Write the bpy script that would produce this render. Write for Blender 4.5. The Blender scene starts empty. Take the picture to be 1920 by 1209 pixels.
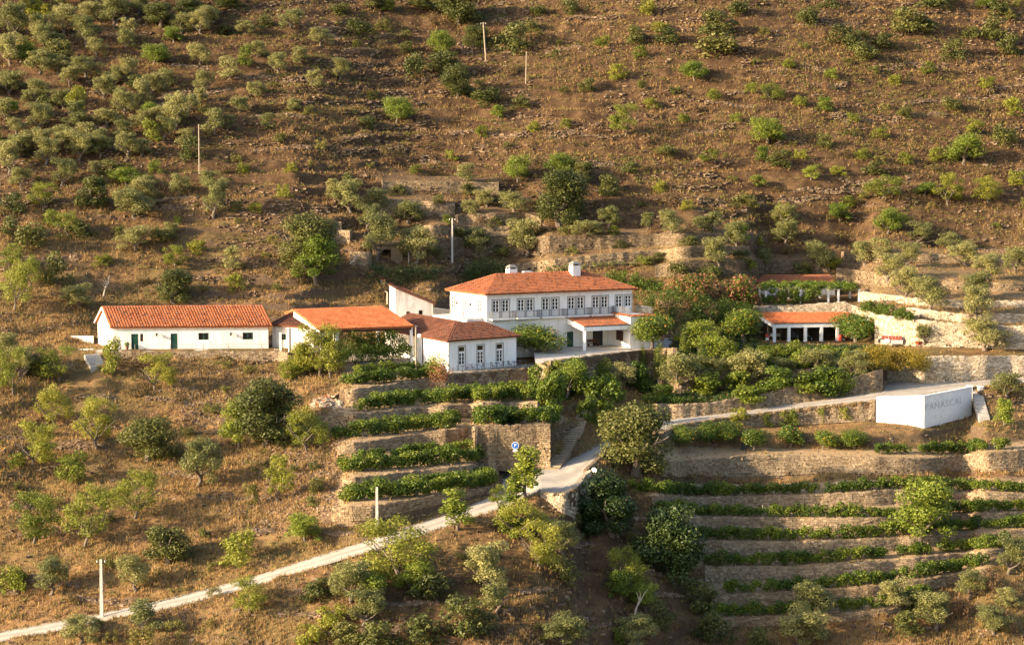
import bpy, math
import numpy as np
from mathutils import Matrix, Vector

# ------------------------------------------------------------------ camera, sky, sun, exposure
S = bpy.context.scene
COL = S.collection
F = 4200.0                      # focal length in photo pixels (photo 1920 wide)
PITCH = math.radians(5.4)
ZC = 80.0                       # camera height over the valley floor
CP, SP = math.cos(PITCH), math.sin(PITCH)

cam_d = bpy.data.cameras.new("camera")
cam = bpy.data.objects.new("camera", cam_d)
COL.objects.link(cam)
cam.location = (0, 0, ZC)
cam.rotation_euler = (math.radians(90) - PITCH, 0, 0)
cam_d.sensor_width = 36.0
cam_d.lens = 36.0 * F / 1920.0
cam_d.clip_start = 1.0
cam_d.clip_end = 6000.0
S.camera = cam

SUN_EL, SUN_AZ = math.radians(18.0), math.radians(72.0)   # azimuth measured from -Y (the camera side) towards -X
sun_dir = Vector((-math.sin(SUN_AZ) * math.cos(SUN_EL), -math.cos(SUN_AZ) * math.cos(SUN_EL), math.sin(SUN_EL)))
W = bpy.data.worlds.new("World")
S.world = W
W.use_nodes = True
nt = W.node_tree
nt.nodes.clear()
sky = nt.nodes.new("ShaderNodeTexSky")
sky.sky_type = 'NISHITA'
sky.sun_disc = False
sky.sun_elevation = SUN_EL
sky.sun_rotation = math.atan2(sun_dir.x, sun_dir.y)
sky.air_density = 1.0
sky.dust_density = 3.0
bg = nt.nodes.new("ShaderNodeBackground")
bg.inputs["Strength"].default_value = 0.138
wo = nt.nodes.new("ShaderNodeOutputWorld")
nt.links.new(sky.outputs[0], bg.inputs[0])
nt.links.new(bg.outputs[0], wo.inputs[0])

sd = bpy.data.lights.new("sun", 'SUN')
sd.energy = 4.8
sd.angle = math.radians(0.55)
sd.color = (1.0, 0.79, 0.52)
sun = bpy.data.objects.new("sun", sd)
COL.objects.link(sun)
sun.rotation_euler = sun_dir.to_track_quat('Z', 'Y').to_euler()
sun.location = (-200, 200, 200)

S.view_settings.view_transform = 'Standard'
S.view_settings.look = 'None'
S.view_settings.gamma = 1.0
S.view_settings.use_curve_mapping = False
S.view_settings.exposure = 1.58
S.cycles.max_bounces = 6
S.cycles.diffuse_bounces = 3
S.cycles.transparent_max_bounces = 8
S.cycles.use_denoising = True

# ------------------------------------------------------------------ helpers
RNG = np.random.RandomState(7)
A_ = np.array

def tan_el(py):
    v = -(np.asarray(py, float) - 604.5) / F
    return (-SP + v * CP) / (CP + v * SP)

def ray(px, py, Y):
    """world point at depth Y on the line of sight through a photo pixel"""
    px, py, Y = np.broadcast_arrays(np.asarray(px, float), np.asarray(py, float), np.asarray(Y, float))
    v = -(py - 604.5) / F
    k = Y / (CP + v * SP)
    return np.stack([(px - 960.0) / F * k, Y, ZC + k * (-SP + v * CP)], -1)

def to_px(P):
    P = np.asarray(P, float)
    y, z = P[..., 1], P[..., 2] - ZC
    d = y * CP - z * SP
    u = y * SP + z * CP
    return 960 + F * P[..., 0] / d, 604.5 - F * u / d

def lerp(poly, x):
    p = A_(poly, float)
    return np.interp(x, p[:, 0], p[:, 1])

def sm(x):
    x = np.clip(x, 0, 1)
    return x * x * (3 - 2 * x)

_lat = {}
def vnoise(x, y, seed=0):
    if seed not in _lat:
        _lat[seed] = np.random.RandomState(1000 + seed).rand(256, 256)
    L = _lat[seed]
    xi, yi = np.floor(x).astype(int), np.floor(y).astype(int)
    fx, fy = sm(x - xi), sm(y - yi)
    g = lambda a, b: L[a & 255, b & 255]
    return ((g(xi, yi) * (1 - fx) + g(xi + 1, yi) * fx) * (1 - fy) + (g(xi, yi + 1) * (1 - fx) + g(xi + 1, yi + 1) * fx) * fy) * 2 - 1

def fbm(x, y, seed=0, oct=4):
    r, a, f = 0, 1.0, 1.0
    for o in range(oct):
        r = r + a * vnoise(x * f + 13.7 * o, y * f + 7.3 * o, seed + o)
        a *= 0.5; f *= 2.0
    return r / 1.9

def mk_mesh(name, V, Q=None, T=None, mats=(), tint=None, fm=None, smooth=False, N=None):
    V = np.ascontiguousarray(V, dtype=np.float32).reshape(-1, 3)
    Q = np.zeros((0, 4), int) if Q is None or len(Q) == 0 else np.asarray(Q, int).reshape(-1, 4)
    T = np.zeros((0, 3), int) if T is None or len(T) == 0 else np.asarray(T, int).reshape(-1, 3)
    if N:                                     # a few n-gons: plain route
        me = bpy.data.meshes.new(name)
        me.from_pydata(V.tolist(), [], Q.tolist() + T.tolist() + [list(n) for n in N])
    else:
        me = bpy.data.meshes.new(name)
        me.vertices.add(len(V)); me.vertices.foreach_set("co", V.ravel())
        nl = len(Q) * 4 + len(T) * 3
        me.loops.add(nl)
        me.loops.foreach_set("vertex_index", np.concatenate([Q.ravel(), T.ravel()]).astype(np.int32))
        me.polygons.add(len(Q) + len(T))
        ls = np.concatenate([np.arange(len(Q)) * 4, len(Q) * 4 + np.arange(len(T)) * 3]).astype(np.int32)
        me.polygons.foreach_set("loop_start", ls)
        me.update(calc_edges=True)
    for m in mats:
        me.materials.append(m)
    if fm is not None:
        me.polygons.foreach_set("material_index", np.asarray(fm, dtype=np.int32))
    me.polygons.foreach_set("use_smooth", np.full(len(me.polygons), bool(smooth)))
    if tint is not None:
        tint = np.asarray(tint, np.float32)
        if tint.ndim == 1:
            tint = np.stack([tint, tint, tint], -1)
        a = me.attributes.new("tint", 'FLOAT_COLOR', 'POINT')
        a.data.foreach_set("color", np.concatenate([tint, np.ones((len(tint), 1), np.float32)], 1).astype(np.float32).ravel())
    me.validate()
    return me

def link(name, me, parent=None, loc=None):
    o = bpy.data.objects.new(name, me)
    COL.objects.link(o)
    if parent is not None:
        o.parent = parent
    if loc is not None:
        o.location = loc
    return o

def tag(o, label=None, cat=None, group=None, kind=None):
    if label: o["label"] = label
    if cat: o["category"] = cat
    if group: o["group"] = group
    if kind: o["kind"] = kind
    return o

def thing(name, label, cat, loc=(0, 0, 0), rz=0.0, group=None):
    o = bpy.data.objects.new(name, None)
    o.empty_display_size = 0.5
    COL.objects.link(o)
    o.location = Vector([float(c) for c in loc]); o.rotation_euler = (0, 0, rz)
    return tag(o, label, cat, group, "thing")

class MB:
    """collects boxes, prisms, bars and strips for one mesh"""
    def __init__(s):
        s.v, s.q, s.t, s.tn, s.n = [], [], [], [], 0
    def add(s, V, Q=None, T=None, tint=1.0):
        V = np.asarray(V, float).reshape(-1, 3)
        if Q is not None and len(Q): s.q.append(np.asarray(Q, int) + s.n)
        if T is not None and len(T): s.t.append(np.asarray(T, int) + s.n)
        s.v.append(V)
        tn = np.asarray(tint, float)
        s.tn.append(np.full((len(V), 3), tn) if tn.ndim == 0 else (np.tile(tn, (len(V), 1)) if tn.ndim == 1 and len(tn) == 3 else tn))
        s.n += len(V)
        return s
    def hexa(s, P, tint=1.0):
        """8 points: bottom 4 (ccw from above) then top 4"""
        return s.add(P, [[3, 2, 1, 0], [4, 5, 6, 7], [0, 1, 5, 4], [1, 2, 6, 5], [2, 3, 7, 6], [3, 0, 4, 7]], tint=tint)
    def box(s, x0, x1, y0, y1, z0, z1, tint=1.0):
        return s.hexa([(x0, y0, z0), (x1, y0, z0), (x1, y1, z0), (x0, y1, z0), (x0, y0, z1), (x1, y0, z1), (x1, y1, z1), (x0, y1, z1)], tint)
    def prism(s, poly, z0, z1, tint=1.0):
        """vertical quad prism; z0,z1 scalars or 4-lists"""
        p = A_(poly, float)[:, :2]
        z0 = np.broadcast_to(z0, 4); z1 = np.broadcast_to(z1, 4)
        return s.hexa(np.concatenate([np.c_[p, z0], np.c_[p, z1]]), tint)
    def bar(s, a, b, r, n=6, r2=None, tint=1.0, cap=True):
        a, b = A_(a, float), A_(b, float)
        d = b - a; L = np.linalg.norm(d)
        if L < 1e-6: return s
        d = d / L
        u = np.cross(d, (0, 0, 1) if abs(d[2]) < 0.9 else (1, 0, 0)); u /= np.linalg.norm(u)
        w = np.cross(d, u)
        t = np.arange(n) * 2 * math.pi / n
        ring = np.outer(np.cos(t), u) + np.outer(np.sin(t), w)
        r2 = r if r2 is None else r2
        V = np.concatenate([a + ring * r, b + ring * r2, [a], [b]])
        i = np.arange(n); j = (i + 1) % n
        T = []
        if cap:
            T = np.concatenate([np.c_[j, i, np.full(n, 2 * n)], np.c_[i + n, j + n, np.full(n, 2 * n + 1)]])
        return s.add(V, np.c_[i, j, j + n, i + n], T, tint=tint)
    def tube(s, pts, rad, n=6, tint=1.0):
        for k in range(len(pts) - 1):
            s.bar(pts[k], pts[k + 1], rad[k], n, rad[k + 1], tint)
        return s
    def mesh(s, name, mats, smooth=False):
        V = np.concatenate(s.v)
        return mk_mesh(name, V, np.concatenate(s.q) if s.q else None, np.concatenate(s.t) if s.t else None, mats, np.concatenate(s.tn), smooth=smooth)
    def put(s, name, mat, parent=None, loc=None, smooth=False):
        return link(name, s.mesh(name, [mat] if not isinstance(mat, (list, tuple)) else mat, smooth), parent, loc)

# ------------------------------------------------------------------ materials
def new_mat(name):
    m = bpy.data.materials.new(name)
    m.use_nodes = True
    t = m.node_tree
    t.nodes.clear()
    out = t.nodes.new("ShaderNodeOutputMaterial")
    bs = t.nodes.new("ShaderNodeBsdfPrincipled")
    t.links.new(bs.outputs[0], out.inputs[0])
    return m, t, bs, out

def nd(t, kind, **kw):
    n = t.nodes.new(kind)
    for k, v in kw.items():
        if k.startswith("i_"):
            key = k[2:]
            n.inputs[int(key) if key.isdigit() else key].default_value = v
        else:
            setattr(n, k, v)
    return n

def ramp(t, fac, stops):
    r = t.nodes.new("ShaderNodeValToRGB")
    e = r.color_ramp.elements
    while len(e) < len(stops):
        e.new(0.5)
    for k, (p, c) in enumerate(stops):
        e[k].position = p
        e[k].color = (c, c, c, 1) if np.isscalar(c) else (*c, 1)
    t.links.new(fac, r.inputs[0])
    return r.outputs[0]

def noise(t, scale, detail=4.0, rough=0.6, vec=None, dist=0.0):
    n = nd(t, "ShaderNodeTexNoise")
    n.inputs["Scale"].default_value = scale
    n.inputs["Detail"].default_value = detail
    n.inputs["Roughness"].default_value = rough
    n.inputs["Distortion"].default_value = dist
    if vec is not None:
        t.links.new(vec, n.inputs["Vector"])
    return n.outputs["Fac"]

def mixc(t, fac, a, b, mode='MIX'):
    m = t.nodes.new("ShaderNodeMix")
    m.data_type = 'RGBA'; m.blend_type = mode
    for sock, val in ((m.inputs[0], fac), (m.inputs[6], a), (m.inputs[7], b)):
        if hasattr(val, "is_linked"):
            t.links.new(val, sock)
        elif np.isscalar(val):
            sock.default_value = val
        else:
            sock.default_value = (*val, 1)
    return m.outputs[2]

def geo_pos(t, sc=(1, 1, 1)):
    g = t.nodes.new("ShaderNodeNewGeometry")
    m = t.nodes.new("ShaderNodeMapping")
    m.inputs["Scale"].default_value = sc
    t.links.new(g.outputs["Position"], m.inputs["Vector"])
    return m.outputs[0], g

def bump(t, bs, h, strength=0.5, dist=0.1):
    b = t.nodes.new("ShaderNodeBump")
    b.inputs["Strength"].default_value = strength
    b.inputs["Distance"].default_value = dist
    t.links.new(h, b.inputs["Height"])
    t.links.new(b.outputs[0], bs.inputs["Normal"])

def attr(t, name="tint"):
    a = t.nodes.new("ShaderNodeAttribute")
    a.attribute_name = name
    return a.outputs["Color"]

def mat_plain(name, col, rough=0.7, var=0.12, scale=3.0, tint=True, spec=0.3, metal=0.0, bmp=0.15, streak=0.0):
    m, t, bs, o = new_mat(name)
    pos, g = geo_pos(t)
    n = noise(t, scale, 5, 0.65, pos)
    c = mixc(t, n, A_(col) * (1 - var), np.minimum(A_(col) * (1 + var), 0.95))
    if streak:                                # rain streaks and grey patches of old limewash
        p2, g2 = geo_pos(t, (1.6, 1.6, 0.22))
        c = mixc(t, streak, c, ramp(t, noise(t, 1.0, 5, 0.7, p2), [(0.48, (1, 1, 1)), (0.66, (0.70, 0.67, 0.62)), (0.8, (0.52, 0.48, 0.43))]), 'MULTIPLY')
    if tint:
        c = mixc(t, 1.0, c, attr(t), 'MULTIPLY')
    t.links.new(c, bs.inputs["Base Color"])
    bs.inputs["Roughness"].default_value = rough
    bs.inputs["Specular IOR Level"].default_value = spec
    bs.inputs["Metallic"].default_value = metal
    if bmp:
        bump(t, bs, n, 0.4, bmp)
    return m

def mat_leaf(name, a, b, transl=0.25, rough=0.55, hue=0.02, spread=0.30):
    """foliage: leaf-to-leaf variation from the tint attribute, tree-to-tree variation from the object"""
    m, t, bs, o = new_mat(name)
    at = attr(t)
    sep = t.nodes.new("ShaderNodeSeparateColor"); t.links.new(at, sep.inputs[0])
    c = mixc(t, sep.outputs[0], a, b)
    oi = t.nodes.new("ShaderNodeObjectInfo")
    hs = t.nodes.new("ShaderNodeHueSaturation")
    mr = nd(t, "ShaderNodeMapRange"); t.links.new(oi.outputs["Random"], mr.inputs[0])
    mr.inputs[3].default_value = 0.5 - hue; mr.inputs[4].default_value = 0.5 + hue
    mv = nd(t, "ShaderNodeMapRange"); t.links.new(oi.outputs["Random"], mv.inputs[0])
    mv.inputs[3].default_value = 1.0 + spread; mv.inputs[4].default_value = 1.0 - spread
    t.links.new(mr.outputs[0], hs.inputs["Hue"]); t.links.new(mv.outputs[0], hs.inputs["Value"])
    t.links.new(c, hs.inputs["Color"])
    t.links.new(hs.outputs[0], bs.inputs["Base Color"])
    bs.inputs["Roughness"].default_value = rough
    bs.inputs["Specular IOR Level"].default_value = 0.25
    tr = t.nodes.new("ShaderNodeBsdfTranslucent")
    t.links.new(hs.outputs[0], tr.inputs[0])
    mx = t.nodes.new("ShaderNodeMixShader"); mx.inputs[0].default_value = transl
    t.links.new(bs.outputs[0], mx.inputs[1]); t.links.new(tr.outputs[0], mx.inputs[2])
    t.links.new(mx.outputs[0], o.inputs[0])
    return m

def mat_stone(name, cols, scale=1.0, rough=0.9):
    """schist masonry: colour per stone from the tint attribute, grain from noise"""
    m, t, bs, o = new_mat(name)
    pos, g = geo_pos(t)
    sep = t.nodes.new("ShaderNodeSeparateColor"); t.links.new(attr(t), sep.inputs[0])
    c = ramp(t, sep.outputs[0], [(i / (len(cols) - 1), k) for i, k in enumerate(cols)])
    n = noise(t, 5.0 * scale, 5, 0.7, pos)
    n2 = noise(t, 0.35, 3, 0.6, pos)
    c = mixc(t, 0.55, c, ramp(t, n, [(0.3, 0.55), (0.7, 1.25)]), 'MULTIPLY')
    c = mixc(t, 0.5, c, ramp(t, n2, [(0.35, 0.7), (0.65, 1.2)]), 'MULTIPLY')
    t.links.new(c, bs.inputs["Base Color"])
    bs.inputs["Roughness"].default_value = rough
    bs.inputs["Specular IOR Level"].default_value = 0.138
    bump(t, bs, n, 0.6, 0.08)
    return m

M = {}
M["white"] = mat_plain("white_limewash", (0.80, 0.78, 0.75), 0.85, 0.05, 0.9, streak=0.45)
M["oldwhite"] = mat_plain("aged_limewash", (0.66, 0.62, 0.57), 0.9, 0.22, 0.8, streak=0.8)
M["cream"] = mat_plain("cream_plaster", (0.78, 0.745, 0.685), 0.85, 0.07, 0.8, streak=0.45)
M["trim"] = mat_plain("grey_granite_trim", (0.36, 0.34, 0.32), 0.8, 0.15, 4)
M["paint"] = mat_plain("white_gloss_paint", (0.80, 0.78, 0.74), 0.4, 0.03, 4, bmp=0)
M["green"] = mat_plain("dark_green_paint", (0.012, 0.06, 0.04), 0.45, 0.15, 3, bmp=0)
M["brown"] = mat_plain("brown_wood", (0.09, 0.04, 0.025), 0.6, 0.3, 6)
M["grey_rail"] = mat_plain("grey_iron", (0.16, 0.16, 0.17), 0.5, 0.1, 4, metal=0.3, bmp=0)
M["dark"] = mat_plain("dark_metal", (0.03, 0.03, 0.035), 0.5, 0.3, 5, bmp=0)
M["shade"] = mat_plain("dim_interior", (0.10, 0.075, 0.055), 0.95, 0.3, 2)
M["concrete"] = mat_plain("pole_concrete", (0.52, 0.47, 0.40), 0.9, 0.12, 3)
M["wood_pole"] = mat_plain("weathered_pole_wood", (0.30, 0.24, 0.17), 0.85, 0.2, 5)
M["bark"] = mat_plain("grey_bark", (0.14, 0.11, 0.085), 0.95, 0.35, 6)
M["pale_bark"] = mat_plain("bleached_dead_wood", (0.42, 0.36, 0.29), 0.9, 0.2, 6)
M["red"] = mat_plain("red_paint", (0.55, 0.05, 0.03), 0.45, 0.1, 4, bmp=0)
M["blue"] = mat_plain("blue_sign_paint", (0.02, 0.13, 0.45), 0.45, 0.05, 4, bmp=0)
M["rust"] = mat_plain("rusty_red_sheet", (0.20, 0.05, 0.035), 0.8, 0.35, 3)
M["letter"] = mat_plain("faded_grey_lettering", (0.53, 0.51, 0.50), 0.9, 0.30, 2.5, tint=False, bmp=0)
M["letter_faint"] = mat_plain("almost_gone_lettering", (0.725, 0.70, 0.67), 0.9, 0.05, 2.5, tint=False, bmp=0)
M["paving"] = mat_plain("pale_gravel_paving", (0.46, 0.41, 0.35), 0.95, 0.14, 1.2)
M["tyre"] = mat_plain("black_rubber", (0.02, 0.02, 0.02), 0.8, 0.1, 5, bmp=0)

def _glass():
    m, t, bs, o = new_mat("dark_window_glass")
    bs.inputs["Base Color"].default_value = (0.012, 0.013, 0.015, 1)
    bs.inputs["Roughness"].default_value = 0.12
    bs.inputs["Specular IOR Level"].default_value = 0.5
    return m
M["glass"] = _glass()

def _tiles(name, cols):
    m, t, bs, o = new_mat(name)
    pos, g = geo_pos(t)
    sep = t.nodes.new("ShaderNodeSeparateColor"); t.links.new(attr(t), sep.inputs[0])
    c = ramp(t, sep.outputs[0], [(i / (len(cols) - 1), k) for i, k in enumerate(cols)])
    n = noise(t, 0.7, 5, 0.65, pos)
    c = mixc(t, 0.45, c, ramp(t, n, [(0.35, 0.62), (0.62, 1.15)]), 'MULTIPLY')
    n2 = noise(t, 9, 3, 0.6, pos)
    c = mixc(t, 0.35, c, ramp(t, n2, [(0.3, 0.6), (0.7, 1.2)]), 'MULTIPLY')
    t.links.new(c, bs.inputs["Base Color"])
    bs.inputs["Roughness"].default_value = 0.85
    bs.inputs["Specular IOR Level"].default_value = 0.2
    return m
M["tile"] = _tiles("terracotta_tile", [(0.17, 0.065, 0.034), (0.31, 0.105, 0.046), (0.40, 0.140, 0.060), (0.27, 0.13, 0.085)])
M["tile_new"] = _tiles("fresh_terracotta_tile", [(0.38, 0.11, 0.042), (0.46, 0.145, 0.056), (0.50, 0.175, 0.07)])
M["tile_old"] = _tiles("weathered_terracotta_tile", [(0.085, 0.040, 0.027), (0.155, 0.060, 0.034), (0.22, 0.085, 0.046), (0.155, 0.085, 0.06)])

M["wall_grey"] = mat_stone("schist_masonry", [(0.125, 0.088, 0.054), (0.215, 0.156, 0.097), (0.295, 0.22, 0.14), (0.37, 0.285, 0.19)])
M["wall_pale"] = mat_stone("limewashed_masonry", [(0.20, 0.15, 0.095), (0.35, 0.28, 0.195), (0.46, 0.38, 0.28), (0.54, 0.47, 0.37)])
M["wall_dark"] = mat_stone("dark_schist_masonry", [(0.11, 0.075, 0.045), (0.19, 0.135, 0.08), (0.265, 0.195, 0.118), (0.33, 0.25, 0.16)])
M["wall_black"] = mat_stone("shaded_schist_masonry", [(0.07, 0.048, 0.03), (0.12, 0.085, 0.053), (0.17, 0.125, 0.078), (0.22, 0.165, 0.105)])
M["rock"] = mat_stone("schist_rock", [(0.085, 0.058, 0.040), (0.15, 0.102, 0.066), (0.22, 0.152, 0.098), (0.31, 0.225, 0.15)])
# ------------------------------------------------------------------ the hillside, laid out as slopes seen along each line of sight
GX = np.arange(-300, 2224, 5.0)
GY = np.arange(1400, -190, -2.5)
NX, NY = len(GX), len(GY)
NAT = np.ones((NY, NX))            # roughness mask
SOIL = np.zeros((NY, NX)); GRN = np.zeros((NY, NX)); GRV = np.zeros((NY, NX))
PYc = GY[:, None]; PXr = GX[None, :]

K1 = [(-320, 1243), (0, 1194), (190, 1160), (330, 1129), (480, 1090), (600, 1052), (700, 1022), (800, 989), (880, 962), (950, 938), (1010, 903), (1060, 888), (1130, 850), (1240, 800), (1450, 770), (1640, 742), (1850, 720), (2240, 700)]
K1Y = [(-320, 229), (0, 228), (190, 228), (330, 229), (480, 230.5), (600, 232), (700, 234), (800, 239), (880, 243), (950, 246.5), (1010, 251), (1060, 255), (1130, 265), (1240, 277), (1450, 284), (1640, 288), (1850, 293), (2240, 302)]
K2 = [(-320, 700), (0, 690), (100, 668), (200, 661), (540, 661), (640, 684), (790, 695), (840, 703), (1000, 690), (1090, 671), (1200, 657), (1260, 655), (1420, 646), (1650, 646), (1740, 656), (1920, 660), (2240, 664)]
K2Z = [(-320, -33.5), (0, -33), (200, -31.9), (540, -31.9), (640, -32.9), (800, -33.6), (1000, -33.6), (1030, -32.5), (2240, -32.4)]
k1 = lerp(K1, GX); k1Y = lerp(K1Y, GX)
k2 = lerp(K2, GX); k2Y = lerp(K2Z, GX) / tan_el(k2)
Y0 = lerp([(-320, 219), (0, 218), (480, 213), (800, 208), (940, 207), (1060, 211), (1200, 222), (1300, 229), (1500, 231), (1920, 229), (2240, 228)], GX)
Y3 = lerp([(-320, 347), (200, 349), (560, 349), (700, 356), (860, 358), (1100, 357), (1500, 359), (1920, 362), (2240, 366)], GX)
Y4 = lerp([(-320, 418), (300, 418), (560, 422), (700, 429), (860, 434), (1050, 430), (1400, 424), (1920, 430), (2240, 432)], GX)

te = tan_el(GY)[:, None]
def lr_of(slope):
    """log depth ratio of one row step on ground of the given slope"""
    tS = np.tan(np.radians(slope))
    return np.log(np.clip((tS - te[:-1]) / np.maximum(tS - te[1:], 2e-3), 1.00002, 1.05))
STEP_HI, STEP_LO = GY[:-1][:, None], GY[1:][:, None]
LR = np.where(STEP_LO > k2[None, :], lr_of(27.0), lr_of(29.0)) * np.ones((1, NX))
WT = np.ones((NY - 1, NX))

def band(top, base, x0, x1, slope, w=0.0, nat=None, soil=None, grn=None, grv=None, ed=22):
    t = lerp(top, GX)[None, :] if not np.isscalar(top) else np.full((1, NX), float(top))
    b = lerp(base, GX)[None, :] if not np.isscalar(base) else np.full((1, NX), float(base))
    cy = np.clip((np.minimum(b, STEP_HI) - np.maximum(t, STEP_LO)) / 2.5, 0, 1)
    cx = sm((GX - x0) / (2 * ed) + 0.5) * sm((x1 - GX) / (2 * ed) + 0.5)
    al = cy * cx[None, :]
    LR[:] = LR * (1 - al) + lr_of(slope) * al
    WT[:] = WT * (1 - al) + w * al
    a2 = np.concatenate([al[:1], al])
    for arr, v in ((NAT, nat), (SOIL, soil), (GRN, grn), (GRV, grv)):
        if v is not None: arr[:] = arr * (1 - a2) + v * a2

def off(poly, d):
    return [(x, y + d) for x, y in poly]

# terraces: (wall top, wall base) from low to high; the tread above each wall runs to the next base
LT = [  # left-centre vineyard
    ([(600, 955), (700, 950), (930, 912)], [(600, 985), (700, 985), (800, 965), (930, 925)], 600, 925),
    ([(644, 900), (800, 882), (935, 868)], [(644, 918), (800, 901), (935, 893)], 640, 935),
    ([(635, 837), (748, 820), (885, 801), (893, 800)], [(635, 852), (748, 842), (893, 828)], 632, 893),
    ([(594, 782), (672, 777), (850, 760), (1010, 754)], [(594, 806), (672, 800), (850, 783), (1010, 776)], 594, 1010),
    ([(645, 735), (795, 712), (836, 709)], [(645, 757), (795, 737), (836, 731)], 643, 836),
]
for k, (tp, bs_, x0, x1) in enumerate(LT):
    nb = LT[k + 1][1] if k + 1 < len(LT) else [(640, 688), (790, 699), (836, 704)]
    band(nb, tp, max(x0, 618), min(x1, 1010), 6, 0.7, 0.15, 1)
    band(tp, bs_, x0, x1, 80, 0.0, 0.1)
band([(836, 729), (1010, 720)], [(836, 760), (1010, 754)], 836, 1010, 6, 0.7, 0.15, 1)
band([(838, 704), (1008, 690)], [(838, 729), (1008, 720)], 836, 1010, 82, 0.0, 0.0)
# parking wall
PKT = [(885, 801), (893, 800), (1057, 797)]; PKB = [(885, 868), (1000, 878), (1035, 880)]
band([(893, 776), (1060, 776)], off(PKT, 0), 893, 1060, 5, 0.6, 0.15, 1)
band(PKT, PKB, 893, 1030, 80, 0.0, 0.05, ed=6)
# right vineyard
RT = [
    ([(1337, 1161), (1495, 1157), (1662, 1144), (1700, 1138)], [(1337, 1175), (1495, 1171), (1662, 1158), (1700, 1152)], 1337, 1690),
    ([(1335, 1117), (1495, 1111), (1641, 1100), (1745, 1086), (1862, 1065)], [(1335, 1143), (1495, 1133), (1641, 1120), (1745, 1104), (1862, 1080)], 1335, 1855),
    ([(1322, 1063), (1474, 1065), (1641, 1057), (1745, 1044), (1862, 1032), (1920, 1024)], [(1322, 1090), (1474, 1086), (1641, 1077), (1745, 1063), (1862, 1046), (1920, 1036)], 1322, 1880),
    ([(1295, 1015), (1474, 1017), (1620, 1013), (1724, 1007), (1920, 994), (2230, 975)], [(1295, 1042), (1474, 1044), (1641, 1034), (1745, 1025), (1895, 1007), (2230, 988)], 1300, 2230),
    ([(1260, 969), (1474, 973), (1662, 972), (1787, 965), (1920, 961), (2230, 950)], [(1260, 992), (1474, 998), (1662, 995), (1787, 986), (1920, 978), (2230, 966)], 1275, 2230),
    ([(1215, 930), (1308, 934), (1558, 927), (1682, 919), (1920, 929), (2230, 922)], [(1215, 944), (1308, 949), (1474, 952), (1662, 946), (1920, 944), (2230, 936)], 1220, 2230),
    ([(1200, 868), (1245, 869), (1412, 855), (1578, 858), (1745, 861), (1828, 852), (1920, 844), (2230, 830)], [(1200, 890), (1245, 893), (1420, 893), (1560, 886), (1700, 890), (1780, 885), (1920, 884), (2230, 868)], 1240, 2230),
]
for k, (tp, bs_, x0, x1) in enumerate(RT):
    if k + 1 < len(RT):
        nb = RT[k + 1][1]
        if k == 5: nb = [(1200, 905), (1245, 908), (1440, 908), (1600, 900), (1920, 902), (2230, 890)]
    else:
        nb = [(1245, 845), (1440, 840), (1640, 842), (1760, 842), (1920, 828), (2230, 815)]
    band(nb, tp, x0 - 12, x1, 7, 0.7, 0.15, 1)
    band(tp, bs_, x0, x1, 78, 0.0, 0.15)
band([(1245, 822), (1381, 806), (1498, 812), (1640, 815), (1800, 800), (1920, 800)], [(1245, 845), (1440, 840), (1640, 842), (1760, 842), (1920, 828)], 1240, 1960, 42, 0.5, 0.6)
band([(1248, 820), (1303, 808), (1381, 801), (1498, 796), (1642, 789), (1820, 775), (1920, 770)], [(1245, 822), (1381, 806), (1498, 812), (1640, 815), (1800, 800), (1920, 800)], 1240, 1960, 12, 0.5, 0.4)
# road shelf
RFAR = [(-320, 1236), (0, 1187), (190, 1152), (330, 1121), (480, 1082), (600, 1043), (700, 1012), (800, 978), (880, 950), (935, 926), (945, 890), (1000, 880), (1040, 878), (1100, 848), (1150, 822), (1235, 790), (1368, 775), (1498, 757), (1560, 748), (1655, 735), (1665, 718), (1700, 717), (1750, 720), (1850, 713), (1950, 706), (2240, 690)]
RNEAR = [(-320, 1252), (0, 1203), (190, 1168), (330, 1138), (480, 1099), (600, 1062), (700, 1033), (800, 1001), (880, 975), (950, 950), (1012, 922), (1040, 926), (1062, 925), (1085, 912), (1098, 893), (1120, 872), (1150, 848), (1200, 824), (1243, 811), (1280, 796), (1368, 783), (1498, 767), (1642, 752), (1730, 742), (1820, 727), (1860, 723), (1950, 716), (2240, 700)]
band(off(RFAR, -3), off(RNEAR, 3), -320, 2240, 0, 0.0, 0.0)
band(RFAR, RNEAR, -320, 2240, 0, 0.0, 0.0, grv=1)
# road retaining walls below the road
RWB = [(1243, 821), (1303, 808), (1381, 801), (1498, 796), (1642, 789), (1820, 773), (1850, 760)]
band(RNEAR, RWB, 1243, 1830, 84, 0.0, 0.0)
# bend platform wall
BPT = [(1013, 922), (1040, 926), (1062, 925), (1085, 912), (1098, 893), (1120, 872)]
BPB = [(1013, 930), (1040, 948), (1058, 962), (1085, 978), (1098, 975), (1120, 950)]
band(BPT, BPB, 1013, 1112, 84, 0.0, 0.0, ed=5)
# upper road wall
U1T = [(1225, 760), (1330, 758), (1400, 745), (1480, 729), (1560, 716), (1600, 710), (1660, 692)]
U1B = off(RFAR, -1)
band(U1T, U1B, 1225, 1660, 78, 0.0, 0.1)
band([(1225, 742), (1300, 736), (1440, 722), (1560, 706), (1660, 688)], U1T, 1225, 1660, 14, 0.6, 0.2, grn=1)
G2T = [(1235, 716), (1310, 700), (1440, 697), (1560, 690), (1640, 684)]; G2B = [(1235, 742), (1300, 736), (1440, 722), (1560, 706), (1640, 694)]
band(G2T, G2B, 1235, 1640, 80, 0.0, 0.1)
# slope between garage yard / garden and second wall
band([(1270, 668), (1380, 682), (1420, 652), (1640, 652)], G2T, 1262, 1640, 22, 0.4, 0.2, grn=1)
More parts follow.
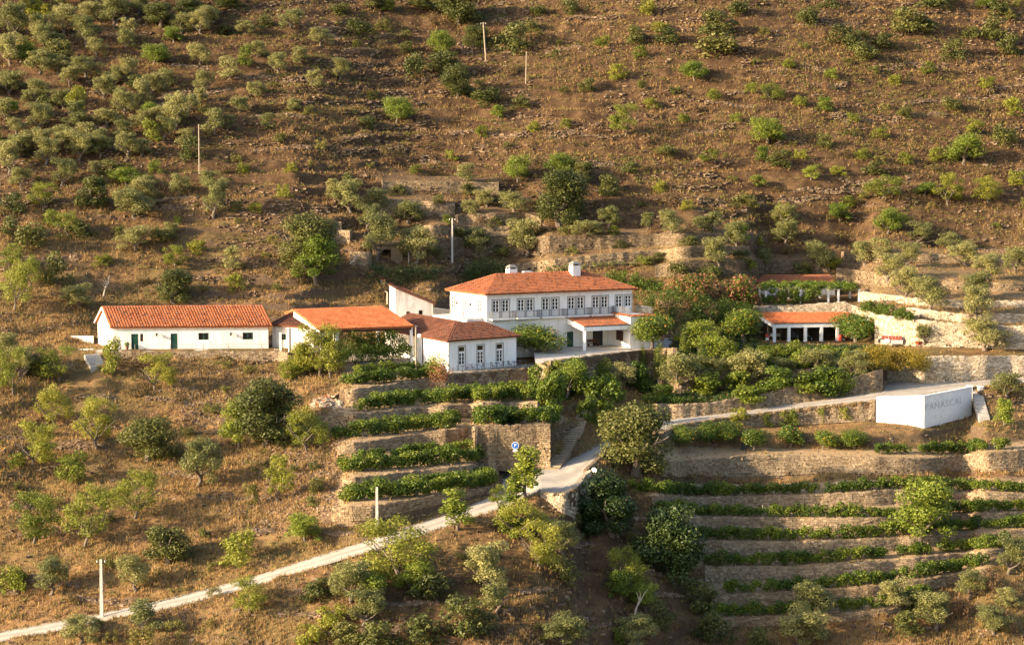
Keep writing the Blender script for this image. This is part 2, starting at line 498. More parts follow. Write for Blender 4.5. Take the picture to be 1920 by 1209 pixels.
# big pale wall right, over the road
U2T = [(1640, 690), (1700, 672), (1740, 668), (1920, 668), (2240, 660)]; U2B = [(1640, 726), (1664, 718), (1700, 717), (1750, 720), (1850, 713), (1950, 706), (2240, 690)]
band(U2T, U2B, 1662, 2240, 82, 0.0, 0.0)
band([(1740, 652), (1920, 655), (2240, 655)], U2T, 1700, 2240, 6, 0.4, 0.1)
# court wall and garden below
CWT = [(1005, 683), (1100, 669), (1200, 657), (1262, 654)]; CWB = [(1005, 716), (1100, 712), (1200, 705), (1265, 703)]
band(CWT, CWB, 1010, 1265, 84, 0.0, 0.0)
band(CWB, [(1010, 755), (1060, 752), (1110, 730), (1180, 728), (1265, 742)], 1010, 1225, 25, 0.5, 0.2, grn=1)
# platforms of the houses
band(632, off(K2, -2), -600, 150, 9, 0.5, ed=90)
band([(-20, 655), (200, 641), (540, 640), (640, 650), (800, 660), (960, 655)], K2, 150, 838, 0, 0.0, 0.0, ed=75)
band([(830, 640), (1000, 633), (1250, 633)], K2, 836, 1266, 0, 0.0, 0.0, ed=40)
band([(1262, 640), (1400, 622), (1420, 621), (1660, 621)], [(1270, 668), (1380, 682), (1420, 652), (1650, 650)], 1262, 1420, 12, 0.2, 0.1, grn=1)
band(632, [(1410, 652), (1650, 650)], 1412, 1660, 0, 0.0, 0.0, ed=45)
band([(1655, 640), (1740, 648), (1920, 655), (2240, 655)], [(1650, 655), (1740, 660), (1920, 668)], 1650, 2240, 8, 0.3, 0.1)
# long house front wall
band([(200, 661), (540, 661)], [(200, 672), (400, 674), (540, 678)], 208, 540, 80, 0.0, 0.0)
# cut slopes hidden behind the buildings
band([(836, 560), (1250, 560)], [(836, 640), (1000, 633), (1250, 633)], 836, 1250, 38, 0.6, 0.3, ed=70)
band(570, 632, 1415, 1640, 70, 0.0, 0.1, ed=50)
# right hillside terraces
HT = [
    ([(1625, 590), (1700, 598), (1780, 607), (1920, 613), (2230, 616)], [(1640, 648), (1740, 652), (1920, 655), (2230, 655)], 1640, 2230),
    ([(1690, 577), (1800, 590), (1920, 590), (2230, 592)], [(1690, 590), (1800, 604), (1920, 607), (2230, 610)], 1690, 2230),
    ([(1612, 548), (1680, 556), (1760, 565), (1920, 566), (2230, 566)], [(1612, 566), (1700, 572), (1800, 577), (1920, 579), (2230, 580)], 1612, 2230),
    ([(1565, 503), (1640, 512), (1700, 525), (1800, 530), (1920, 534)], [(1570, 530), (1640, 535), (1700, 540), (1800, 544), (1920, 548)], 1566, 1940),
    ([(1580, 473), (1700, 476), (1800, 480), (1920, 486)], [(1580, 492), (1700, 492), (1800, 494), (1920, 500)], 1580, 1940),
]
for k, (tp, bs_, x0, x1) in enumerate(HT):
    nb = HT[k + 1][1] if k + 1 < len(HT) else [(1580, 462), (1920, 470)]
    band(nb, tp, x0, x1, 6, 0.7, 0.3, soil=0.3, ed=45)
    band(tp, bs_, x0, x1, 70, 0.0, 0.3, ed=45)
# pergola terrace above the garage
band(548, 572, 1415, 1625, 2, 0.2, 0.1)
# terraces behind the main house, low to high
UT = [
    ([(1226, 500), (1278, 490), (1512, 488), (1560, 490)], [(1226, 521), (1426, 514), (1551, 512), (1560, 512)], 1226, 1556),
    ([(960, 497), (1097, 481), (1170, 475), (1250, 468), (1340, 462), (1420, 462)], [(960, 517), (1097, 500), (1250, 490), (1340, 482), (1420, 476)], 960, 1410),
    ([(800, 449), (963, 449), (1013, 445), (1140, 443), (1245, 440), (1330, 440), (1440, 445)], [(800, 483), (913, 478), (997, 478), (1097, 468), (1250, 462), (1330, 456), (1440, 458)], 800, 1440),
    ([(793, 423), (945, 425), (960, 425)], [(793, 442), (945, 444), (960, 444)], 793, 958),
    ([(857, 404), (1010, 398), (1018, 398)], [(857, 419), (1016, 431)], 857, 1016),
    ([(700, 374), (733, 375), (853, 383)], [(700, 403), (733, 405), (853, 407)], 700, 853),
    ([(715, 340), (850, 342), (935, 343)], [(715, 362), (850, 363), (935, 366)], 715, 935),
]
for tp, bs_, x0, x1 in UT:
    band(off(tp, -12), tp, x0, x1, 8, 0.7, 0.3, soil=0.2, ed=45)
    band(tp, bs_, x0, x1, 76, 0.0, 0.15, ed=45)
# spur end walls by the gully
SW = [([(585, 433), (658, 434)], [(585, 455), (658, 458)], 588, 656), ([(603, 418), (640, 418)], [(603, 432), (640, 432)], 603, 640), ([(655, 473), (692, 474)], [(655, 495), (692, 508)], 655, 692)]
for tp, bs_, x0, x1 in SW:
    band(tp, bs_, x0, x1, 80, 0.0, 0.1)

# horizontal smoothing of the painted slopes
def blur(a, n):
    k = np.hanning(2 * n + 3)[1:-1]; k /= k.sum()
    p = np.pad(a, ((0, 0), (n, n)), mode='edge')
    return sum(p[:, i:i + a.shape[1]] * k[i] for i in range(2 * n + 1))
LR = blur(LR, 1); WB = blur(WT, 1)
LY = np.zeros((NY, NX))
row = lambda py: np.clip((1400 - np.asarray(py)) / 2.5, 0, NY - 1.001)
keys = [(np.full(NX, 1300.0), Y0), (k1, k1Y), (k2, k2Y), (np.full(NX, 335.0), Y3), (np.full(NX, -40.0), Y4)]
for ix in range(NX):
    cum = np.concatenate([[0], np.cumsum(LR[:, ix])])
    cw = np.concatenate([[0], np.cumsum(LR[:, ix] * WB[:, ix])])
    rows = np.array([row(k[0][ix]) for k in keys]); ys = np.log([k[1][ix] for k in keys])
    idx = np.arange(NY)
    at_c = np.interp(rows, idx, cum); at_w = np.interp(rows, idx, cw)
    ly = np.zeros(NY)
    for j in range(4):
        D = ys[j + 1] - ys[j]; c = at_c[j + 1] - at_c[j]; w = at_w[j + 1] - at_w[j]
        k = np.clip((D - c) / max(w, 1e-6), -0.72, 2.5)
        tot = c + k * w
        f = D / tot
        lo = -1 if j == 0 else rows[j]; hi = NY if j == 3 else rows[j + 1]
        m = (idx >= lo) & (idx <= hi)
        ly[m] = ys[j] + ((cum[m] - at_c[j]) + k * (cw[m] - at_w[j])) * f
    LY[:, ix] = ly
YD = np.exp(LY)
# soften column-to-column jitter on rough ground only
YS = blur(YD, 6)
nm = blur(np.where(NAT > 0.9, 1.0, 0.0), 4)
YD = YD * (1 - nm) + YS * nm
for i in range(1, NY):
    YD[i] = np.maximum(YD[i], YD[i - 1] + 0.004)

P0 = ray(np.broadcast_to(PXr, (NY, NX)), np.broadcast_to(PYc, (NY, NX)), YD)
natb = blur(NAT, 3)
X_, Y_, Z_ = P0[..., 0], P0[..., 1], P0[..., 2]
low = fbm(X_ / 26, Y_ / 26, 3, 3)
h = Z_ + 1.3 * fbm(X_ / 14, Y_ / 14, 11, 3)
def strat(h, per, sharp):
    q = h / per; f = q - np.floor(q)
    return per * (sm(np.clip((f - 0.5) / sharp + 0.5, 0, 1)) - f)
amp = np.clip(0.55 + 0.9 * fbm(X_ / 18, Y_ / 18, 21, 2), 0.1, 1.0)
DZ = natb * ((0.62 + 0.25 * np.clip((Y_ - 315) / 30, 0, 1)) * amp * strat(h, 1.9, 0.28) + 0.60 * fbm(X_ / 7, Y_ / 7, 31, 3) + 0.46 * fbm(X_ / 2.4, Y_ / 2.0, 41, 3) + 0.20 * fbm(X_ / 0.8, Y_ / 0.8, 51, 2))
DZ += (1 - natb) * 0.05 * fbm(X_ / 1.5, Y_ / 1.5, 61, 2) * np.where(GRV > 0.5, 0.2, 1)
PT = P0.copy(); PT[..., 2] += DZ

def _bil(G, px, py):
    fx = np.clip((np.asarray(px, float) - GX[0]) / 5.0, 0, NX - 1.001); fy = row(py)
    ix = fx.astype(int); iy = np.asarray(fy).astype(int); ax = fx - ix; ay = fy - iy
    if G.ndim == 3: ax = ax[..., None]; ay = ay[..., None]
    return (G[iy, ix] * (1 - ax) + G[iy, ix + 1] * ax) * (1 - ay) + (G[iy + 1, ix] * (1 - ax) + G[iy + 1, ix + 1] * ax) * ay
def depth(px, py):
    return _bil(YD, px, py)
def ground(px, py):
    """ground point seen at a photo pixel"""
    return _bil(PT, px, py)

# ground sheet
ii = np.arange(NY * NX).reshape(NY, NX)
Q = np.stack([ii[:-1, :-1], ii[:-1, 1:], ii[1:, 1:], ii[1:, :-1]], -1).reshape(-1, 4)

def _ground_mat():
    m, t, bs, o = new_mat("dry_hillside_soil")
    pos, g = geo_pos(t)
    sepn = t.nodes.new("ShaderNodeSeparateXYZ"); t.links.new(g.outputs["True Normal"], sepn.inputs[0])
    n1 = noise(t, 0.09, 4, 0.6, pos)
    n2 = noise(t, 0.45, 5, 0.7, pos)
    n3 = noise(t, 2.6, 5, 0.75, pos)
    n4 = noise(t, 9.0, 3, 0.7, pos)
    earth = ramp(t, n2, [(0.30, (0.110, 0.060, 0.031)), (0.52, (0.205, 0.115, 0.057)), (0.72, (0.295, 0.175, 0.088))])
    straw = ramp(t, n3, [(0.30, (0.19, 0.112, 0.048)), (0.60, (0.31, 0.190, 0.078)), (0.8, (0.39, 0.255, 0.115))])
    weed = ramp(t, n3, [(0.30, (0.055, 0.055, 0.018)), (0.7, (0.13, 0.115, 0.040))])
    c = mixc(t, ramp(t, n2, [(0.42, 0.0), (0.62, 0.85)]), earth, straw)
    big = t.nodes.new("ShaderNodeMath"); big.operation = 'ADD'
    t.links.new(n1, big.inputs[0]); t.links.new(n3, big.inputs[1])
    c = mixc(t, ramp(t, big.outputs[0], [(0.98, 0.0), (1.12, 0.55)]), c, weed)
    wd = noise(t, 0.8, 5, 0.75, pos)
    c = mixc(t, ramp(t, wd, [(0.56, 0.0), (0.68, 0.75)]), c, weed)
    # steep risers show bare schist
    rock = ramp(t, n3, [(0.25, (0.055, 0.036, 0.024)), (0.5, (0.12, 0.080, 0.052)), (0.75, (0.23, 0.155, 0.10))])
    c = mixc(t, ramp(t, sepn.outputs["Z"], [(0.52, 0.9), (0.78, 0.0)]), c, rock)
    dim_heath = ramp(t, n2, [(0.32, (0.040, 0.023, 0.013)), (0.50, (0.082, 0.047, 0.024)), (0.70, (0.160, 0.096, 0.047))])  # dark scrub ground; dimness of upper slope and shaded spur put into colour
    hm = t.nodes.new("ShaderNodeMath"); hm.operation = 'MULTIPLY'; t.links.new(attr(t, 'dim_heath'), hm.inputs[0]); hm.inputs[1].default_value = 0.92
    c = mixc(t, hm.outputs[0], c, dim_heath)
    zone = t.nodes.new("ShaderNodeSeparateColor"); t.links.new(attr(t), zone.inputs[0])
    soil = ramp(t, n3, [(0.3, (0.30, 0.20, 0.112)), (0.7, (0.45, 0.325, 0.19))])
    c = mixc(t, zone.outputs[0], c, mixc(t, ramp(t, wd, [(0.5, 0.0), (0.72, 0.6)]), soil, straw))
    gr = ramp(t, n3, [(0.3, (0.035, 0.050, 0.012)), (0.6, (0.075, 0.085, 0.022)), (0.8, (0.16, 0.12, 0.05))])
    c = mixc(t, zone.outputs[1], c, gr)
    gv = ramp(t, n2, [(0.3, (0.34, 0.29, 0.23)), (0.7, (0.47, 0.41, 0.34))])
    c = mixc(t, zone.outputs[2], c, gv)
    c = mixc(t, 0.5, c, ramp(t, n4, [(0.28, 0.5), (0.72, 1.35)]), 'MULTIPLY')
    t.links.new(c, bs.inputs["Base Color"])
    bs.inputs["Roughness"].default_value = 0.95
    bs.inputs["Specular IOR Level"].default_value = 0.1
    ad = t.nodes.new("ShaderNodeMath"); ad.operation = 'ADD'
    t.links.new(n3, ad.inputs[0]); t.links.new(n4, ad.inputs[1])
    bump(t, bs, ad.outputs[0], 0.8, 0.22)
    return m
M["ground"] = _ground_mat()
zone = np.stack([blur(SOIL, 2), blur(GRN, 2), blur(GRV, 1)], -1).reshape(-1, 3)
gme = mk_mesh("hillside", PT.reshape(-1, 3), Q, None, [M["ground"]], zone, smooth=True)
DIM_HEATH = np.maximum(np.clip((Y_ - 318) / 34, 0, 1), 0.75 * np.clip((PYc - lerp(K1, GX)[None, :] - 30) / 50, 0, 1) * np.clip((PXr - 560) / 140, 0, 1) * np.clip((1420 - PXr) / 80, 0, 1))  # where the scrub ground takes on the painted dimness
_ha = gme.attributes.new("dim_heath", 'FLOAT_COLOR', 'POINT')
_ha.data.foreach_set("color", np.repeat(DIM_HEATH.reshape(-1, 1), 4, 1).astype(np.float32).ravel())
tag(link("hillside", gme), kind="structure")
# valley floor under and behind the camera
vf = MB(); vf.add([(-2500, -2500, -12), (2500, -2500, -12), (2500, 900, -12), (-2500, 900, -12)], [[0, 1, 2, 3]], tint=0.0)
tag(vf.put("valley_ground", M["ground"]), kind="structure")
# ------------------------------------------------------------------ roads and paved ground
def sheet(name, far, near, x0, x1, mat, lift=0.06, nx=None, nv=5, kind="structure", skirt=0.0):
    px = np.linspace(x0, x1, nx or int((x1 - x0) / 6) + 2)
    rows_ = []
    for k in range(nv):
        f = k / (nv - 1)
        py = lerp(near, px) * (1 - f) + lerp(far, px) * f
        p = ray(px, py, depth(px, py)); p[:, 2] += lift
        rows_.append(p)
    z = np.mean([r[:, 2] for r in rows_], 0)                 # the carriageway is level across
    if lift: 
        for r in rows_: r[:, 2] = 0.25 * r[:, 2] + 0.75 * z + 0.02
    V = np.concatenate(rows_); n = len(px)
    i = np.arange(n - 1)
    Q = np.concatenate([np.c_[i + k * n, i + 1 + k * n, i + 1 + (k + 1) * n, i + (k + 1) * n] for k in range(nv - 1)])
    tn = np.tile(np.repeat([[0.0, 0, 0]], n, 0), (nv, 1)) + np.repeat(np.linspace(0, 1, nv), n)[:, None]
    return tag(link(name, mk_mesh(name, V, Q, None, [mat], tn, smooth=True)), kind=kind)

def _road_mat():
    m, t, bs, o = new_mat("pale_dirt_road")
    pos, g = geo_pos(t)
    n = noise(t, 0.7, 5, 0.7, pos); n2 = noise(t, 7, 4, 0.7, pos)
    c = ramp(t, n, [(0.3, (0.29, 0.255, 0.21)), (0.7, (0.38, 0.335, 0.285))])
    sep = t.nodes.new("ShaderNodeSeparateColor"); t.links.new(attr(t), sep.inputs[0])
    tracks = ramp(t, sep.outputs[0], [(0.0, 0.60), (0.14, 0.86), (0.3, 1.12), (0.5, 0.74), (0.7, 1.12), (0.86, 0.88), (1.0, 0.60)])
    c = mixc(t, 0.8, c, tracks, 'MULTIPLY')
    c = mixc(t, 0.4, c, ramp(t, n2, [(0.3, 0.65), (0.7, 1.2)]), 'MULTIPLY')
    t.links.new(c, bs.inputs["Base Color"]); bs.inputs["Roughness"].default_value = 0.95
    bs.inputs["Specular IOR Level"].default_value = 0.1
    bump(t, bs, n2, 0.5, 0.06)
    return m
M["road"] = _road_mat()
sheet("road", off(RFAR, -2), off(RNEAR, 1), -300, 2220, M["road"])

# ------------------------------------------------------------------ dry stone walls
WALLS = []; PARK_Y = []
def stone_wall(name, label, top, base, x0, x1, mat="wall_grey", over=0.12, course=0.22, thick=0.55, group=None, cat="stone wall", step=6.0, ragged=0.10, proud=0.16, stones=True, lean=0.0, flat=False):
    n = max(3, int((x1 - x0) / step) + 1)
    px = np.linspace(x0, x1, n)
    pt, pb = lerp(top, px), lerp(base, px)
    dt, db = depth(px, pt), depth(px, pb)
    d0 = np.minimum(dt, db + 0.9) - proud
    if flat: d0 = np.interp(px, [x0, x1], [np.median(d0[:4]), np.median(d0[-5:-2])]); PARK_Y.append((d0[0], d0[-1]))
    B = ray(px, pb, np.minimum(db, d0) - 0.05); Tp = ray(px, pt, d0 + lean)
    rs = np.random.RandomState(int(abs(x0 * 7 + lerp(top, x0) * 13)) % 99991)
    rg = np.interp(np.arange(n), np.arange(0, n + 3, 1.0), rs.uniform(-ragged, ragged, n + 3)[:len(np.arange(0, n + 3, 1.0))])
    Tp[:, 2] += over + rg
    B2 = B.copy(); B2[:, 2] -= 0.6
    tang = np.gradient(Tp[:, :2], axis=0); tang /= np.linalg.norm(tang, axis=1)[:, None] + 1e-9
    nrm = np.c_[tang[:, 1], -tang[:, 0]]                      # horizontal, towards the viewer
    Tb = Tp.copy(); Tb[:, :2] -= nrm * thick
    Bb = B2.copy(); Bb[:, :2] -= nrm * thick
    root = thing(name, label, cat, B[n // 2], group=group)
    o3 = A_(B[n // 2])
    V = np.concatenate([B2, Tp, Tb, Bb]) - o3
    i = np.arange(n - 1)
    Q = np.concatenate([np.c_[i, i + 1, i + 1 + n, i + n], np.c_[i + n, i + 1 + n, i + 1 + 2 * n, i + 2 * n], np.c_[i + 2 * n, i + 1 + 2 * n, i + 1 + 3 * n, i + 3 * n]])
    Q = np.concatenate([Q, [[0, n, 2 * n, 3 * n], [n - 1, 4 * n - 1, 3 * n - 1, 2 * n - 1]]])
    link("wall_core", mk_mesh("wall_core", V, Q, None, [M[mat]], np.full((len(V), 3), 0.3)), root)
    WALLS.append(root)
    if not stones:
        return root, B, Tp
    # courses of separate stones on the face, and a rough coping
    acc = np.concatenate([[0], np.cumsum(np.linalg.norm(np.diff(Tp, axis=0), axis=1))])
    L = acc[-1]
    fB = lambda s: np.stack([np.interp(s, acc, B[:, k]) for k in range(3)], -1)
    fT = lambda s: np.stack([np.interp(s, acc, Tp[:, k]) for k in range(3)], -1)
    fN = lambda s: np.stack([np.interp(s, acc, nrm[:, 0]), np.interp(s, acc, nrm[:, 1]), 0 * s], -1)
    Hm = float(np.mean(Tp[:, 2] - B[:, 2]))
    nc = max(2, int(round(Hm / course)) + 1)
    s0, s1, r0, r1 = [], [], [], []
    for c in range(nc):
        s = -rs.rand() * 0.4
        while s < L:
            w = rs.uniform(0.2, 0.62)
            if rs.rand() > 0.05:
                s0.append(max(s, 0)); s1.append(min(s + w - 0.03, L)); r0.append((c + rs.uniform(0, 0.10)) / nc); r1.append((c + 1 - rs.uniform(0.03, 0.16)) / nc)
            s += w
    s0, s1, r0, r1 = map(A_, (s0, s1, r0, r1))
    ok = s1 - s0 > 0.08
    s0, s1, r0, r1 = s0[ok], s1[ok], r0[ok], r1[ok]
    r1 = r1 + (r1 > 0.93) * rs.uniform(-0.02, 0.10, len(r1)) * (course / max(Hm, 0.3)) * 2
    out = rs.uniform(0.01, 0.075, len(s0))
    Nn = fN((s0 + s1) / 2)
    def cor(s, r, o): 
        b, t = fB(s), fT(s)
        return b + (t - b) * r[:, None] + Nn * o[:, None]
    sh = rs.uniform(0.86, 1.0, (4, len(s0)))
    cx = (s0 + s1) / 2; hw = (s1 - s0) / 2; cr = (r0 + r1) / 2; hr = (r1 - r0) / 2
    back = np.full(len(s0), -0.06)
    P8 = [cor(s0, r0, back), cor(s1, r0, back), cor(s1, r1, back), cor(s0, r1, back),
          cor(cx - hw * sh[0], cr - hr * sh[1], out), cor(cx + hw * sh[2], cr - hr * sh[3], out), cor(cx + hw * sh[1], cr + hr * sh[2], out), cor(cx - hw * sh[3], cr + hr * sh[0], out)]
    V = np.stack(P8, 1) - o3
    k = np.arange(len(s0))[:, None, None] * 8
    Qs = (A_([[4, 5, 6, 7], [0, 1, 5, 4], [1, 2, 6, 5], [2, 3, 7, 6], [3, 0, 4, 7]])[None] + k).reshape(-1, 4)
    tn = np.repeat(np.clip(rs.beta(2.2, 2.2, len(s0)), 0, 1), 8)
    so = link("stones", mk_mesh("stones", V.reshape(-1, 3), Qs, None, [M[mat]], tn), root)
    tag(so, kind="stuff")
    return root, B, Tp

STW = [
    # left-centre vineyard, low to high
    ("low rubbly stone wall along the bank above the lower road", LT[0][0], [(600, 978), (700, 975), (800, 950), (930, 922)], 622, 925, "wall_dark"),
    ("stone wall between the lowest and the second lowest vine plot, left of the road bend", LT[1][0], LT[1][1], 642, 935, "wall_grey"),
    ("stone wall under the vine plot left of the parking sign", LT[2][0], LT[2][1], 633, 890, "wall_grey"),
    ("long stone wall below the long double vine row, from the rubble heap to the shrubs", LT[3][0], LT[3][1], 596, 1008, "wall_grey"),
    ("short stone wall below the highest vine plot beside the rubble heap", LT[4][0], LT[4][1], 648, 836, "wall_grey"),
    ("tall grey stone wall holding the bistro terrace of the white annex", [(838, 703), (1008, 690)], [(838, 729), (1008, 720)], 836, 1008, "wall_grey"),
    ("high stone wall with the blue parking sign at the road bend", PKT, PKB, 890, 1032, "wall_dark"),
    # right vineyard
    ("lowest vineyard wall above the olive trees, bottom of the right slope", RT[0][0], RT[0][1], 1337, 1690, "wall_dark"),
    ("second lowest vineyard wall on the right slope", RT[1][0], RT[1][1], 1335, 1850, "wall_dark"),
    ("third lowest vineyard wall on the right slope", RT[2][0], RT[2][1], 1322, 1880, "wall_grey"),
    ("vineyard wall right below the trunk of the lone bright green tree", RT[3][0], RT[3][1], 1300, 2100, "wall_grey"),
    ("third highest vineyard wall, behind the crown of the lone bright green tree", RT[4][0], RT[4][1], 1275, 2100, "wall_grey"),
    ("second highest vineyard wall, below the uppermost full vine row on the right", RT[5][0], RT[5][1], 1222, 2100, "wall_grey"),
    ("rough wall below the row of round citrus trees", RT[6][0], RT[6][1], 1242, 2100, "wall_grey"),
    ("grey stone wall carrying the road, left of the lettered white wall", off(RNEAR, 0), RWB, 1243, 1640, "wall_grey"),
    # road and courtyard
    ("tall ochre wall on the uphill side of the road, right of the round dark tree", U1T, U1B, 1232, 1655, "wall_grey"),
    ("grey garden wall hidden behind olive trees between courtyard and road", G2T, G2B, 1240, 1625, "wall_dark"),
    ("tall pale masonry wall above the road behind the lettered white wall", [(1665, 692), (1700, 674), (1740, 669), (1920, 669), (2240, 661)], U2B, 1664, 2100, "wall_pale"),
    ("grey stone wall holding the courtyard of the white mansion", CWT, CWB, 1008, 1262, "wall_grey"),
    ("low rubble wall holding the forecourt of the long white house", [(200, 661), (540, 661)], [(200, 672), (400, 674), (540, 678)], 212, 540, "wall_grey"),
    # right hillside
    ("broad limewashed wall right of the garage, behind the red wheelbarrow", HT[0][0], [(1640, 645), (1740, 650), (1920, 655), (2230, 655)], 1640, 2100, "wall_pale"),
    ("pale terrace wall right above the broad limewashed wall by the garage", HT[1][0], HT[1][1], 1700, 2100, "wall_pale"),
    ("whitewashed terrace wall running right from the vine pergola", HT[2][0], HT[2][1], 1614, 2100, "wall_pale"),
    ("tumbled stone wall on the right hillside under the olive grove", HT[3][0], HT[3][1], 1568, 1930, "wall_dark"),
    ("highest rubble wall of the olive grove on the right hillside", HT[4][0], HT[4][1], 1582, 1930, "wall_dark"),
    # behind the mansion
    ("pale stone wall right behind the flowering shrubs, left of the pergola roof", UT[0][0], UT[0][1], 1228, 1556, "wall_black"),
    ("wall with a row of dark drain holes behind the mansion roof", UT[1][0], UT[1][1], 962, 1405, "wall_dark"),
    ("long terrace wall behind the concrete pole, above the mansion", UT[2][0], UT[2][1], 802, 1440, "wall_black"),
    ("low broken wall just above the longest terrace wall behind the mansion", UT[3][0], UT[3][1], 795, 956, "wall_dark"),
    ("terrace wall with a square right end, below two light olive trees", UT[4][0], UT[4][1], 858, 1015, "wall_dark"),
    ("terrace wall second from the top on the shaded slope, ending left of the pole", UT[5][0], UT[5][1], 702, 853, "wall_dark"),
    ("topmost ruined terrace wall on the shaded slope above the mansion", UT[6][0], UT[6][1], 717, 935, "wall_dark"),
    ("stone end wall with a flat top at the spur edge left of the gully", SW[0][0], SW[0][1], 588, 656, "wall_grey"),
    ("small upper end wall at the spur edge behind the flat topped one", SW[1][0], SW[1][1], 604, 640, "wall_dark"),
    ("stub of stone wall at the gully mouth above the old white outbuilding", SW[2][0], SW[2][1], 656, 692, "wall_grey"),
]
for lab, tp, bs_, x0, x1, mt in STW:
    stone_wall("terrace_wall", lab, tp, bs_, x0, x1, mt, flat=tp is PKT)

# garage yard retaining wall and pergola wall
stone_wall("terrace_wall", "stone wall behind the garage roof carrying the vine pergola", [(1415, 576), (1480, 574), (1585, 568), (1640, 590)], [(1415, 612), (1640, 612)], 1415, 1640, "wall_pale")
# bend platform: rounded masonry bastion
stone_wall("bastion_wall", "rounded masonry bastion holding the road bend above the ravine", BPT, BPB, 1013, 1108, "wall_pale", course=0.42, over=0.10, step=3.0, ragged=0.02)
# parapet along the outer edge of the road bend
stone_wall("parapet", "low rubble parapet on the outer edge of the road bend", off([(1100, 890), (1120, 870), (1150, 847), (1200, 823), (1243, 811)], -4), [(1100, 893), (1120, 872), (1150, 848), (1200, 824), (1243, 811)], 1100, 1243, "wall_dark", over=0.25, course=0.22, thick=0.4)

# the lettered white wall
SGT = [(1643, 748), (1700, 743), (1733, 740), (1780, 731), (1820, 726)]
SGB = [(1643, 786), (1700, 785), (1733, 785), (1780, 778), (1822, 768)]
def sign_wall():
    px = A_([1643, 1733, 1822.0]); pt = A_([746.5, 743.5, 726.5]); pb = A_([787, 787, 769.0])
    d = A_([float(depth(1643, 786)) - 0.25, float(depth(1733, 785)) - 1.0, float(depth(1822, 770)) - 0.4])
    d[1] = min(d[1], d[0] - 1.6)
    T_, B_ = ray(px, pt, d), ray(px, pb, d)
    root = thing("sign_wall", "white rendered wall by the road with faded painted grey lettering", "wall", B_[1])
    o3 = B_[1]
    w = MB()
    tk = A_([0.25, 1.0, 0.0]) * 0.6
    for a, b in ((0, 1), (1, 2)):
        P = [B_[a], B_[b], B_[b] + tk, B_[a] + tk, T_[a], T_[b], T_[b] + tk, T_[a] + tk]
        P = A_(P) - o3; P[:4, 2] -= 1.7
        w.hexa(P)
    w.put("wall_body", M["signwhite"], root)
    cp = MB()
    for a, b in ((0, 1), (1, 2)):
        n = np.cross(T_[b] - T_[a], (0, 0, 1.0)); n /= np.linalg.norm(n)
        f = n * 0.06; k = tk * 1.12
        P = A_([T_[a] + f, T_[b] + f, T_[b] + k, T_[a] + k] * 2) - o3
        P[4:, 2] += 0.14; P[:4, 2] += 0.003
        cp.hexa(P)
    cp.put("coping", M["white"], root)
    # lettering painted on the right and left panel
    def letters(text, a, b, s0, s1, h0, hgt, mat, nm, seed=0):
        dx = T_[b] - T_[a]; Lw = np.linalg.norm(dx[:2]); ex = dx / np.linalg.norm(dx)
        up = A_([0, 0, 1.0]); nn = np.cross(ex, up); nn /= np.linalg.norm(nn)
        cu = bpy.data.curves.new("txt", 'FONT'); cu.body = text; cu.size = 1.0; cu.extrude = 0.004; cu.resolution_u = 2; cu.space_character = 1.12
        ob = bpy.data.objects.new("txt", cu); COL.objects.link(ob)
        dg = bpy.context.evaluated_depsgraph_get()
        me = bpy.data.meshes.new_from_object(ob.evaluated_get(dg)); bpy.data.objects.remove(ob)
        v = np.zeros(len(me.vertices) * 3, np.float32); me.vertices.foreach_get("co", v); v = v.reshape(-1, 3)
        v[:, 0] -= v[:, 0].min(); v[:, 1] -= v[:, 1].min()
        wx = v[:, 0].max(); hy = v[:, 1].max()
        u = s0 + v[:, 0] / wx * (s1 - s0); hh = v[:, 1] / hy * hgt
        base = B_[a][None] + (B_[b] - B_[a])[None] * (u / Lw)[:, None]
        top = T_[a][None] + (T_[b] - T_[a])[None] * (u / Lw)[:, None]
        W_ = base + up * (h0 + hh)[:, None] + nn * (0.006 + v[:, 2])[:, None] - o3
        me.vertices.foreach_set("co", W_.astype(np.float32).ravel()); me.update()
        me.materials.clear(); me.materials.append(M[mat])
        return link(nm, me, root)
    L2 = np.linalg.norm((T_[2] - T_[1])[:2]); L1 = np.linalg.norm((T_[1] - T_[0])[:2])
    letters("PANASCAL", 1, 2, 0.02 * L2, 0.80 * L2, 1.15, 0.85, "letter", "lettering")
    letters("QUINTA DO", 0, 1, 0.36 * L1, 0.93 * L1, 1.25, 0.80, "letter_faint", "lettering")
    return root
def _sign_mat():
    m, t, bs, o = new_mat("stained_white_render")
    pos, g = geo_pos(t, (1, 1, 1))
    n = noise(t, 0.8, 4, 0.6, pos); n2 = noise(t, 2.2, 5, 0.7, pos)
    c = mixc(t, ramp(t, n, [(0.35, 0.0), (0.75, 0.6)]), (0.80, 0.78, 0.75), (0.68, 0.65, 0.62))
    st = ramp(t, n2, [(0.55, 0.0), (0.72, 0.6)])
    c = mixc(t, st, c, (0.36, 0.33, 0.30))
    t.links.new(c, bs.inputs["Base Color"]); bs.inputs["Roughness"].default_value = 0.9
    return m
M["signwhite"] = _sign_mat()
SIGN = sign_wall()

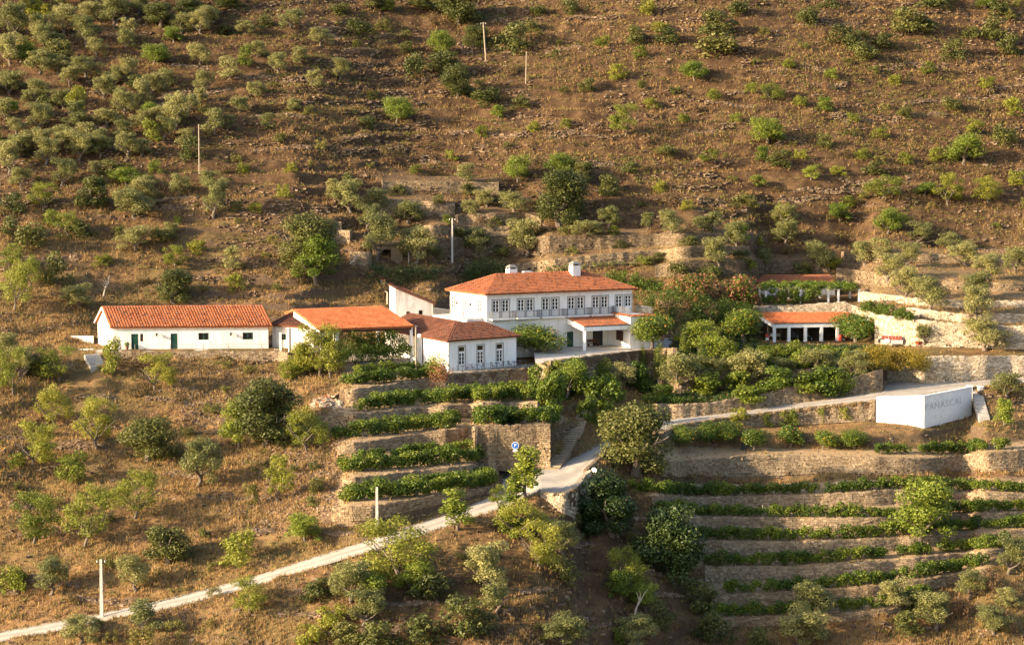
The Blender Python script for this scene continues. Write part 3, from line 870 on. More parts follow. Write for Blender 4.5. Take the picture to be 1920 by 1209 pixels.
# little white gate piers either side of the steps by the lettered wall
def flight(name, label, foot, head, width, n, mat, loc_z=None, side=True):
    """straight flight of steps from foot to head (centre line), real treads"""
    a, b = A_(foot, float), A_(head, float)
    d = b - a; dh = d[:2] / np.linalg.norm(d[:2]); nr = A_([-dh[1], dh[0]])
    root = thing(name, label, "steps", a)
    for k in range(n):
        p = a + d * (k / n); q = a + d * ((k + 1) / n)
        mb = MB()
        z1 = q[2] - a[2]; 
        pts = [p[:2] - nr * width / 2, p[:2] + nr * width / 2, q[:2] + nr * width / 2 , q[:2] - nr * width / 2]
        mb.prism([pt - a[:2] for pt in pts][::-1], z1 - 1.0, z1, 0.85 + 0.15 * (k % 2))
        mb.put("step", M[mat], root)
    return root
def g3(px, py, dz=0.0):
    p = ray(px, py, float(depth(px, py))); p[2] += dz
    return p
flight("stone_steps", "stone steps climbing past the right end of the lettered white wall", g3(1846, 785), ray(1830, 729, float(depth(1830, 727)) - 0.2), 1.3, 14, "trim")
flight("stone_steps", "dark stone stairway up the high wall right of the parking sign", ray(1036, 880, float(depth(1036, 881)) - 0.2), ray(1102, 764, float(depth(1102, 764)) - 0.2), 1.6, 26, "wall_dark")
flight("stone_steps", "pale steps beside the gable of the long white house", g3(186, 692), ray(172, 664, float(depth(190, 661)) - 1.0), 2.0, 12, "paving")
flight("stone_steps", "grey garden steps right of the round orange tree", ray(1256, 652, float(depth(1256, 654)) + 1.2), ray(1264, 634, float(depth(1256, 654)) + 9.0), 2.6, 10, "trim")
for px, py, lab in ((1818, 726, "white pier at the left of the steps by the lettered wall"), (1838, 727, "white pier at the right of the steps by the lettered wall")):
    p = ray(px, py + 18, float(depth(px, 728)) - 0.6)
    t_ = thing("gate_pier", lab, "pier", p, rz=0.2)
    MB().box(-0.28, 0.28, -0.28, 0.28, -1.0, 1.35).put("pier_body", M["white"], t_)
    MB().box(-0.34, 0.34, -0.34, 0.34, 1.353, 1.5).put("pier_cap", M["white"], t_)
# ------------------------------------------------------------------ building kit
def zlev(py, Y): return float(tan_el(py)) * Y + ZC
def corner(px, py, Y=None, z=None):
    """eave or wall corner from its place in the photo and either its distance or its height"""
    if Y is None: Y = (z - ZC) / float(tan_el(py))
    return ray(px, py, Y)
def along(P0, P1, px, z):
    """distance along the plan line P0-P1 of the point seen in photo column px at height z"""
    d = (P1 - P0)[:2]; L = np.linalg.norm(d); d = d / L
    c = (px - 960.0) / F
    return (c * (P0[1] * CP - (z - ZC) * SP) - P0[0]) / (d[0] - c * d[1] * CP)
def dirs(P0, P1):
    d = (P1 - P0)[:2]; d = d / np.linalg.norm(d)
    return A_([d[0], d[1], 0]), A_([d[1], -d[0], 0])
def inset(q, m):
    q = [A_(p, float)[:2] for p in q]; n = len(q); out = []
    for i in range(n):
        a, b, c = q[i - 1], q[i], q[(i + 1) % n]
        d1 = (b - a) / np.linalg.norm(b - a); d2 = (c - b) / np.linalg.norm(c - b)
        n1 = A_([-d1[1], d1[0]]); n2 = A_([-d2[1], d2[0]])
        A = A_([n1, n2]); out.append(np.linalg.solve(A, A_([n1 @ b + m, n2 @ b + m])))
    return out

def panel(mb, P0, P1, z0, z1, ops=(), rev=0.2, tint=1.0):
    """wall face from plan point P0 to P1 with real rectangular openings (s0,s1,h0,h1 above z0) and their reveals"""
    d, n = dirs(A_(P0), A_(P1)); L = np.linalg.norm(A_(P1)[:2] - A_(P0)[:2])
    H = z1 - z0
    ss = sorted({0.0, L, *[o[0] for o in ops], *[o[1] for o in ops]}); hh = sorted({0.0, H, *[o[2] for o in ops], *[o[3] for o in ops]})
    pt = lambda s, h, o=0.0: A_([P0[0], P0[1], z0]) + d * s + A_([0, 0, h]) - n * o
    for i in range(len(ss) - 1):
        for j in range(len(hh) - 1):
            cs, ch = (ss[i] + ss[i + 1]) / 2, (hh[j] + hh[j + 1]) / 2
            if any(o[0] < cs < o[1] and o[2] < ch < o[3] for o in ops): continue
            mb.add([pt(ss[i], hh[j]), pt(ss[i + 1], hh[j]), pt(ss[i + 1], hh[j + 1]), pt(ss[i], hh[j + 1])], [[0, 1, 2, 3]], tint=tint)
    for a, b, c, e in ops:
        ring = [(a, c), (b, c), (b, e), (a, e)]
        for k in range(4):
            p, q = ring[k], ring[(k + 1) % 4]
            mb.add([pt(*q), pt(*p), pt(*p, rev), pt(*q, rev)], [[0, 1, 2, 3]], tint=tint)
    return d, n

_mc = {}
def cached(key, fn):
    if key not in _mc: _mc[key] = fn()
    return _mc[key]

def place(name, me, parent, P, d, loc0=None):
    """object whose local x runs along the wall direction d and whose local -y faces outwards"""
    o = link(name, me, parent)
    o.location = Vector([float(c) for c in (A_(P) - (loc0 if loc0 is not None else 0))])
    o.rotation_euler = (0, 0, math.atan2(d[1], d[0]))
    return o

def joinery(w, h, rowsn, solid, leaves=2, mat="paint"):
    """leaf frames with open lights; returns mesh and the light rectangles"""
    def make():
        mb = MB(); t = 0.055; lights = []
        mb.box(0, t, 0.08, 0.15, 0, h); mb.box(w - t, w, 0.08, 0.15, 0, h); mb.box(t, w - t, 0.08, 0.15, h - t, h)
        iw = (w - 2 * t) / leaves
        for k in range(leaves):
            x0, x1 = t + k * iw, t + (k + 1) * iw
            s = 0.075
            mb.box(x0, x0 + s, 0.09, 0.14, 0, h - t); mb.box(x1 - s, x1, 0.09, 0.14, 0, h - t)
            zb = h * solid
            if solid > 0: mb.box(x0 + s, x1 - s, 0.10, 0.13, 0, zb)
            hh = (h - t - zb) / rowsn
            for r in range(rowsn):
                z0 = zb + r * hh
                mb.box(x0 + s, x1 - s, 0.095, 0.135, z0, z0 + 0.06)
                lights.append((x0 + s, x1 - s, z0 + 0.06, z0 + hh))
            mb.box(x0 + s, x1 - s, 0.095, 0.135, h - t - 0.05, h - t + 0.003)
        return mb.mesh("leaf_frames", [M[mat]]), lights
    return cached(("join", round(w, 2), round(h, 2), rowsn, solid, leaves, mat), make)

def glazed(name, parent, o3, P, d, w, h, rowsn, solid, leaves=2, mat="paint", surround=0.17, sill=False):
    me, lights = joinery(w, h, rowsn, solid, leaves, mat)
    o = place(name, me, parent, P, d, o3)
    for (x0, x1, z0, z1) in lights:
        pm = cached(("pane", round(x1 - x0, 3), round(z1 - z0, 3)), lambda: MB().box(0, x1 - x0, 0.105, 0.120, 0, z1 - z0).mesh("pane", [M["glass"]]))
        p = link("pane", pm, o); p.location = (x0, 0, z0)
    if surround:
        s = surround
        def mk():
            m = MB(); m.box(-s, 0, -0.035, 0.05, 0, h); m.box(w, w + s, -0.035, 0.05, 0, h); m.box(-s, w + s, -0.037, 0.05, h + 0.001, h + s)
            if sill: m.box(-s - 0.05, w + s + 0.05, -0.08, 0.1, -0.12, -0.001)
            return m.mesh("surround", [M["trim"]])
        link("surround", cached(("sur", round(w, 2), round(h, 2), s, sill), mk), o)
    return o

def plank_door(name, parent, o3, P, d, w, h, mat="green"):
    def mk():
        m = MB(); n = max(3, int(w / 0.2))
        for k in range(n):
            m.box(k * w / n + 0.008, (k + 1) * w / n - 0.008, 0.08 + 0.008 * (k % 2), 0.13, 0.02, h - 0.02, 0.85 + 0.15 * (k % 2))
        m.box(0, w, 0.12, 0.16, 0, h, 0.6)
        return m.mesh("door_planks", [M[mat]])
    o = place(name, cached(("pd", round(w, 2), round(h, 2), mat), mk), parent, P, d, o3)
    hm = cached("handle", lambda: MB().box(0, 0.05, 0.0, 0.08, 0, 0.14).mesh("handle", [M["dark"]]))
    hd = link("handle", hm, o); hd.location = (w - 0.16, 0, 1.0)
    return o

def tile_field(poly, pitch=0.25, rowl=0.42, b=None, rs=RNG, tone=(0.3, 0.8)):
    """overlapping barrel tiles laid in columns over a planar roof face; poly[0]-poly[1] is the eave"""
    P = A_(poly, float); a = P[1] - P[0]; a /= np.linalg.norm(a)
    nr = np.cross(P[1] - P[0], P[-1] - P[0]); nr /= np.linalg.norm(nr)
    if nr[2] < 0: nr = -nr
    bb = np.cross(nr, a) if b is None else A_(b, float) / np.linalg.norm(b)
    # oblique coordinates: X = P0 + s a + t bb
    G = np.linalg.lstsq(np.c_[a, bb], (P - P[0]).T, rcond=None)[0].T
    s_all = np.arange(G[:, 0].min() + pitch / 2, G[:, 0].max(), pitch)
    V, Qs, tn, n = [], [], [], 0
    prof = [(-0.5, 0.0), (-0.24, 0.46), (0.24, 0.46), (0.5, 0.0)]
    for s in s_all:
        ts = []
        for i in range(len(G)):
            p, q = G[i], G[(i + 1) % len(G)]
            if (p[0] - s) * (q[0] - s) <= 0 and abs(p[0] - q[0]) > 1e-9:
                ts.append(p[1] + (q[1] - p[1]) * (s - p[0]) / (q[0] - p[0]))
        if len(ts) < 2: continue
        t0, t1 = min(ts), max(ts)
        if t1 - t0 < 0.15: continue
        nrow = max(1, int(round((t1 - t0) / rowl))); e = np.linspace(t0, t1, nrow + 1)
        for k in range(nrow):
            c = np.clip(rs.normal(0.5 * (tone[0] + tone[1]), 0.28 * (tone[1] - tone[0]) + 0.05), 0, 1)
            for tt, lift, wd in ((e[k] - 0.05, 0.055, 1.06), (e[k + 1], 0.0, 0.92)):
                for u, v in prof:
                    V.append(P[0] + a * (s + u * pitch * wd + rs.uniform(-.006, .006)) + bb * tt + nr * (v * pitch * wd + lift))
                    tn.append(c)
            Qs += [[n, n + 1, n + 5, n + 4], [n + 1, n + 2, n + 6, n + 5], [n + 2, n + 3, n + 7, n + 6], [n, n + 3, n + 2, n + 1]]
            n += 8
    return A_(V), A_(Qs), A_(tn)

def ridge_caps(mb, a, b, r=0.15, seg=0.42, rs=RNG):
    a, b = A_(a, float), A_(b, float); L = np.linalg.norm(b - a); n = max(1, int(L / seg)); d = (b - a) / L
    u = np.cross(d, (0, 0, 1)); u /= np.linalg.norm(u); w = np.cross(u, d)
    for k in range(n):
        p, q = a + d * (k * L / n - 0.04), a + d * ((k + 1) * L / n)
        V = []
        for c, rr, up in ((p, r * 1.12, 0.03), (q, r * 0.9, 0.0)):
            for t in np.linspace(0, math.pi, 6):
                V.append(c + u * math.cos(t) * rr + w * (math.sin(t) * rr + up - 0.02))
        mb.add(V, [[i, i + 1, i + 7, i + 6] for i in range(5)] + [[0, 5, 4, 1]], T=[[1, 4, 3], [1, 3, 2]], tint=float(np.clip(rs.normal(0.62, 0.15), 0, 1)))

def roof(parent, o3, faces, ridges, mat, name="roof", pitch=0.25, tone=(0.15, 0.9), b=None, slab=0.14, slabmat=None, seed=1):
    """roof part: deck solid below, tile and ridge sub-parts on top"""
    rs = np.random.RandomState(seed)
    deck = MB()
    for f in faces:
        f = A_(f, float) - o3; n = len(f)
        lo = f.copy(); lo[:, 2] -= slab
        q = [list(range(n))[::-1]]
        V = np.concatenate([lo, f - A_([0, 0, 0.02])])
        Qs = [[i, (i + 1) % n, n + (i + 1) % n, n + i] for i in range(n)]
        if n == 4: deck.add(V, Qs + [[3, 2, 1, 0], [4, 5, 6, 7]], tint=0.5)
        else: deck.add(V, Qs, [[2, 1, 0], [3, 4, 5]], tint=0.5)
    rt = deck.put(name, M[slabmat or mat], parent)
    Vs, Qs, Ts, n = [], [], [], 0
    for i, f in enumerate(faces):
        V, Qq, tn = tile_field(A_(f, float) - o3, pitch, 0.42, b[i] if b else None, rs, tone)
        Vs.append(V); Qs.append(Qq + n); Ts.append(tn); n += len(V)
    tl = link("roof_tiles", mk_mesh("roof_tiles", np.concatenate(Vs), np.concatenate(Qs), None, [M[mat]], np.concatenate(Ts)), rt)
    tag(tl, kind="stuff")
    if ridges:
        rc = MB()
        for a, bb in ridges: ridge_caps(rc, A_(a) - o3, A_(bb) - o3, rs=rs)
        tag(rc.put("ridge_tiles", M[mat], rt), kind="stuff")
    return rt

def railing(parent, o3, pts, h=0.95, gap=0.14, mat="grey_rail", name="railing"):
    mb = MB()
    for a, b in zip(pts[:-1], pts[1:]):
        a, b = A_(a, float) - o3, A_(b, float) - o3; L = np.linalg.norm(b - a)
        up = A_([0, 0, h])
        mb.bar(a + up, b + up, 0.035, 4); mb.bar(a + A_([0, 0, 0.1]), b + A_([0, 0, 0.1]), 0.02, 4)
        for k in range(int(L / gap) + 1):
            p = a + (b - a) * min(1, k * gap / L); mb.bar(p, p + up, 0.017, 4, cap=False)
    return mb.put(name, M[mat], parent)

# ------------------------------------------------------------------ the white mansion
Z_COURT = ZC - 32.4
def mansion():
    A = corner(910, 552, Y=300.0); z = A[2]
    B = corner(1195, 541, z=z); C = corner(835, 543, z=z)
    D = B + (C - A)
    root = thing("mansion", "two storey white mansion with hipped tile roof, balconies and two chimneys", "house", (*A[:2], Z_COURT))
    o3 = A_([A[0], A[1], Z_COURT])
    W = inset([A, B, D, C], 0.5)
    fl, fr, br, bl = [A_([*w, 0]) for w in W]
    zt, zb = z - 0.12, Z_COURT - 1.0
    zs = zlev(592.5, W[0][1] + 2.0)                       # upper floor level at the balconies
    zs = z - 3.35
    wall = MB()
    # front openings: twelve french doors upstairs
    cx = [929.8, 947.9, 977, 993.8, 1023, 1041, 1071.4, 1088.6, 1117, 1133.5, 1160.4, 1177.8]
    dw, dh = 1.02, 2.45
    S_ = [along(fl, fr, c, zs + 1.2) for c in cx]
    ops = [(s - dw / 2, s + dw / 2, zs - zb, zs - zb + dh) for s in S_]
    sw = along(fl, fr, 1079.5, zs - 1.5)
    ops.append((sw - 0.45, sw + 0.45, zs - zb - 1.75, zs - zb - 0.75))
    sd1 = along(fl, fr, 1069, Z_COURT + 1)
    ops.append((sd1 - 0.5, sd1 + 0.5, 1.0, 3.2))
    sd2 = along(fl, fr, 1121, Z_COURT + 1)
    ops.append((sd2 - 0.8, sd2 + 0.8, 1.0, 3.3))
    d, n = panel(wall, fl - o3, fr - o3, zb - o3[2], zt - o3[2], ops)
    panel(wall, fr - o3, br - o3, zb - o3[2], zt - o3[2]); panel(wall, br - o3, bl - o3, zb - o3[2], zt - o3[2])
    lz = [849, 873, 898]
    SLs = [along(bl, fl, c, zs + 1.2) for c in lz]
    lops = [(s - dw / 2, s + dw / 2, zs - zb, zs - zb + dh) for s in SLs]
    dl, nl = panel(wall, bl - o3, fl - o3, zb - o3[2], zt - o3[2], lops)
    # cornice band under the eaves
    wall.put("wall", M["white"], root)
    cor = MB()
    for p, q in ((fl, fr), (bl, fl)):
        dd, nn = dirs(p, q); L = np.linalg.norm((q - p)[:2])
        a = p + nn * 0.12 - o3; b = p + dd * L + nn * 0.12 - o3; a2 = p - o3 + nn * 0.002; b2 = p + dd * L - o3 + nn * 0.002
        cor.hexa([(*a[:2], zt - 0.28 - o3[2]), (*b[:2], zt - 0.28 - o3[2]), (*b2[:2], zt - 0.28 - o3[2]), (*a2[:2], zt - 0.28 - o3[2]), (*a[:2], zt - o3[2]), (*b[:2], zt - o3[2]), (*b2[:2], zt - o3[2]), (*a2[:2], zt - o3[2])])
    cor.put("cornice", M["white"], root)
    for s in S_:
        glazed("french_door", root, o3, A_([*(fl[:2]), zs]) + d * (s - dw / 2), d, dw, dh, 3, 0.36)
    for s in SLs:
        glazed("french_door", root, o3, A_([*(bl[:2]), zs]) + dl * (s - dw / 2), dl, dw, dh, 3, 0.36)
    glazed("window", root, o3, A_([*(fl[:2]), zs - 1.75]) + d * (sw - 0.45), d, 0.9, 1.0, 1, 0.0, 2, "green", 0)
    plank_door("door", root, o3, A_([*(fl[:2]), Z_COURT]) + d * (sd1 - 0.5), d, 1.0, 2.2)
    plank_door("door", root, o3, A_([*(fl[:2]), Z_COURT]) + d * (sd2 - 0.8), d, 1.6, 2.3, "dark")
    # balconies, each slab with its railing
    for k, (i, j) in enumerate(((0, 1), (2, 3), (4, 5), (6, 7), (8, 9))):
        s0, s1 = S_[i] - 0.95, S_[j] + 1.0
        p0, p1 = A_([*fl[:2], zs]) + d * s0 + n * 0.003, A_([*fl[:2], zs]) + d * s1 + n * 0.003
        q0, q1 = p0 + n * 0.95, p1 + n * 0.95
        bal = MB()
        dn = A_([0, 0, 0.16]); b0 = n * 0.25
        bal.hexa(A_([q0 - dn, q1 - dn, p1 - dn, p0 - dn, q0, q1, p1, p0]) - o3)
        bal.hexa(A_([q0 - dn * 2.3 - b0 * 2 + d * 0.3, q1 - dn * 2.3 - b0 * 2 - d * 0.3, p1 - dn * 2.3 - d * 0.3, p0 - dn * 2.3 + d * 0.3, q0 - dn * 1.01 - b0 * 0.3, q1 - dn * 1.01 - b0 * 0.3, p1 - dn * 1.01, p0 - dn * 1.01]) - o3)
        bo = bal.put("balcony", M["white"], root)
        railing(bo, o3, [p0 - n * -0.04, q0 - n * 0.05, q1 - n * 0.05, p1 - n * -0.04])
    # terrace along the left side
    p0, p1 = A_([*bl[:2], zs]) - dl * 0.5, A_([*fl[:2], zs]) - dl * 0.9
    p0 = p0 + nl * 0.004; p1 = p1 + nl * 0.004
    q0, q1 = p0 + nl * 2.6, p1 + nl * 2.6
    tr = MB(); dn = A_([0, 0, zs - Z_COURT + 1.0])
    tr.hexa(A_([q0 - dn, q1 - dn, p1 - dn, p0 - dn, q0, q1, p1, p0]) - o3, 0.95)
    to = tr.put("side_terrace", M["white"], root)
    railing(to, o3, [q0 + nl * -0.1, q1 + nl * -0.1, p1 + nl * 0.1])
    # wing with a tiled coping, right front, carrying a terrace
    s0 = along(fl, fr, 1148, zs - 1.5); sE = np.linalg.norm((fr - fl)[:2])
    fw = 5.2
    a0 = A_([*fl[:2], 0]) + d * s0 + n * 0.004; a1 = A_([*fl[:2], 0]) + d * (sE + 0.6) + n * 0.004
    w0, w1 = a0 + n * fw, a1 + n * fw
    wing = MB()
    zw = zs + 0.02
    panel(wing, w0 - o3, w1 - o3, zb - o3[2], zw - o3[2])
    sdoor = 1.4
    panel(wing, a0 - o3, w0 - o3, zb - o3[2], zw - o3[2], [(1.0, 3.2, 1.9, 3.3)])
    panel(wing, w1 - o3, a1 - o3, zb - o3[2], zw - o3[2])
    wing.add(A_([[*w0[:2], zw], [*w1[:2], zw], [*a1[:2], zw], [*a0[:2], zw]]) - o3, [[0, 1, 2, 3]])
    wo = wing.put("wing", M["white"], root)
    dw_, nw_ = dirs(a0, w0)
    plank_door("shutter", root, o3, A_([*a0[:2], Z_COURT + 0.9]) + dw_ * 1.0, dw_, 2.2, 1.4, "brown")
    cp = MB()
    up = A_([0, 0, 1.0])
    for a, b in ((w0, w1), (a0, w0), (w1, a1)):
        dd, nn = dirs(a, b)
        a_, b_ = A_([*a[:2], zw]), A_([*b[:2], zw])
        V, Qq, tn = tile_field(A_([a_ + nn * 0.35 - up * 0.05, b_ + nn * 0.35 - up * 0.05, b_ - nn * 0.35 + up * 0.14, a_ - nn * 0.35 + up * 0.14]) - o3, 0.25)
        cp.add(V, Qq, tint=np.repeat(tn[:, None], 3, 1))
    tag(cp.put("coping_tiles", M["tile"], wo), kind="stuff")
    wz = A_([0, 0, zw + 0.1])
    railing(wo, o3, [a0 * A_([1, 1, 0]) + wz, w0 * A_([1, 1, 0]) + wz - n * 0.4, w1 * A_([1, 1, 0]) + wz - n * 0.4, a1 * A_([1, 1, 0]) + wz])
    # porch between facade and wing
    sp = along(fl, fr, 1062, Z_COURT + 3)
    c0 = A_([*fl[:2], 0]) + d * sp + n * 0.01
    c1 = c0 + n * fw; c2 = A_([*w0[:2], 0]) - d * 0.02; c3 = a0 * A_([1, 1, 0]) - d * 0.02 + n * 0.01
    zp, zpb = Z_COURT + 3.35, Z_COURT + 4.15
    R4 = [A_([*c1[:2], zp]), A_([*c2[:2], zp]), A_([*c3[:2], zpb]), A_([*c0[:2], zpb])]
    roof(root, o3, [R4], [], "tile", "porch_roof", slab=0.1, slabmat="white", seed=5, tone=(0.5, 0.95))
    pb = MB()
    def beam(a, b, z0, z1, wd=0.25):
        dd, nn = dirs(a, b); pts = [a, b, b - nn * wd, a - nn * wd]
        pb.hexa(np.concatenate([[(*(p - o3)[:2], z0 - o3[2]) for p in pts], [(*(p - o3)[:2], z1 - o3[2]) for p in pts]]))
    beam(c1, c2, zp - 0.62, zp - 0.102)
    # raking side beam
    dd, nn = dirs(c0, c1)
    pts = [c0 + dd * 0.01, c1 - dd * 0.26, c1 - dd * 0.26 - nn * 0.25, c0 + dd * 0.01 - nn * 0.25]
    lo = [zpb - 0.75, zp - 0.62, zp - 0.62, zpb - 0.75]; hi = [zpb - 0.11, zp - 0.07, zp - 0.07, zpb - 0.11]
    pb.hexa(np.concatenate([[(*(p - o3)[:2], h - o3[2]) for p, h in zip(pts, lo)], [(*(p - o3)[:2], h - o3[2]) for p, h in zip(pts, hi)]]))
    pb.put("porch_beam", M["white"], root)
    pc = MB(); q = c1 - n * 0.2 + d * 0.2 - o3
    pc.box(q[0] - 0.2, q[0] + 0.2, q[1] - 0.2, q[1] + 0.2, -0.3, zp - 0.623 - o3[2])
    pc.put("porch_column", M["white"], root)
    pf = MB(); e4 = [c1 + n * 0.35 - d * 0.5, c2 + n * 0.35, c3 + n * 0.02, c0 - d * 0.5]
    pf.prism([(p - o3)[:2] for p in e4], -0.5, 0.12)
    pf.put("porch_floor", M["paving"], root)
    # main roof
    half = 0.5 * np.linalg.norm((C - A)[:2])
    dA, nA = dirs(A, B); L = np.linalg.norm((B - A)[:2]); mid = 0.5 * (C - A)
    zr = z + 2.25
    R0 = A + mid + dA * half * 0.95; R1 = B + mid - dA * half * 1.05
    R0 = A_([*R0[:2], zr]); R1 = A_([*R1[:2], zr])
    roof(root, o3, [[A, B, R1, R0], [C, A, R0], [B, D, R1], [D, C, R0, R1]], [(R0, R1), (A, R0), (C, R0), (B, R1), (D, R1)], "tile", seed=2)
    # chimneys
    def chimney(px, back, w, h0, h1, capped=True):
        s = along(R0, R1, px, zr)
        p = A_([*(R0[:2] + dirs(R0, R1)[0][:2] * s), zr]) - dirs(R0, R1)[1] * back
        ch = MB(); ch.box(-w / 2, w / 2, -w / 2, w / 2, h0, h1)
        co = place("chimney", ch.mesh("chimney", [M["white"]]), root, p, dirs(R0, R1)[0], o3)
        if not capped: return
        cap = MB()
        for sx in (-1, 1):
            for sy in (-1, 1):
                cap.box(sx * w * 0.4 - 0.09, sx * w * 0.4 + 0.09, sy * w * 0.4 - 0.09, sy * w * 0.4 + 0.09, h1 + 0.002, h1 + 0.22)
        cap.box(-w * 0.3, w * 0.3, -w * 0.3, w * 0.3, h1 + 0.001, h1 + 0.215, 0.1)
        k = w / 2 + 0.08; zc = h1 + 0.223
        cap.add([(-k, -k, zc), (k, -k, zc), (k, k, zc), (-k, k, zc), (-k * .4, -k * .4, zc + 0.34), (k * .4, -k * .4, zc + 0.34), (k * .4, k * .4, zc + 0.34), (-k * .4, k * .4, zc + 0.34)], [[3, 2, 1, 0], [4, 5, 6, 7], [0, 1, 5, 4], [1, 2, 6, 5], [2, 3, 7, 6], [3, 0, 4, 7]], tint=0.5)
        link("chimney_cap", cap.mesh("chimney_cap", [M["trim"]]), co)
    chimney(1073, -0.75, 1.2, -0.75, 0.95)
    chimney(965, 1.0, 1.2, -0.8, 0.62)
    chimney(997, 1.4, 1.1, -0.8, 0.16, False)
    # wall lanterns on the left face, bench and board in the porch
    for px in (860, 885):
        s = along(bl, fl, px, zs + 1.9); p = A_([*bl[:2], zs + 1.75]) + dl * s
        lm = cached("lantern", lambda: (lambda m: (m.box(-0.03, 0.03, -0.3, 0, 0.1, 0.16), m.box(-0.12, 0.12, -0.42, -0.2, -0.25, 0.1), m)[-1])(MB()).mesh("lantern", [M["dark"]]))
        place("wall_lantern", lm, root, p, dl, o3)
    return dict(fl=fl, fr=fr, d=d, n=n, o3=o3, c0=c0, c1=c1, zs=zs, w0=w0, w1=w1)
MAN = mansion()

def bench(loc, rz, label):
    t = thing("bench", label, "bench", loc, rz)
    MB().box(-0.9, 0.9, -0.25, 0.2, 0.40, 0.46).put("seat", M["brown"], t)
    MB().box(-0.9, 0.9, 0.2, 0.26, 0.55, 0.95).put("backrest", M["brown"], t)
    for sx in (-0.75, 0.75):
        MB().box(sx - 0.05, sx + 0.05, -0.22, 0.22, 0.0, 0.40).put("leg", M["brown"], t)
_p = MAN["fl"] + MAN["d"] * along(MAN["fl"], MAN["fr"], 1108, Z_COURT + 0.5) + MAN["n"] * 0.7
bench((_p[0], _p[1], Z_COURT + 0.12), math.atan2(MAN["d"][1], MAN["d"][0]), "dark wooden bench under the porch of the white mansion")

# ------------------------------------------------------------------ the white annex
def annex():
    A = corner(838, 639.5, Y=287.0); z = A[2]
    B = corner(976, 629.6, z=z); C = corner(786, 630, z=z)
    D = B + (C - A)
    zg = zlev(694, 288.0) - 0.1
    root = thing("annex", "low white annex with hipped brown tile roof and three tall glazed doors", "house", (A[0], A[1], zg))
    o3 = A_([A[0], A[1], zg])
    fl, fr, br, bl = [A_([*w, 0]) for w in inset([A, B, D, C], 0.42)]
    zb, zt = zg - 1.2, z - 0.1
    w = MB()
    S_ = [along(fl, fr, c, zg + 1.5) for c in (866, 901, 937)]
    dw, dh = 1.0, 3.05
    ops = [(s - dw / 2, s + dw / 2, 1.25, 1.25 + dh) for s in S_]
    d, n = panel(w, fl - o3, fr - o3, zb - zg, zt - zg, ops)
    for a, b in ((fr, br), (br, bl), (bl, fl)): panel(w, a - o3, b - o3, zb - zg, zt - zg)
    # back wing
    dl, nl = dirs(A, C)      # runs backwards from the front-left corner
    wl = 11.0
    dirw = (C - A)[:2] / np.linalg.norm((C - A)[:2]); dirw = A_([*dirw, 0])
    E0 = C + dirs(A, B)[0] * 0.0; E1 = C + dirw * wl
    E2 = D + dirw * wl - dirs(A, B)[0] * 2.5; E3 = D - dirs(A, B)[0] * 2.5
    q = inset([E0 + dirw * -0.5, E3 + dirw * -0.5, E2, E1], 0.42)
    for i in (1, 2, 3): panel(w, A_([*q[i], 0]) - o3, A_([*q[(i + 1) % 4], 0]) - o3, zb - zg, zt - zg)
    w.put("wall", M["white"], root)
    for s in S_:
        P = A_([*fl[:2], zg + 0.05]) + d * (s - dw / 2)
        g = glazed("french_door", root, o3, P, d, dw, 2.25, 3, 0.30, surround=0)
        tb = MB(); tb.box(0, dw, 0.08, 0.15, 2.252, 2.40); tb.box(0, 0.07, 0.08, 0.15, 2.402, 3.05); tb.box(dw - 0.07, dw, 0.08, 0.15, 2.402, 3.05); tb.box(0.072, dw - 0.072, 0.08, 0.15, 2.97, 3.05)
        tf = place("transom", tb.mesh("transom", [M["paint"]]), root, P, d, o3)
        link("pane", MB().box(0.07, dw - 0.07, 0.105, 0.12, 2.402, 2.97).mesh("pane", [M["glass"]]), tf)
        s_ = 0.16; m = MB(); h = 3.05
        m.box(-s_, 0, -0.035, 0.05, 0, h); m.box(dw, dw + s_, -0.035, 0.05, 0, h); m.box(-s_, dw + s_, -0.037, 0.05, h + 0.001, h + s_)
        place("surround", m.mesh("surround", [M["trim"]]), root, P, d, o3)
    mid = 0.5 * (C - A); half = np.linalg.norm(mid[:2]); dA = dirs(A, B)[0]
    zr = z + 1.75
    R0 = A_([*(A + mid + dA * half * 0.9)[:2], zr]); R1 = A_([*(B + mid - dA * half * 1.0)[:2], zr])
    hw = 0.5 * np.linalg.norm((E3 - E0)[:2])
    Q0 = A_([*(0.5 * (E0 + E3) - dirw * half * 0.9)[:2], zr + 0.1]); Q1 = A_([*(0.5 * (E1 + E2))[:2], zr + 0.1])
    E0_ = A_([*(E0 - dirw * half * 0.9)[:2], z + 0.02]); E3_ = A_([*(E3 - dirw * half * 0.9)[:2], z + 0.02])
    roof(root, o3, [[A, B, R1, R0], [C, A, R0], [B, D, R1], [D, C, R0, R1], [E1, E0_, Q0, Q1], [E3_, E2, Q1, Q0]], [(R0, R1), (A, R0), (B, R1), (C, R0), (Q0, Q1)], "tile_old", seed=3)
    gb = MB(); gb.add(A_([E1, E2, Q1]) - o3 - A_([0, 0, 0.16]), None, [[1, 0, 2]]); gb.put("gable", M["white"], root)
    return dict(fl=fl, fr=fr, d=d, n=n, zg=zg)
ANX = annex()

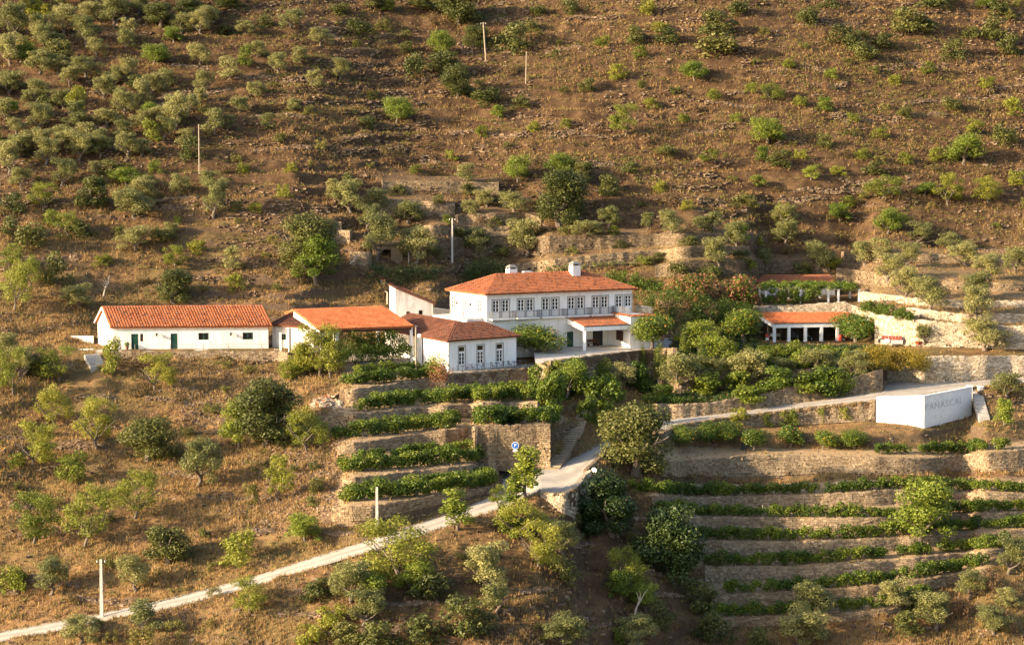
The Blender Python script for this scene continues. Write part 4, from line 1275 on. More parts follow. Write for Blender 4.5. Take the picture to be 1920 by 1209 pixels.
# ------------------------------------------------------------------ the long white house
def long_house():
    A = corner(206, 614, Y=298.0); z = A[2]
    B = corner(509, 611.5, z=z); C = corner(177.5, 603.5, z=z); D = B + (C - A)
    zg = ZC - 31.9
    root = thing("long_house", "long low white house with orange tile roof and green doors", "house", (A[0], A[1], zg))
    o3 = A_([A[0], A[1], zg])
    q = inset([A, B, D, C], 0.32)
    fl, fr, br, bl = [A_([*w, 0]) for w in q]
    zb, zt = zg - 1.0, z - 0.1
    w = MB()
    def so(px0, px1): return along(fl, fr, px0, zg + 1.2), along(fl, fr, px1, zg + 1.2)
    doors = [so(246, 259.5), so(320, 333)]; wins = [so(372, 391.5), so(455, 474.5)]; small = so(263, 268.5)
    ops = [(a, b, 1.05, 3.15) for a, b in doors] + [(a, b, 2.25, 3.2) for a, b in wins] + [(small[0], small[1], 2.1, 3.15)]
    d, n = panel(w, fl - o3, fr - o3, zb - zg, zt - zg, ops)
    panel(w, fr - o3, br - o3, zb - zg, zt - zg); panel(w, br - o3, bl - o3, zb - zg, zt - zg)
    gs = 0.5 * np.linalg.norm((fl - bl)[:2])
    dl, nl = panel(w, bl - o3, fl - o3, zb - zg, zt - zg, [(gs - 0.45, gs + 0.55, 1.9, 3.1)])
    mid = 0.5 * (C - A); zr = zlev(575.5, (A + mid)[1])
    for a, b, s in ((bl, fl, 1), (fr, br, 1)):
        m_ = 0.5 * (a + b); w.add(A_([[*a[:2], zt], [*b[:2], zt], [*m_[:2], zr - 0.2]]) - o3, None, [[0, 1, 2]])
    w.put("wall", M["cream"], root)
    bs = MB(); p, q2 = fl + n * 0.012 - o3, fr + n * 0.012 - o3
    for i, (a, b) in enumerate(doors):
        plank_door("door", root, o3, A_([*fl[:2], zg + 0.05]) + d * a, d, b - a, 2.1)
    for a, b in wins:
        glazed("window", root, o3, A_([*fl[:2], zg + 1.25]) + d * a, d, b - a, 0.95, 1, 0.0, 2, "green", 0.0)
    plank_door("shutter", root, o3, A_([*fl[:2], zg + 1.1]) + d * small[0], d, small[1] - small[0], 1.05, "brown")
    plank_door("shutter", root, o3, A_([*bl[:2], zg + 0.9]) + dl * (gs - 0.45), dl, 1.0, 1.2, "paint")
    for px in (294, 433):
        s = along(fl, fr, px, zg + 2.2); lm = _mc["lantern"]
        place("wall_lantern", lm, root, A_([*fl[:2], zg + 2.1]) + d * s, d, o3)
    R0, R1 = A_([*(A + mid)[:2], zr]), A_([*(B + mid)[:2], zr])
    rake = A_([*R0]) - A
    ext = 0.0
    roof(root, o3, [[A, B, R1, R0], [D, C, R0, R1]], [(R0, R1)], "tile", pitch=0.38, tone=(0.2, 0.85), b=[rake, R1 - D], seed=4)
    fc = MB()
    for a, b in ((A, R0), (C, R0)):
        fc.bar(a - o3 - A_([0.05, 0, 0.06]), b - o3 - A_([0.05, 0, 0.06]), 0.10, 6)
    fc.put("rake_edge", M["white"], root)
    ch = MB()
    return dict(fl=fl, fr=fr, d=d, n=n, zg=zg, bl=bl)
LHO = long_house()

# forecourt terrace slab, posts and rail
def forecourt():
    fl, fr, d, n, zg = (LHO[k] for k in ("fl", "fr", "d", "n", "zg"))
    p0 = fl - d * 2.0 + n * 0.1; p1 = fr + d * 4 + n * 0.1
    q0, q1 = p0 + n * 2.4, p1 + n * 2.2
    tag(MB().prism([q[:2] for q in (q0, q1, p1, p0)], zg - 1.2, zg + 0.04, 0.9).put("forecourt_paving", M["paving"]), kind="structure")
    t = thing("post_rail", "thin metal post rail along the forecourt of the long white house", "railing", (*q0[:2], zg))
    o3 = A_([*q0[:2], zg]); rl = MB()
    L = np.linalg.norm((q1 - q0)[:2])
    for px in (253, 320, 382, 428, 491):
        s = along(q0, q1, px, zg); p = q0 + d * s - n * 0.12; a = A_([*p[:2], zg]) - o3
        MB().bar(a, a + A_([0, 0, 0.95]), 0.05, 6).put("post", M["grey_rail"], t)
    s0, s1 = along(q0, q1, 320, zg), along(q0, q1, 500, zg)
    for h in (0.9, 0.5):
        a, b = q0 + d * s0 - n * 0.12, q0 + d * s1 - n * 0.12
        rl.bar(A_([*a[:2], zg + h]) - o3, A_([*b[:2], zg + h]) - o3, 0.018, 4)
    rl.put("rail", M["grey_rail"], t)
    # raised white side terrace by the gable
    bl = LHO["bl"]; e = A_([-1.0, 0.1, 0])
    a = bl + A_([-0.3, 0, 0]); b = fl + A_([-0.5, 0.4, 0])
    s = thing("side_terrace", "white rendered terrace block beside the gable of the long white house", "terrace", (*b[:2], zg))
    o3 = A_([*b[:2], zg])
    MB().prism([(p - o3)[:2] for p in (b + e * 4.2, b, a, a + e * 3.0)], -1.4, 0.0).put("platform", M["white"], s)
    MB().prism([(p - o3)[:2] for p in (a + e * 3.6 - A_([0, .5, 0]), a - A_([0.3, .5, 0]), a - A_([0.3, 0, 0]), a + e * 3.6)], 0.003, 1.15).put("parapet", M["cream"], s)
forecourt()

# ------------------------------------------------------------------ link shed, pavilion, old outbuilding
def link_shed():
    zg = ZC - 32.0
    A = ray(511, 650, 301.5); B = ray(588, 650, 299.0); A[2] = B[2] = 0
    d, n = dirs(A, B)
    root = thing("link_shed", "small white lean-to with dark tile roof between long house and orange roofed pavilion", "shed", (*A[:2], zg)); o3 = A_([*A[:2], zg])
    C, D = A - n * 4.5, B - n * 4.5
    zt = zlev(612, 300.5) - zg
    w = MB(); s = along(A, B, 531, zg + 1.5)
    panel(w, A - o3 * A_([1, 1, 0]), B - o3 * A_([1, 1, 0]), -1, zt, [(s - 0.45, s + 0.45, 2.2, 3.0)])
    panel(w, B - o3 * A_([1, 1, 0]), D - o3 * A_([1, 1, 0]), -1, zt); panel(w, C - o3 * A_([1, 1, 0]), A - o3 * A_([1, 1, 0]), -1, zt)
    w.put("wall", M["oldwhite"], root)
    glazed("window", root, o3, A_([*A[:2], zg + 1.2]) + d * (s - 0.45), d, 0.9, 0.8, 1, 0, 2, "green", 0)
    up = lambda p, h: A_([*p[:2], zg + h])
    R = [up(A + n * 0.35 - d * 0.3, zt + 0.12), up(B + n * 0.35, zt + 0.12), up(D, zt + 1.1), up(C - d * 0.3, zt + 1.1)]
    roof(root, o3, [R], [], "tile_old", seed=8, tone=(0.0, 0.4))
    # white post with vine in front
    p = ray(526, 657, 296.8)
    t = thing("vine_post", "white square post carrying a vine before the small white lean-to", "post", p)
    MB().box(-0.14, 0.14, -0.14, 0.14, -0.6, 2.4).put("post_shaft", M["white"], t)
link_shed()

def pavilion():
    FL = corner(598, 618.3, Y=289.0); z = FL[2]; FR = corner(777, 611.8, z=z)
    RR = ray(718, 577, FR[1] + 5.6); RL = ray(549, 579.3, FL[1] + 5.6)
    RL[2] = RR[2] = 0.5 * (RL[2] + RR[2])
    zg = ZC - 32.6
    root = thing("pavilion", "open pavilion with bright orange tile roof on white posts", "pavilion", (*FL[:2], zg)); o3 = A_([*FL[:2], zg])
    BL, BR = RL + 0.3 * (RL - FL), RR + 0.3 * (RR - FR); BL[2] = BR[2] = RL[2] - 0.3 * (RL[2] - z)
    roof(root, o3, [[FL, FR, RR, RL], [BR, BL, RL, RR]], [(RL, RR)], "tile_new", seed=6, b=[RL - FL, RR - BR])
    d, n = dirs(FL, FR)
    for a, b, sg in ((FL, RL, 1), (FR, RR, -1)):          # white rake boards under both roof ends
        p = [a - n * 0.3 + d * 0.12 * sg, b + d * 0.12 * sg, b + d * 0.30 * sg, a - n * 0.3 + d * 0.30 * sg]
        hs = [a[2], b[2], b[2], a[2]]
        g = MB(); g.hexa(np.concatenate([[(*(q - o3)[:2], h - zg - dd_) for q, h, dd_ in zip(p, hs, (0.45, 0.95, 0.95, 0.45))], [(*(q - o3)[:2], h - zg - 0.16) for q, h in zip(p, hs)]]))
        g.put("rake_board", M["white"], root)
    L = np.linalg.norm((FR - FL)[:2])
    bm = MB()
    for P0, P1, nn in ((FL, FR, n),):
        a, b = P0 + d * 0.3 - o3, P1 - d * 0.3 - o3
        sgn = -1 if P0 is FL else 1
        y = n * 0.35 * sgn
        a, b = a + y, b + y
        w_ = n * 0.2 * sgn
        pts = [a, b, b + w_, a + w_] if sgn < 0 else [a + w_, b + w_, b, a]
        bm.hexa(np.concatenate([[(*p[:2], z - zg - 0.48) for p in pts], [(*p[:2], z - zg - 0.16) for p in pts]]), 0.9)
    bm.put("beam", M["brown"], root)
    cl = cached("pv_post", lambda: MB().box(-0.16, 0.16, -0.16, 0.16, -1.2, z - zg - 0.483).mesh("post", [M["white"]]))
    for P0, f in ((FL, -0.45), (BL, 0.45)):
        for px in ((602, 634, 775.5) if P0 is FL else (602, 690, 775.5)):
            s = np.clip(along(FL, FR, px, zg + 2), 0.45, L - 0.3)
            p = P0 + d * s + n * f - o3
            o = link("post", cl, root); o.location = (p[0], p[1], 0); o.rotation_euler = (0, 0, math.atan2(d[1], d[0]))
    tag(MB().prism([(FL - n * 0.5)[:2], (FR - n * 0.5)[:2], BR[:2], BL[:2]], zg - 0.6, zg + 0.02, 0.7).put("pavilion_paving", M["paving"]), kind="structure")
    return dict(FL=FL, FR=FR, d=d, n=n, zg=zg)
PAV = pavilion()

def outbuilding(label, x0, x1, yl, yr, yb, Y0_, Y1_, depth_, wins, seed):
    A, B = ray(x0, yb, Y0_), ray(x1, yb, Y1_); zb = min(A[2], B[2]) - 1.0
    zl, zr_ = zlev(yl, Y0_), zlev(yr, Y1_)
    root = thing("outbuilding", label, "outbuilding", (*A[:2], zb)); o3 = A_([*A[:2], zb])
    d, n = dirs(A, B); L = np.linalg.norm((B - A)[:2])
    C, D = A - n * depth_, B - n * depth_
    w = MB(); ops = []
    for px, py in wins:
        s = along(A, B, px, zlev(py, Y0_)); h = zlev(py, Y0_) - zb
        ops.append((s - 0.28, s + 0.28, h - 0.45, h + 0.45))
    zm = min(zl, zr_)
    f = lambda p, z_: A_([p[0], p[1], z_]) - o3
    panel(w, f(A, 0), f(B, 0), 0, zm - zb, ops)
    w.add([f(A, zm), f(B, zm), f(B, zr_), f(A, zl)], [[0, 1, 2, 3]])
    w.add([f(B, zb), f(D, zb), f(D, zr_), f(B, zr_)], [[0, 1, 2, 3]]); w.add([f(C, zb), f(A, zb), f(A, zl), f(C, zl)], [[0, 1, 2, 3]]); w.add([f(D, zb), f(C, zb), f(C, zl), f(D, zr_)], [[0, 1, 2, 3]])
    w.put("wall", M["oldwhite"], root)
    for s0, s1, h0, h1 in ops:
        P = A_([*A[:2], zb + h0]) + d * s0
        glazed("window", root, o3, P, d, s1 - s0, h1 - h0, 1, 0, 1, "brown", 0)
    e = 0.3
    R = [A_([*(B + d * e - n * (depth_ + .2))[:2], zr_ + 0.03]), A_([*(B + d * e + n * .22)[:2], zr_ + 0.03]), A_([*(A - d * .2 + n * .22)[:2], zl + 0.2]), A_([*(A - d * .2 - n * (depth_ + .2))[:2], zl + 0.2])]
    R = [R[1], R[0], R[3], R[2]]
    roof(root, o3, [R], [], "tile_old", seed=seed, tone=(0.3, 1.0))
    return root
outbuilding("old white outbuilding with two tiny windows and a sloping roof edge", 742, 812, 541, 570, 600, 306.4, 307.4, 6.0, [(765.5, 590.5), (789, 588.5)], 9)
outbuilding("upper windowless white outbuilding stepping up the slope behind the one with tiny windows", 714, 776, 524, 551, 560, float(depth(716, 541)) + 0.5, float(depth(774, 557)) + 0.8, 1.6, [], 10)

# ------------------------------------------------------------------ garage with white pillars
def garage():
    zg = ZC - 32.4
    FL = corner(1450, 607, Y=313.6); z = FL[2]; FR = corner(1602, 604.3, z=z)
    BL = ray(1417, 587, 319.6); BR = ray(1592, 583.6, 321.4)
    BL[2] = BR[2] = 0.5 * (BL[2] + BR[2])
    root = thing("garage", "open white garage with orange tile roof and square pillars", "garage", (*FL[:2], zg)); o3 = A_([*FL[:2], zg])
    roof(root, o3, [[FL, FR, BR, BL]], [], "tile_new", seed=7, b=[BL - FL], slabmat="white")
    d, n = dirs(FL, FR); L = np.linalg.norm((FR - FL)[:2])
    pl = cached("g_pillar", lambda: MB().box(-0.2, 0.2, -0.2, 0.2, -0.5, z - zg - 0.603).mesh("pillar", [M["white"]]))
    for px in (1450.5, 1480, 1511, 1541, 1571, 1601):
        s = min(along(FL, FR, px, zg + 1.3), L - 0.2); p = FL + d * max(s, 0.22) - n * 0.25 - o3
        o = link("pillar", pl, root); o.location = (p[0], p[1], 0); o.rotation_euler = (0, 0, math.atan2(d[1], d[0]))
    bm = MB()
    a, b = FL - n * 0.05 - o3, FR - n * 0.05 - o3
    pts = [a, b, b - n * 0.4, a - n * 0.4]
    bm.hexa(np.concatenate([[(*p[:2], z - zg - 0.6) for p in pts], [(*p[:2], z - zg - 0.145) for p in pts]]))
    bm.put("beam", M["white"], root)
    rk = MB(); pts = [BL - o3, FL - o3 - n * 0.0, FL + d * 0.2 - o3, BL + d * 0.2 - o3]
    lo = [BL[2] - zg - 0.62, z - zg - 0.55, z - zg - 0.55, BL[2] - zg - 0.62]; hi = [BL[2] - zg - 0.143, z - zg - 0.143, z - zg - 0.143, BL[2] - zg - 0.143]
    pts[1] = pts[1] - n * 0.5; pts[2] = pts[2] - n * 0.5
    rk.hexa(np.concatenate([[(*p[:2], h) for p, h in zip(pts, lo)], [(*p[:2], h) for p, h in zip(pts, hi)]]))
    rk.put("rake_board", M["white"], root)
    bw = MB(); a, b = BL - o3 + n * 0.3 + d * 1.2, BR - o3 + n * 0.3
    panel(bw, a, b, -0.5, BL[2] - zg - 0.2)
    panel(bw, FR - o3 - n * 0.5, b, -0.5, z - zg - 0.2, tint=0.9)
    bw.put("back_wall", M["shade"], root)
    # partition between the last two bays
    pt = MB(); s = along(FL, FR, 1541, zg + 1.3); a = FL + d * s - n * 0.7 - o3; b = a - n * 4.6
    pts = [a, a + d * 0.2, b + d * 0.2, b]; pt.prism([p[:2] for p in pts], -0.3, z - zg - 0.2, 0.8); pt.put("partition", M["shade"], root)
    # white stub wall to the right
    p0, p1 = ray(1625, 640, 318.5), ray(1648, 640, 316.5)
    t = thing("stub_wall", "white stub wall with sloping top right of the garage, behind the round tree", "wall", (*p0[:2], zg)); q3 = A_([*p0[:2], zg])
    dd, nn = dirs(p0, p1)
    pts = [p0 - q3, p1 - q3, p1 - nn * 0.3 - q3, p0 - nn * 0.3 - q3]
    h0, h1 = zlev(593, 318.5) - zg, zlev(586, 316.5) - zg
    MB().hexa(np.concatenate([[(*p[:2], -0.5) for p in pts], [(*p[:2], h) for p, h in zip(pts, (h0, h1, h1, h0))]])).put("wall_body", M["white"], t)
    return dict(FL=FL, FR=FR, d=d, n=n, zg=zg)
GAR = garage()

# pergola shed behind the garage
def upper_shed():
    A, B = ray(1428, 535, 333.5), ray(1566, 533, 334.5)
    zg = zlev(560, 333); d, n = dirs(A, B)
    root = thing("pergola_shed", "low shed with faded pink tile roof behind the vine pergola", "shed", (*A[:2], zg)); o3 = A_([*A[:2], zg])
    zt = zlev(532, 333.5)
    C, D = A - n * 4.0, B - n * 4.0
    w = MB(); f = lambda p: A_([p[0], p[1], 0]) - A_([o3[0], o3[1], 0])
    panel(w, f(A), f(B), -1.5, zt - zg, [(3.0, 4.2, 1.5, 3.5)]); panel(w, f(B), f(D), -1.5, zt - zg); panel(w, f(C), f(A), -1.5, zt - zg)
    w.put("wall", M["oldwhite"], root)
    plank_door("door", root, o3, A_([*A[:2], zg]) + d * 3.0, d, 1.2, 2.0, "brown")
    up = lambda p, h: A_([*p[:2], h])
    zr = zlev(517, 337.5)
    R = [up(A + n * 0.3 - d * 0.6, zt + 0.1), up(B + n * 0.3 + d * 0.2, zt + 0.1), up(D + d * 0.2, zr), up(C - d * 1.2, zr)]
    roof(root, o3, [R], [(R[3], R[2])], "tile", seed=11, tone=(0.5, 1.0))
upper_shed()

# paved court in front of the mansion and the annex terrace
_px = np.linspace(1004, 1264, 40)
_n = ray(_px, lerp(CWT, _px) - 1.0, (Z_COURT + 0.05 - ZC) / tan_el(lerp(CWT, _px) - 1.0)); _n[:, 2] = Z_COURT + 0.05
_f = ray(_px - 6, 640.0, 318.0); _f[:, 2] = Z_COURT + 0.05
_i = np.arange(39)
tag(link("courtyard_paving", mk_mesh("courtyard_paving", np.concatenate([_n, _f]), np.c_[_i, _i + 1, _i + 41, _i + 40], None, [M["paving"]], np.full(80, 0.9))), kind="structure")
_a, _b = ANX["fl"] - ANX["d"] * 0.6, ANX["fr"] + ANX["d"] * 2.6
tag(MB().prism([p[:2] for p in (_a + ANX["n"] * 2.3, _b + ANX["n"] * 2.0, _b - ANX["n"] * 0.2, _a - ANX["n"] * 0.2)], ANX["zg"] - 1.6, ANX["zg"] + 0.03, 0.62).put("terrace_paving", M["paving"]), kind="structure")
# ------------------------------------------------------------------ foliage kit
M["olive"] = mat_leaf("olive_leaf", (0.130, 0.132, 0.036), (0.290, 0.275, 0.098), 0.28, 0.5, 0.015, 0.30)
M["almond"] = mat_leaf("almond_leaf", (0.110, 0.130, 0.014), (0.260, 0.265, 0.036), 0.32, 0.55, 0.02, 0.25)
M["bright"] = mat_leaf("bright_green_leaf", (0.100, 0.145, 0.016), (0.230, 0.260, 0.036), 0.34, 0.5, 0.015, 0.22)
M["shrubleaf"] = mat_leaf("scrub_leaf", (0.085, 0.090, 0.018), (0.200, 0.180, 0.042), 0.28, 0.6, 0.03, 0.35)
M["citrus"] = mat_leaf("glossy_citrus_leaf", (0.048, 0.085, 0.010), (0.135, 0.170, 0.020), 0.22, 0.4, 0.012, 0.2)
M["oak"] = mat_leaf("dark_oak_leaf", (0.044, 0.056, 0.012), (0.138, 0.136, 0.032), 0.18, 0.5, 0.02, 0.28)
M["vine"] = mat_leaf("vine_leaf", (0.048, 0.088, 0.010), (0.150, 0.185, 0.020), 0.30, 0.5, 0.022, 0.38)
M["ivy"] = mat_leaf("dark_ivy_leaf", (0.018, 0.036, 0.008), (0.055, 0.080, 0.018), 0.18, 0.45, 0.01, 0.2)
M["yellowhedge"] = mat_leaf("yellowing_hedge_leaf", (0.14, 0.105, 0.010), (0.30, 0.225, 0.025), 0.25, 0.5, 0.01, 0.1)
M["cypress"] = mat_leaf("cypress_leaf", (0.05, 0.078, 0.010), (0.14, 0.155, 0.026), 0.15, 0.6, 0.01, 0.15)
M["flower"] = mat_leaf("pink_orange_blossom", (0.22, 0.085, 0.045), (0.36, 0.16, 0.085), 0.25, 0.6, 0.015, 0.1)
M["dryscrub"] = mat_leaf("dry_brown_scrub", (0.085, 0.055, 0.026), (0.18, 0.115, 0.050), 0.12, 0.8, 0.02, 0.3)
M["straw"] = mat_leaf("dry_straw", (0.19, 0.118, 0.045), (0.38, 0.25, 0.10), 0.25, 0.8, 0.01, 0.1)
M["fruit"] = mat_plain("orange_fruit", (0.75, 0.28, 0.02), 0.4, 0.1, 5, bmp=0)

FINE = [1.22]
def leaf_cloud(rs, C, R, n, size, up=0.35, aspect=0.55, shell=0.55, squash=0.85):
    """n leaf-sprig faces in clumps: C centres (k,3), R radii (k,)"""
    n = int(n * FINE[0] ** 2 * 0.9 + 0.1 * n); size = size / FINE[0]
    C = np.asarray(C, float); R = np.asarray(R, float)
    w = R ** 2; k = rs.choice(len(C), n, p=w / w.sum())
    d = rs.normal(size=(n, 3)); d /= np.linalg.norm(d, axis=1)[:, None]
    r = shell + (1 - shell) * rs.rand(n) ** 0.6
    r *= 1 + 0.15 * rs.normal(size=n)
    P = C[k] + d * (R[k] * r)[:, None] * A_([1, 1, squash])
    nn = d * 0.75 + rs.normal(size=(n, 3)) * 0.55 + A_([0, 0, up]); nn /= np.linalg.norm(nn, axis=1)[:, None]
    t = np.cross(nn, rs.normal(size=(n, 3))); t /= np.linalg.norm(t, axis=1)[:, None]
    b = np.cross(nn, t)
    s = size * rs.uniform(0.6, 1.35, n)
    t *= (s * 0.5)[:, None]; b *= (s * 0.5 * aspect)[:, None]
    V = np.stack([P - t, P + b * 1.0 + nn * (s * 0.08)[:, None], P + t, P - b], 1).reshape(-1, 3)
    Q = np.arange(4 * n).reshape(-1, 4)
    tn = np.repeat(np.clip(rs.beta(2, 2, n) * 0.8 + 0.2 * rs.rand(len(C))[k], 0, 1), 4)
    return V, Q, tn

def leaf_mesh(name, parts, mats):
    """parts: list of (V,Q,tint,matindex)"""
    Vs, Qs, Ts, Ms, n = [], [], [], [], 0
    for V, Q, t, m in parts:
        Vs.append(V); Qs.append(Q + n); Ts.append(t); Ms.append(np.full(len(Q), m)); n += len(V)
    return mk_mesh(name, np.concatenate(Vs), np.concatenate(Qs), None, mats, np.concatenate(Ts), np.concatenate(Ms))

def trunk_mesh(rs, h, r, spread, limbs, mat, lean=0.15, bare=None):
    mb = MB(); p = A_([0, 0, -0.35]); pts, rad = [p], [r * 1.5]
    for k in range(3):
        p = p + A_([rs.uniform(-lean, lean), rs.uniform(-lean, lean), (h + 0.35) / 3]); pts.append(p); rad.append(r * (1.0 - 0.12 * k))
    mb.tube(pts, rad, 7)
    for k in range(limbs):
        a = k * 2 * math.pi / limbs + rs.uniform(-.5, .5); q0 = pts[2] + (pts[3] - pts[2]) * rs.rand()
        q1 = q0 + A_([math.cos(a) * spread * .45, math.sin(a) * spread * .45, spread * rs.uniform(.35, .6)])
        q2 = q1 + A_([math.cos(a + .4) * spread * .35, math.sin(a + .4) * spread * .35, spread * rs.uniform(.3, .55)])
        mb.tube([q0, q1, q2], [r * .55, r * .35, r * .12], 5)
        q3 = q1 + A_([math.cos(a - .7) * spread * .3, math.sin(a - .7) * spread * .3, spread * .35])
        mb.tube([q1, q3], [r * .28, r * .08], 4)
    return mb.mesh("trunk", [M[mat]])

def lobes(rs, k, w, z0, z1, rmin, rmax, taper=0.0):
    a = rs.rand(k) * 2 * math.pi; f = rs.rand(k)
    z = z0 + (z1 - z0) * f
    rr = w * np.sqrt(rs.rand(k)) * (1 - taper * f)
    return np.c_[np.cos(a) * rr, np.sin(a) * rr, z], rs.uniform(rmin, rmax, k)

# nominal sizes in metres: (total width, total height)
NOM = {}
PROTO = {}
def proto(kind, nvar, maker):
    PROTO[kind] = [maker(np.random.RandomState(hash_(kind) + 17 * i)) for i in range(nvar)]
def hash_(s): return sum((i + 3) * ord(c) for i, c in enumerate(s)) % 5000

def mk_olive(rs):
    C, R = lobes(rs, 28, 1.45, 0.8, 3.6, 0.26, 0.70, 0.4)
    return leaf_mesh("crown", [(*leaf_cloud(rs, C, R, 2300, 0.25, 0.3, 0.5), 0)], [M["olive"]]), trunk_mesh(rs, 0.95, 0.16, 1.5, 4, "bark", 0.22)
def mk_almond(rs):
    C, R = lobes(rs, 24, 1.50, 1.0, 3.7, 0.28, 0.68, 0.3)
    return leaf_mesh("crown", [(*leaf_cloud(rs, C, R, 1650, 0.24, 0.3, 0.5, 0.35), 0)], [M["almond"]]), trunk_mesh(rs, 1.0, 0.11, 1.8, 5, "bark", 0.25)
def mk_bright(rs):
    C, R = lobes(rs, 24, 1.35, 0.9, 3.5, 0.36, 0.82, 0.4)
    return leaf_mesh("crown", [(*leaf_cloud(rs, C, R, 2100, 0.27, 0.3, 0.6, 0.4), 0)], [M["bright"]]), trunk_mesh(rs, 1.1, 0.13, 1.6, 4, "bark", 0.15)
def mk_poplar(rs):
    C, R = lobes(rs, 24, 0.80, 0.7, 4.7, 0.30, 0.56, 0.72)
    return leaf_mesh("crown", [(*leaf_cloud(rs, C, R, 1300, 0.25, 0.3, 0.7, 0.4), 0)], [M["bright"]]), trunk_mesh(rs, 1.6, 0.10, 1.2, 4, "bark", 0.08)
def mk_citrus(rs):
    C, R = lobes(rs, 10, 0.75, 1.4, 2.6, 0.75, 1.05, 0.25)
    p = [(*leaf_cloud(rs, C, R, 2100, 0.25, 0.3, 0.6, 0.7), 0)]
    v, q, t = leaf_cloud(rs, C, R * 1.0, 40, 0.16, 0, 0.9, 0.95); p.append((v, q, np.ones_like(t), 1))
    return leaf_mesh("crown", p, [M["citrus"], M["fruit"]]), trunk_mesh(rs, 1.0, 0.12, 0.9, 4, "bark", 0.06)
def mk_oak(rs):
    C, R = lobes(rs, 36, 1.95, 0.8, 4.8, 0.55, 1.1, 0.35)
    return leaf_mesh("crown", [(*leaf_cloud(rs, C, R, 5200, 0.32, 0.3, 0.6, 0.65), 0)], [M["oak"]]), trunk_mesh(rs, 1.6, 0.28, 2.2, 5, "bark", 0.15)
def mk_shrub(rs):
    C, R = lobes(rs, 13, 1.0, 0.2, 1.3, 0.18, 0.46, 0.4)
    return leaf_mesh("shrub", [(*leaf_cloud(rs, C, R, 620, 0.20, 0.35, 0.5, 0.5), 0)], [M["shrubleaf"]]), None
def mk_bush(rs):
    C, R = lobes(rs, 17, 1.1, 0.25, 1.9, 0.22, 0.56, 0.45)
    return leaf_mesh("bush", [(*leaf_cloud(rs, C, R, 950, 0.22, 0.35, 0.55, 0.5), 0)], [M["almond"]]), None
def mk_darkbush(rs):
    C, R = lobes(rs, 17, 1.1, 0.25, 1.9, 0.24, 0.60, 0.45)
    return leaf_mesh("dark_bush", [(*leaf_cloud(rs, C, R, 1050, 0.22, 0.35, 0.55, 0.6), 0)], [M["oak"]]), None
def mk_greenbush(rs):
    C, R = lobes(rs, 17, 1.1, 0.25, 1.9, 0.24, 0.60, 0.45)
    return leaf_mesh("green_bush", [(*leaf_cloud(rs, C, R, 1100, 0.24, 0.35, 0.65, 0.55), 0)], [M["vine"]]), None
def mk_shaded_oak(rs):  # oak copy with the shade put into a darker leaf colour
    C, R = lobes(rs, 36, 1.95, 0.6, 4.8, 0.55, 1.1, 0.35)
    return leaf_mesh("crown", [(*leaf_cloud(rs, C, R, 9000, 0.26, 0.3, 0.6, 0.6), 0)], [M["ivy"]]), trunk_mesh(rs, 1.2, 0.28, 2.2, 5, "bark", 0.15)
def mk_dry(rs):
    C, R = lobes(rs, 8, 0.7, 0.25, 0.9, 0.30, 0.55, 0.2)
    return leaf_mesh("dry_bush", [(*leaf_cloud(rs, C, R, 420, 0.20, 0.1, 0.3, 0.2), 0)], [M["dryscrub"]]), None
def mk_cypress(rs):
    z = np.linspace(0.3, 4.6, 12); C = np.c_[rs.normal(0, .05, 12), rs.normal(0, .05, 12), z]; R = 0.62 * (1 - (z / 5.2) ** 1.6) + 0.05
    return leaf_mesh("crown", [(*leaf_cloud(rs, C, R, 1500, 0.22, 0.6, 0.4, 0.7, 1.0), 0)], [M["cypress"]]), trunk_mesh(rs, 0.5, 0.08, 0.3, 3, "bark", 0.02)
def mk_flower(rs):
    C, R = lobes(rs, 14, 1.2, 0.5, 2.2, 0.5, 0.85, 0.2)
    return leaf_mesh("flowering_bush", [(*leaf_cloud(rs, C, R, 1100, 0.25, 0.3, 0.6, 0.6), 0), (*leaf_cloud(rs, C, R * 1.05, 800, 0.22, 0.3, 0.8, 0.85), 1)], [M["citrus"], M["flower"]]), None
for k, nv, fn, nom in (("olive", 8, mk_olive, (4.1, 4.2)), ("almond", 8, mk_almond, (4.1, 4.3)), ("bright", 3, mk_bright, (4.1, 4.4)), ("poplar", 2, mk_poplar, (2.3, 5.2)),
                       ("citrus", 4, mk_citrus, (3.4, 3.5)), ("oak", 4, mk_oak, (5.8, 6.0)), ("shrub", 9, mk_shrub, (2.2, 1.6)), ("bush", 5, mk_bush, (2.7, 2.2)), ("darkbush", 4, mk_darkbush, (2.8, 2.2)), ("greenbush", 4, mk_greenbush, (2.8, 2.2)), ("holm", 2, mk_shaded_oak, (5.8, 6.0)),
                       ("dry", 4, mk_dry, (2.1, 1.4)), ("cypress", 2, mk_cypress, (1.3, 5.0)), ("flower", 2, mk_flower, (3.9, 3.0))):
    proto(k, nv, fn)
    ex = []
    for cm, _t in PROTO[k]:
        v = np.zeros(len(cm.vertices) * 3, np.float32); cm.vertices.foreach_get("co", v); v = v.reshape(-1, 3)
        ex.append((np.percentile(v[:, 0], 99.3) - np.percentile(v[:, 0], 0.7), np.percentile(v[:, 2], 99)))
    NOM[k] = tuple(np.mean(ex, 0))

for k, fn in (("olive", mk_olive), ("almond", mk_almond), ("bright", mk_bright), ("oak", mk_oak), ("citrus", mk_citrus)):
    FINE[0] = 1.8
    proto(k + "_fine", 2, fn); FINE[0] = 1.22
# every plant: (photo column, photo row of its foot, width, height in photo pixels, kind)
T_ = []
def pl(kind, s):
    for e in s.split(";"):
        e = e.strip()
        if e: T_.append((*[float(v) for v in e.split(",")], kind))
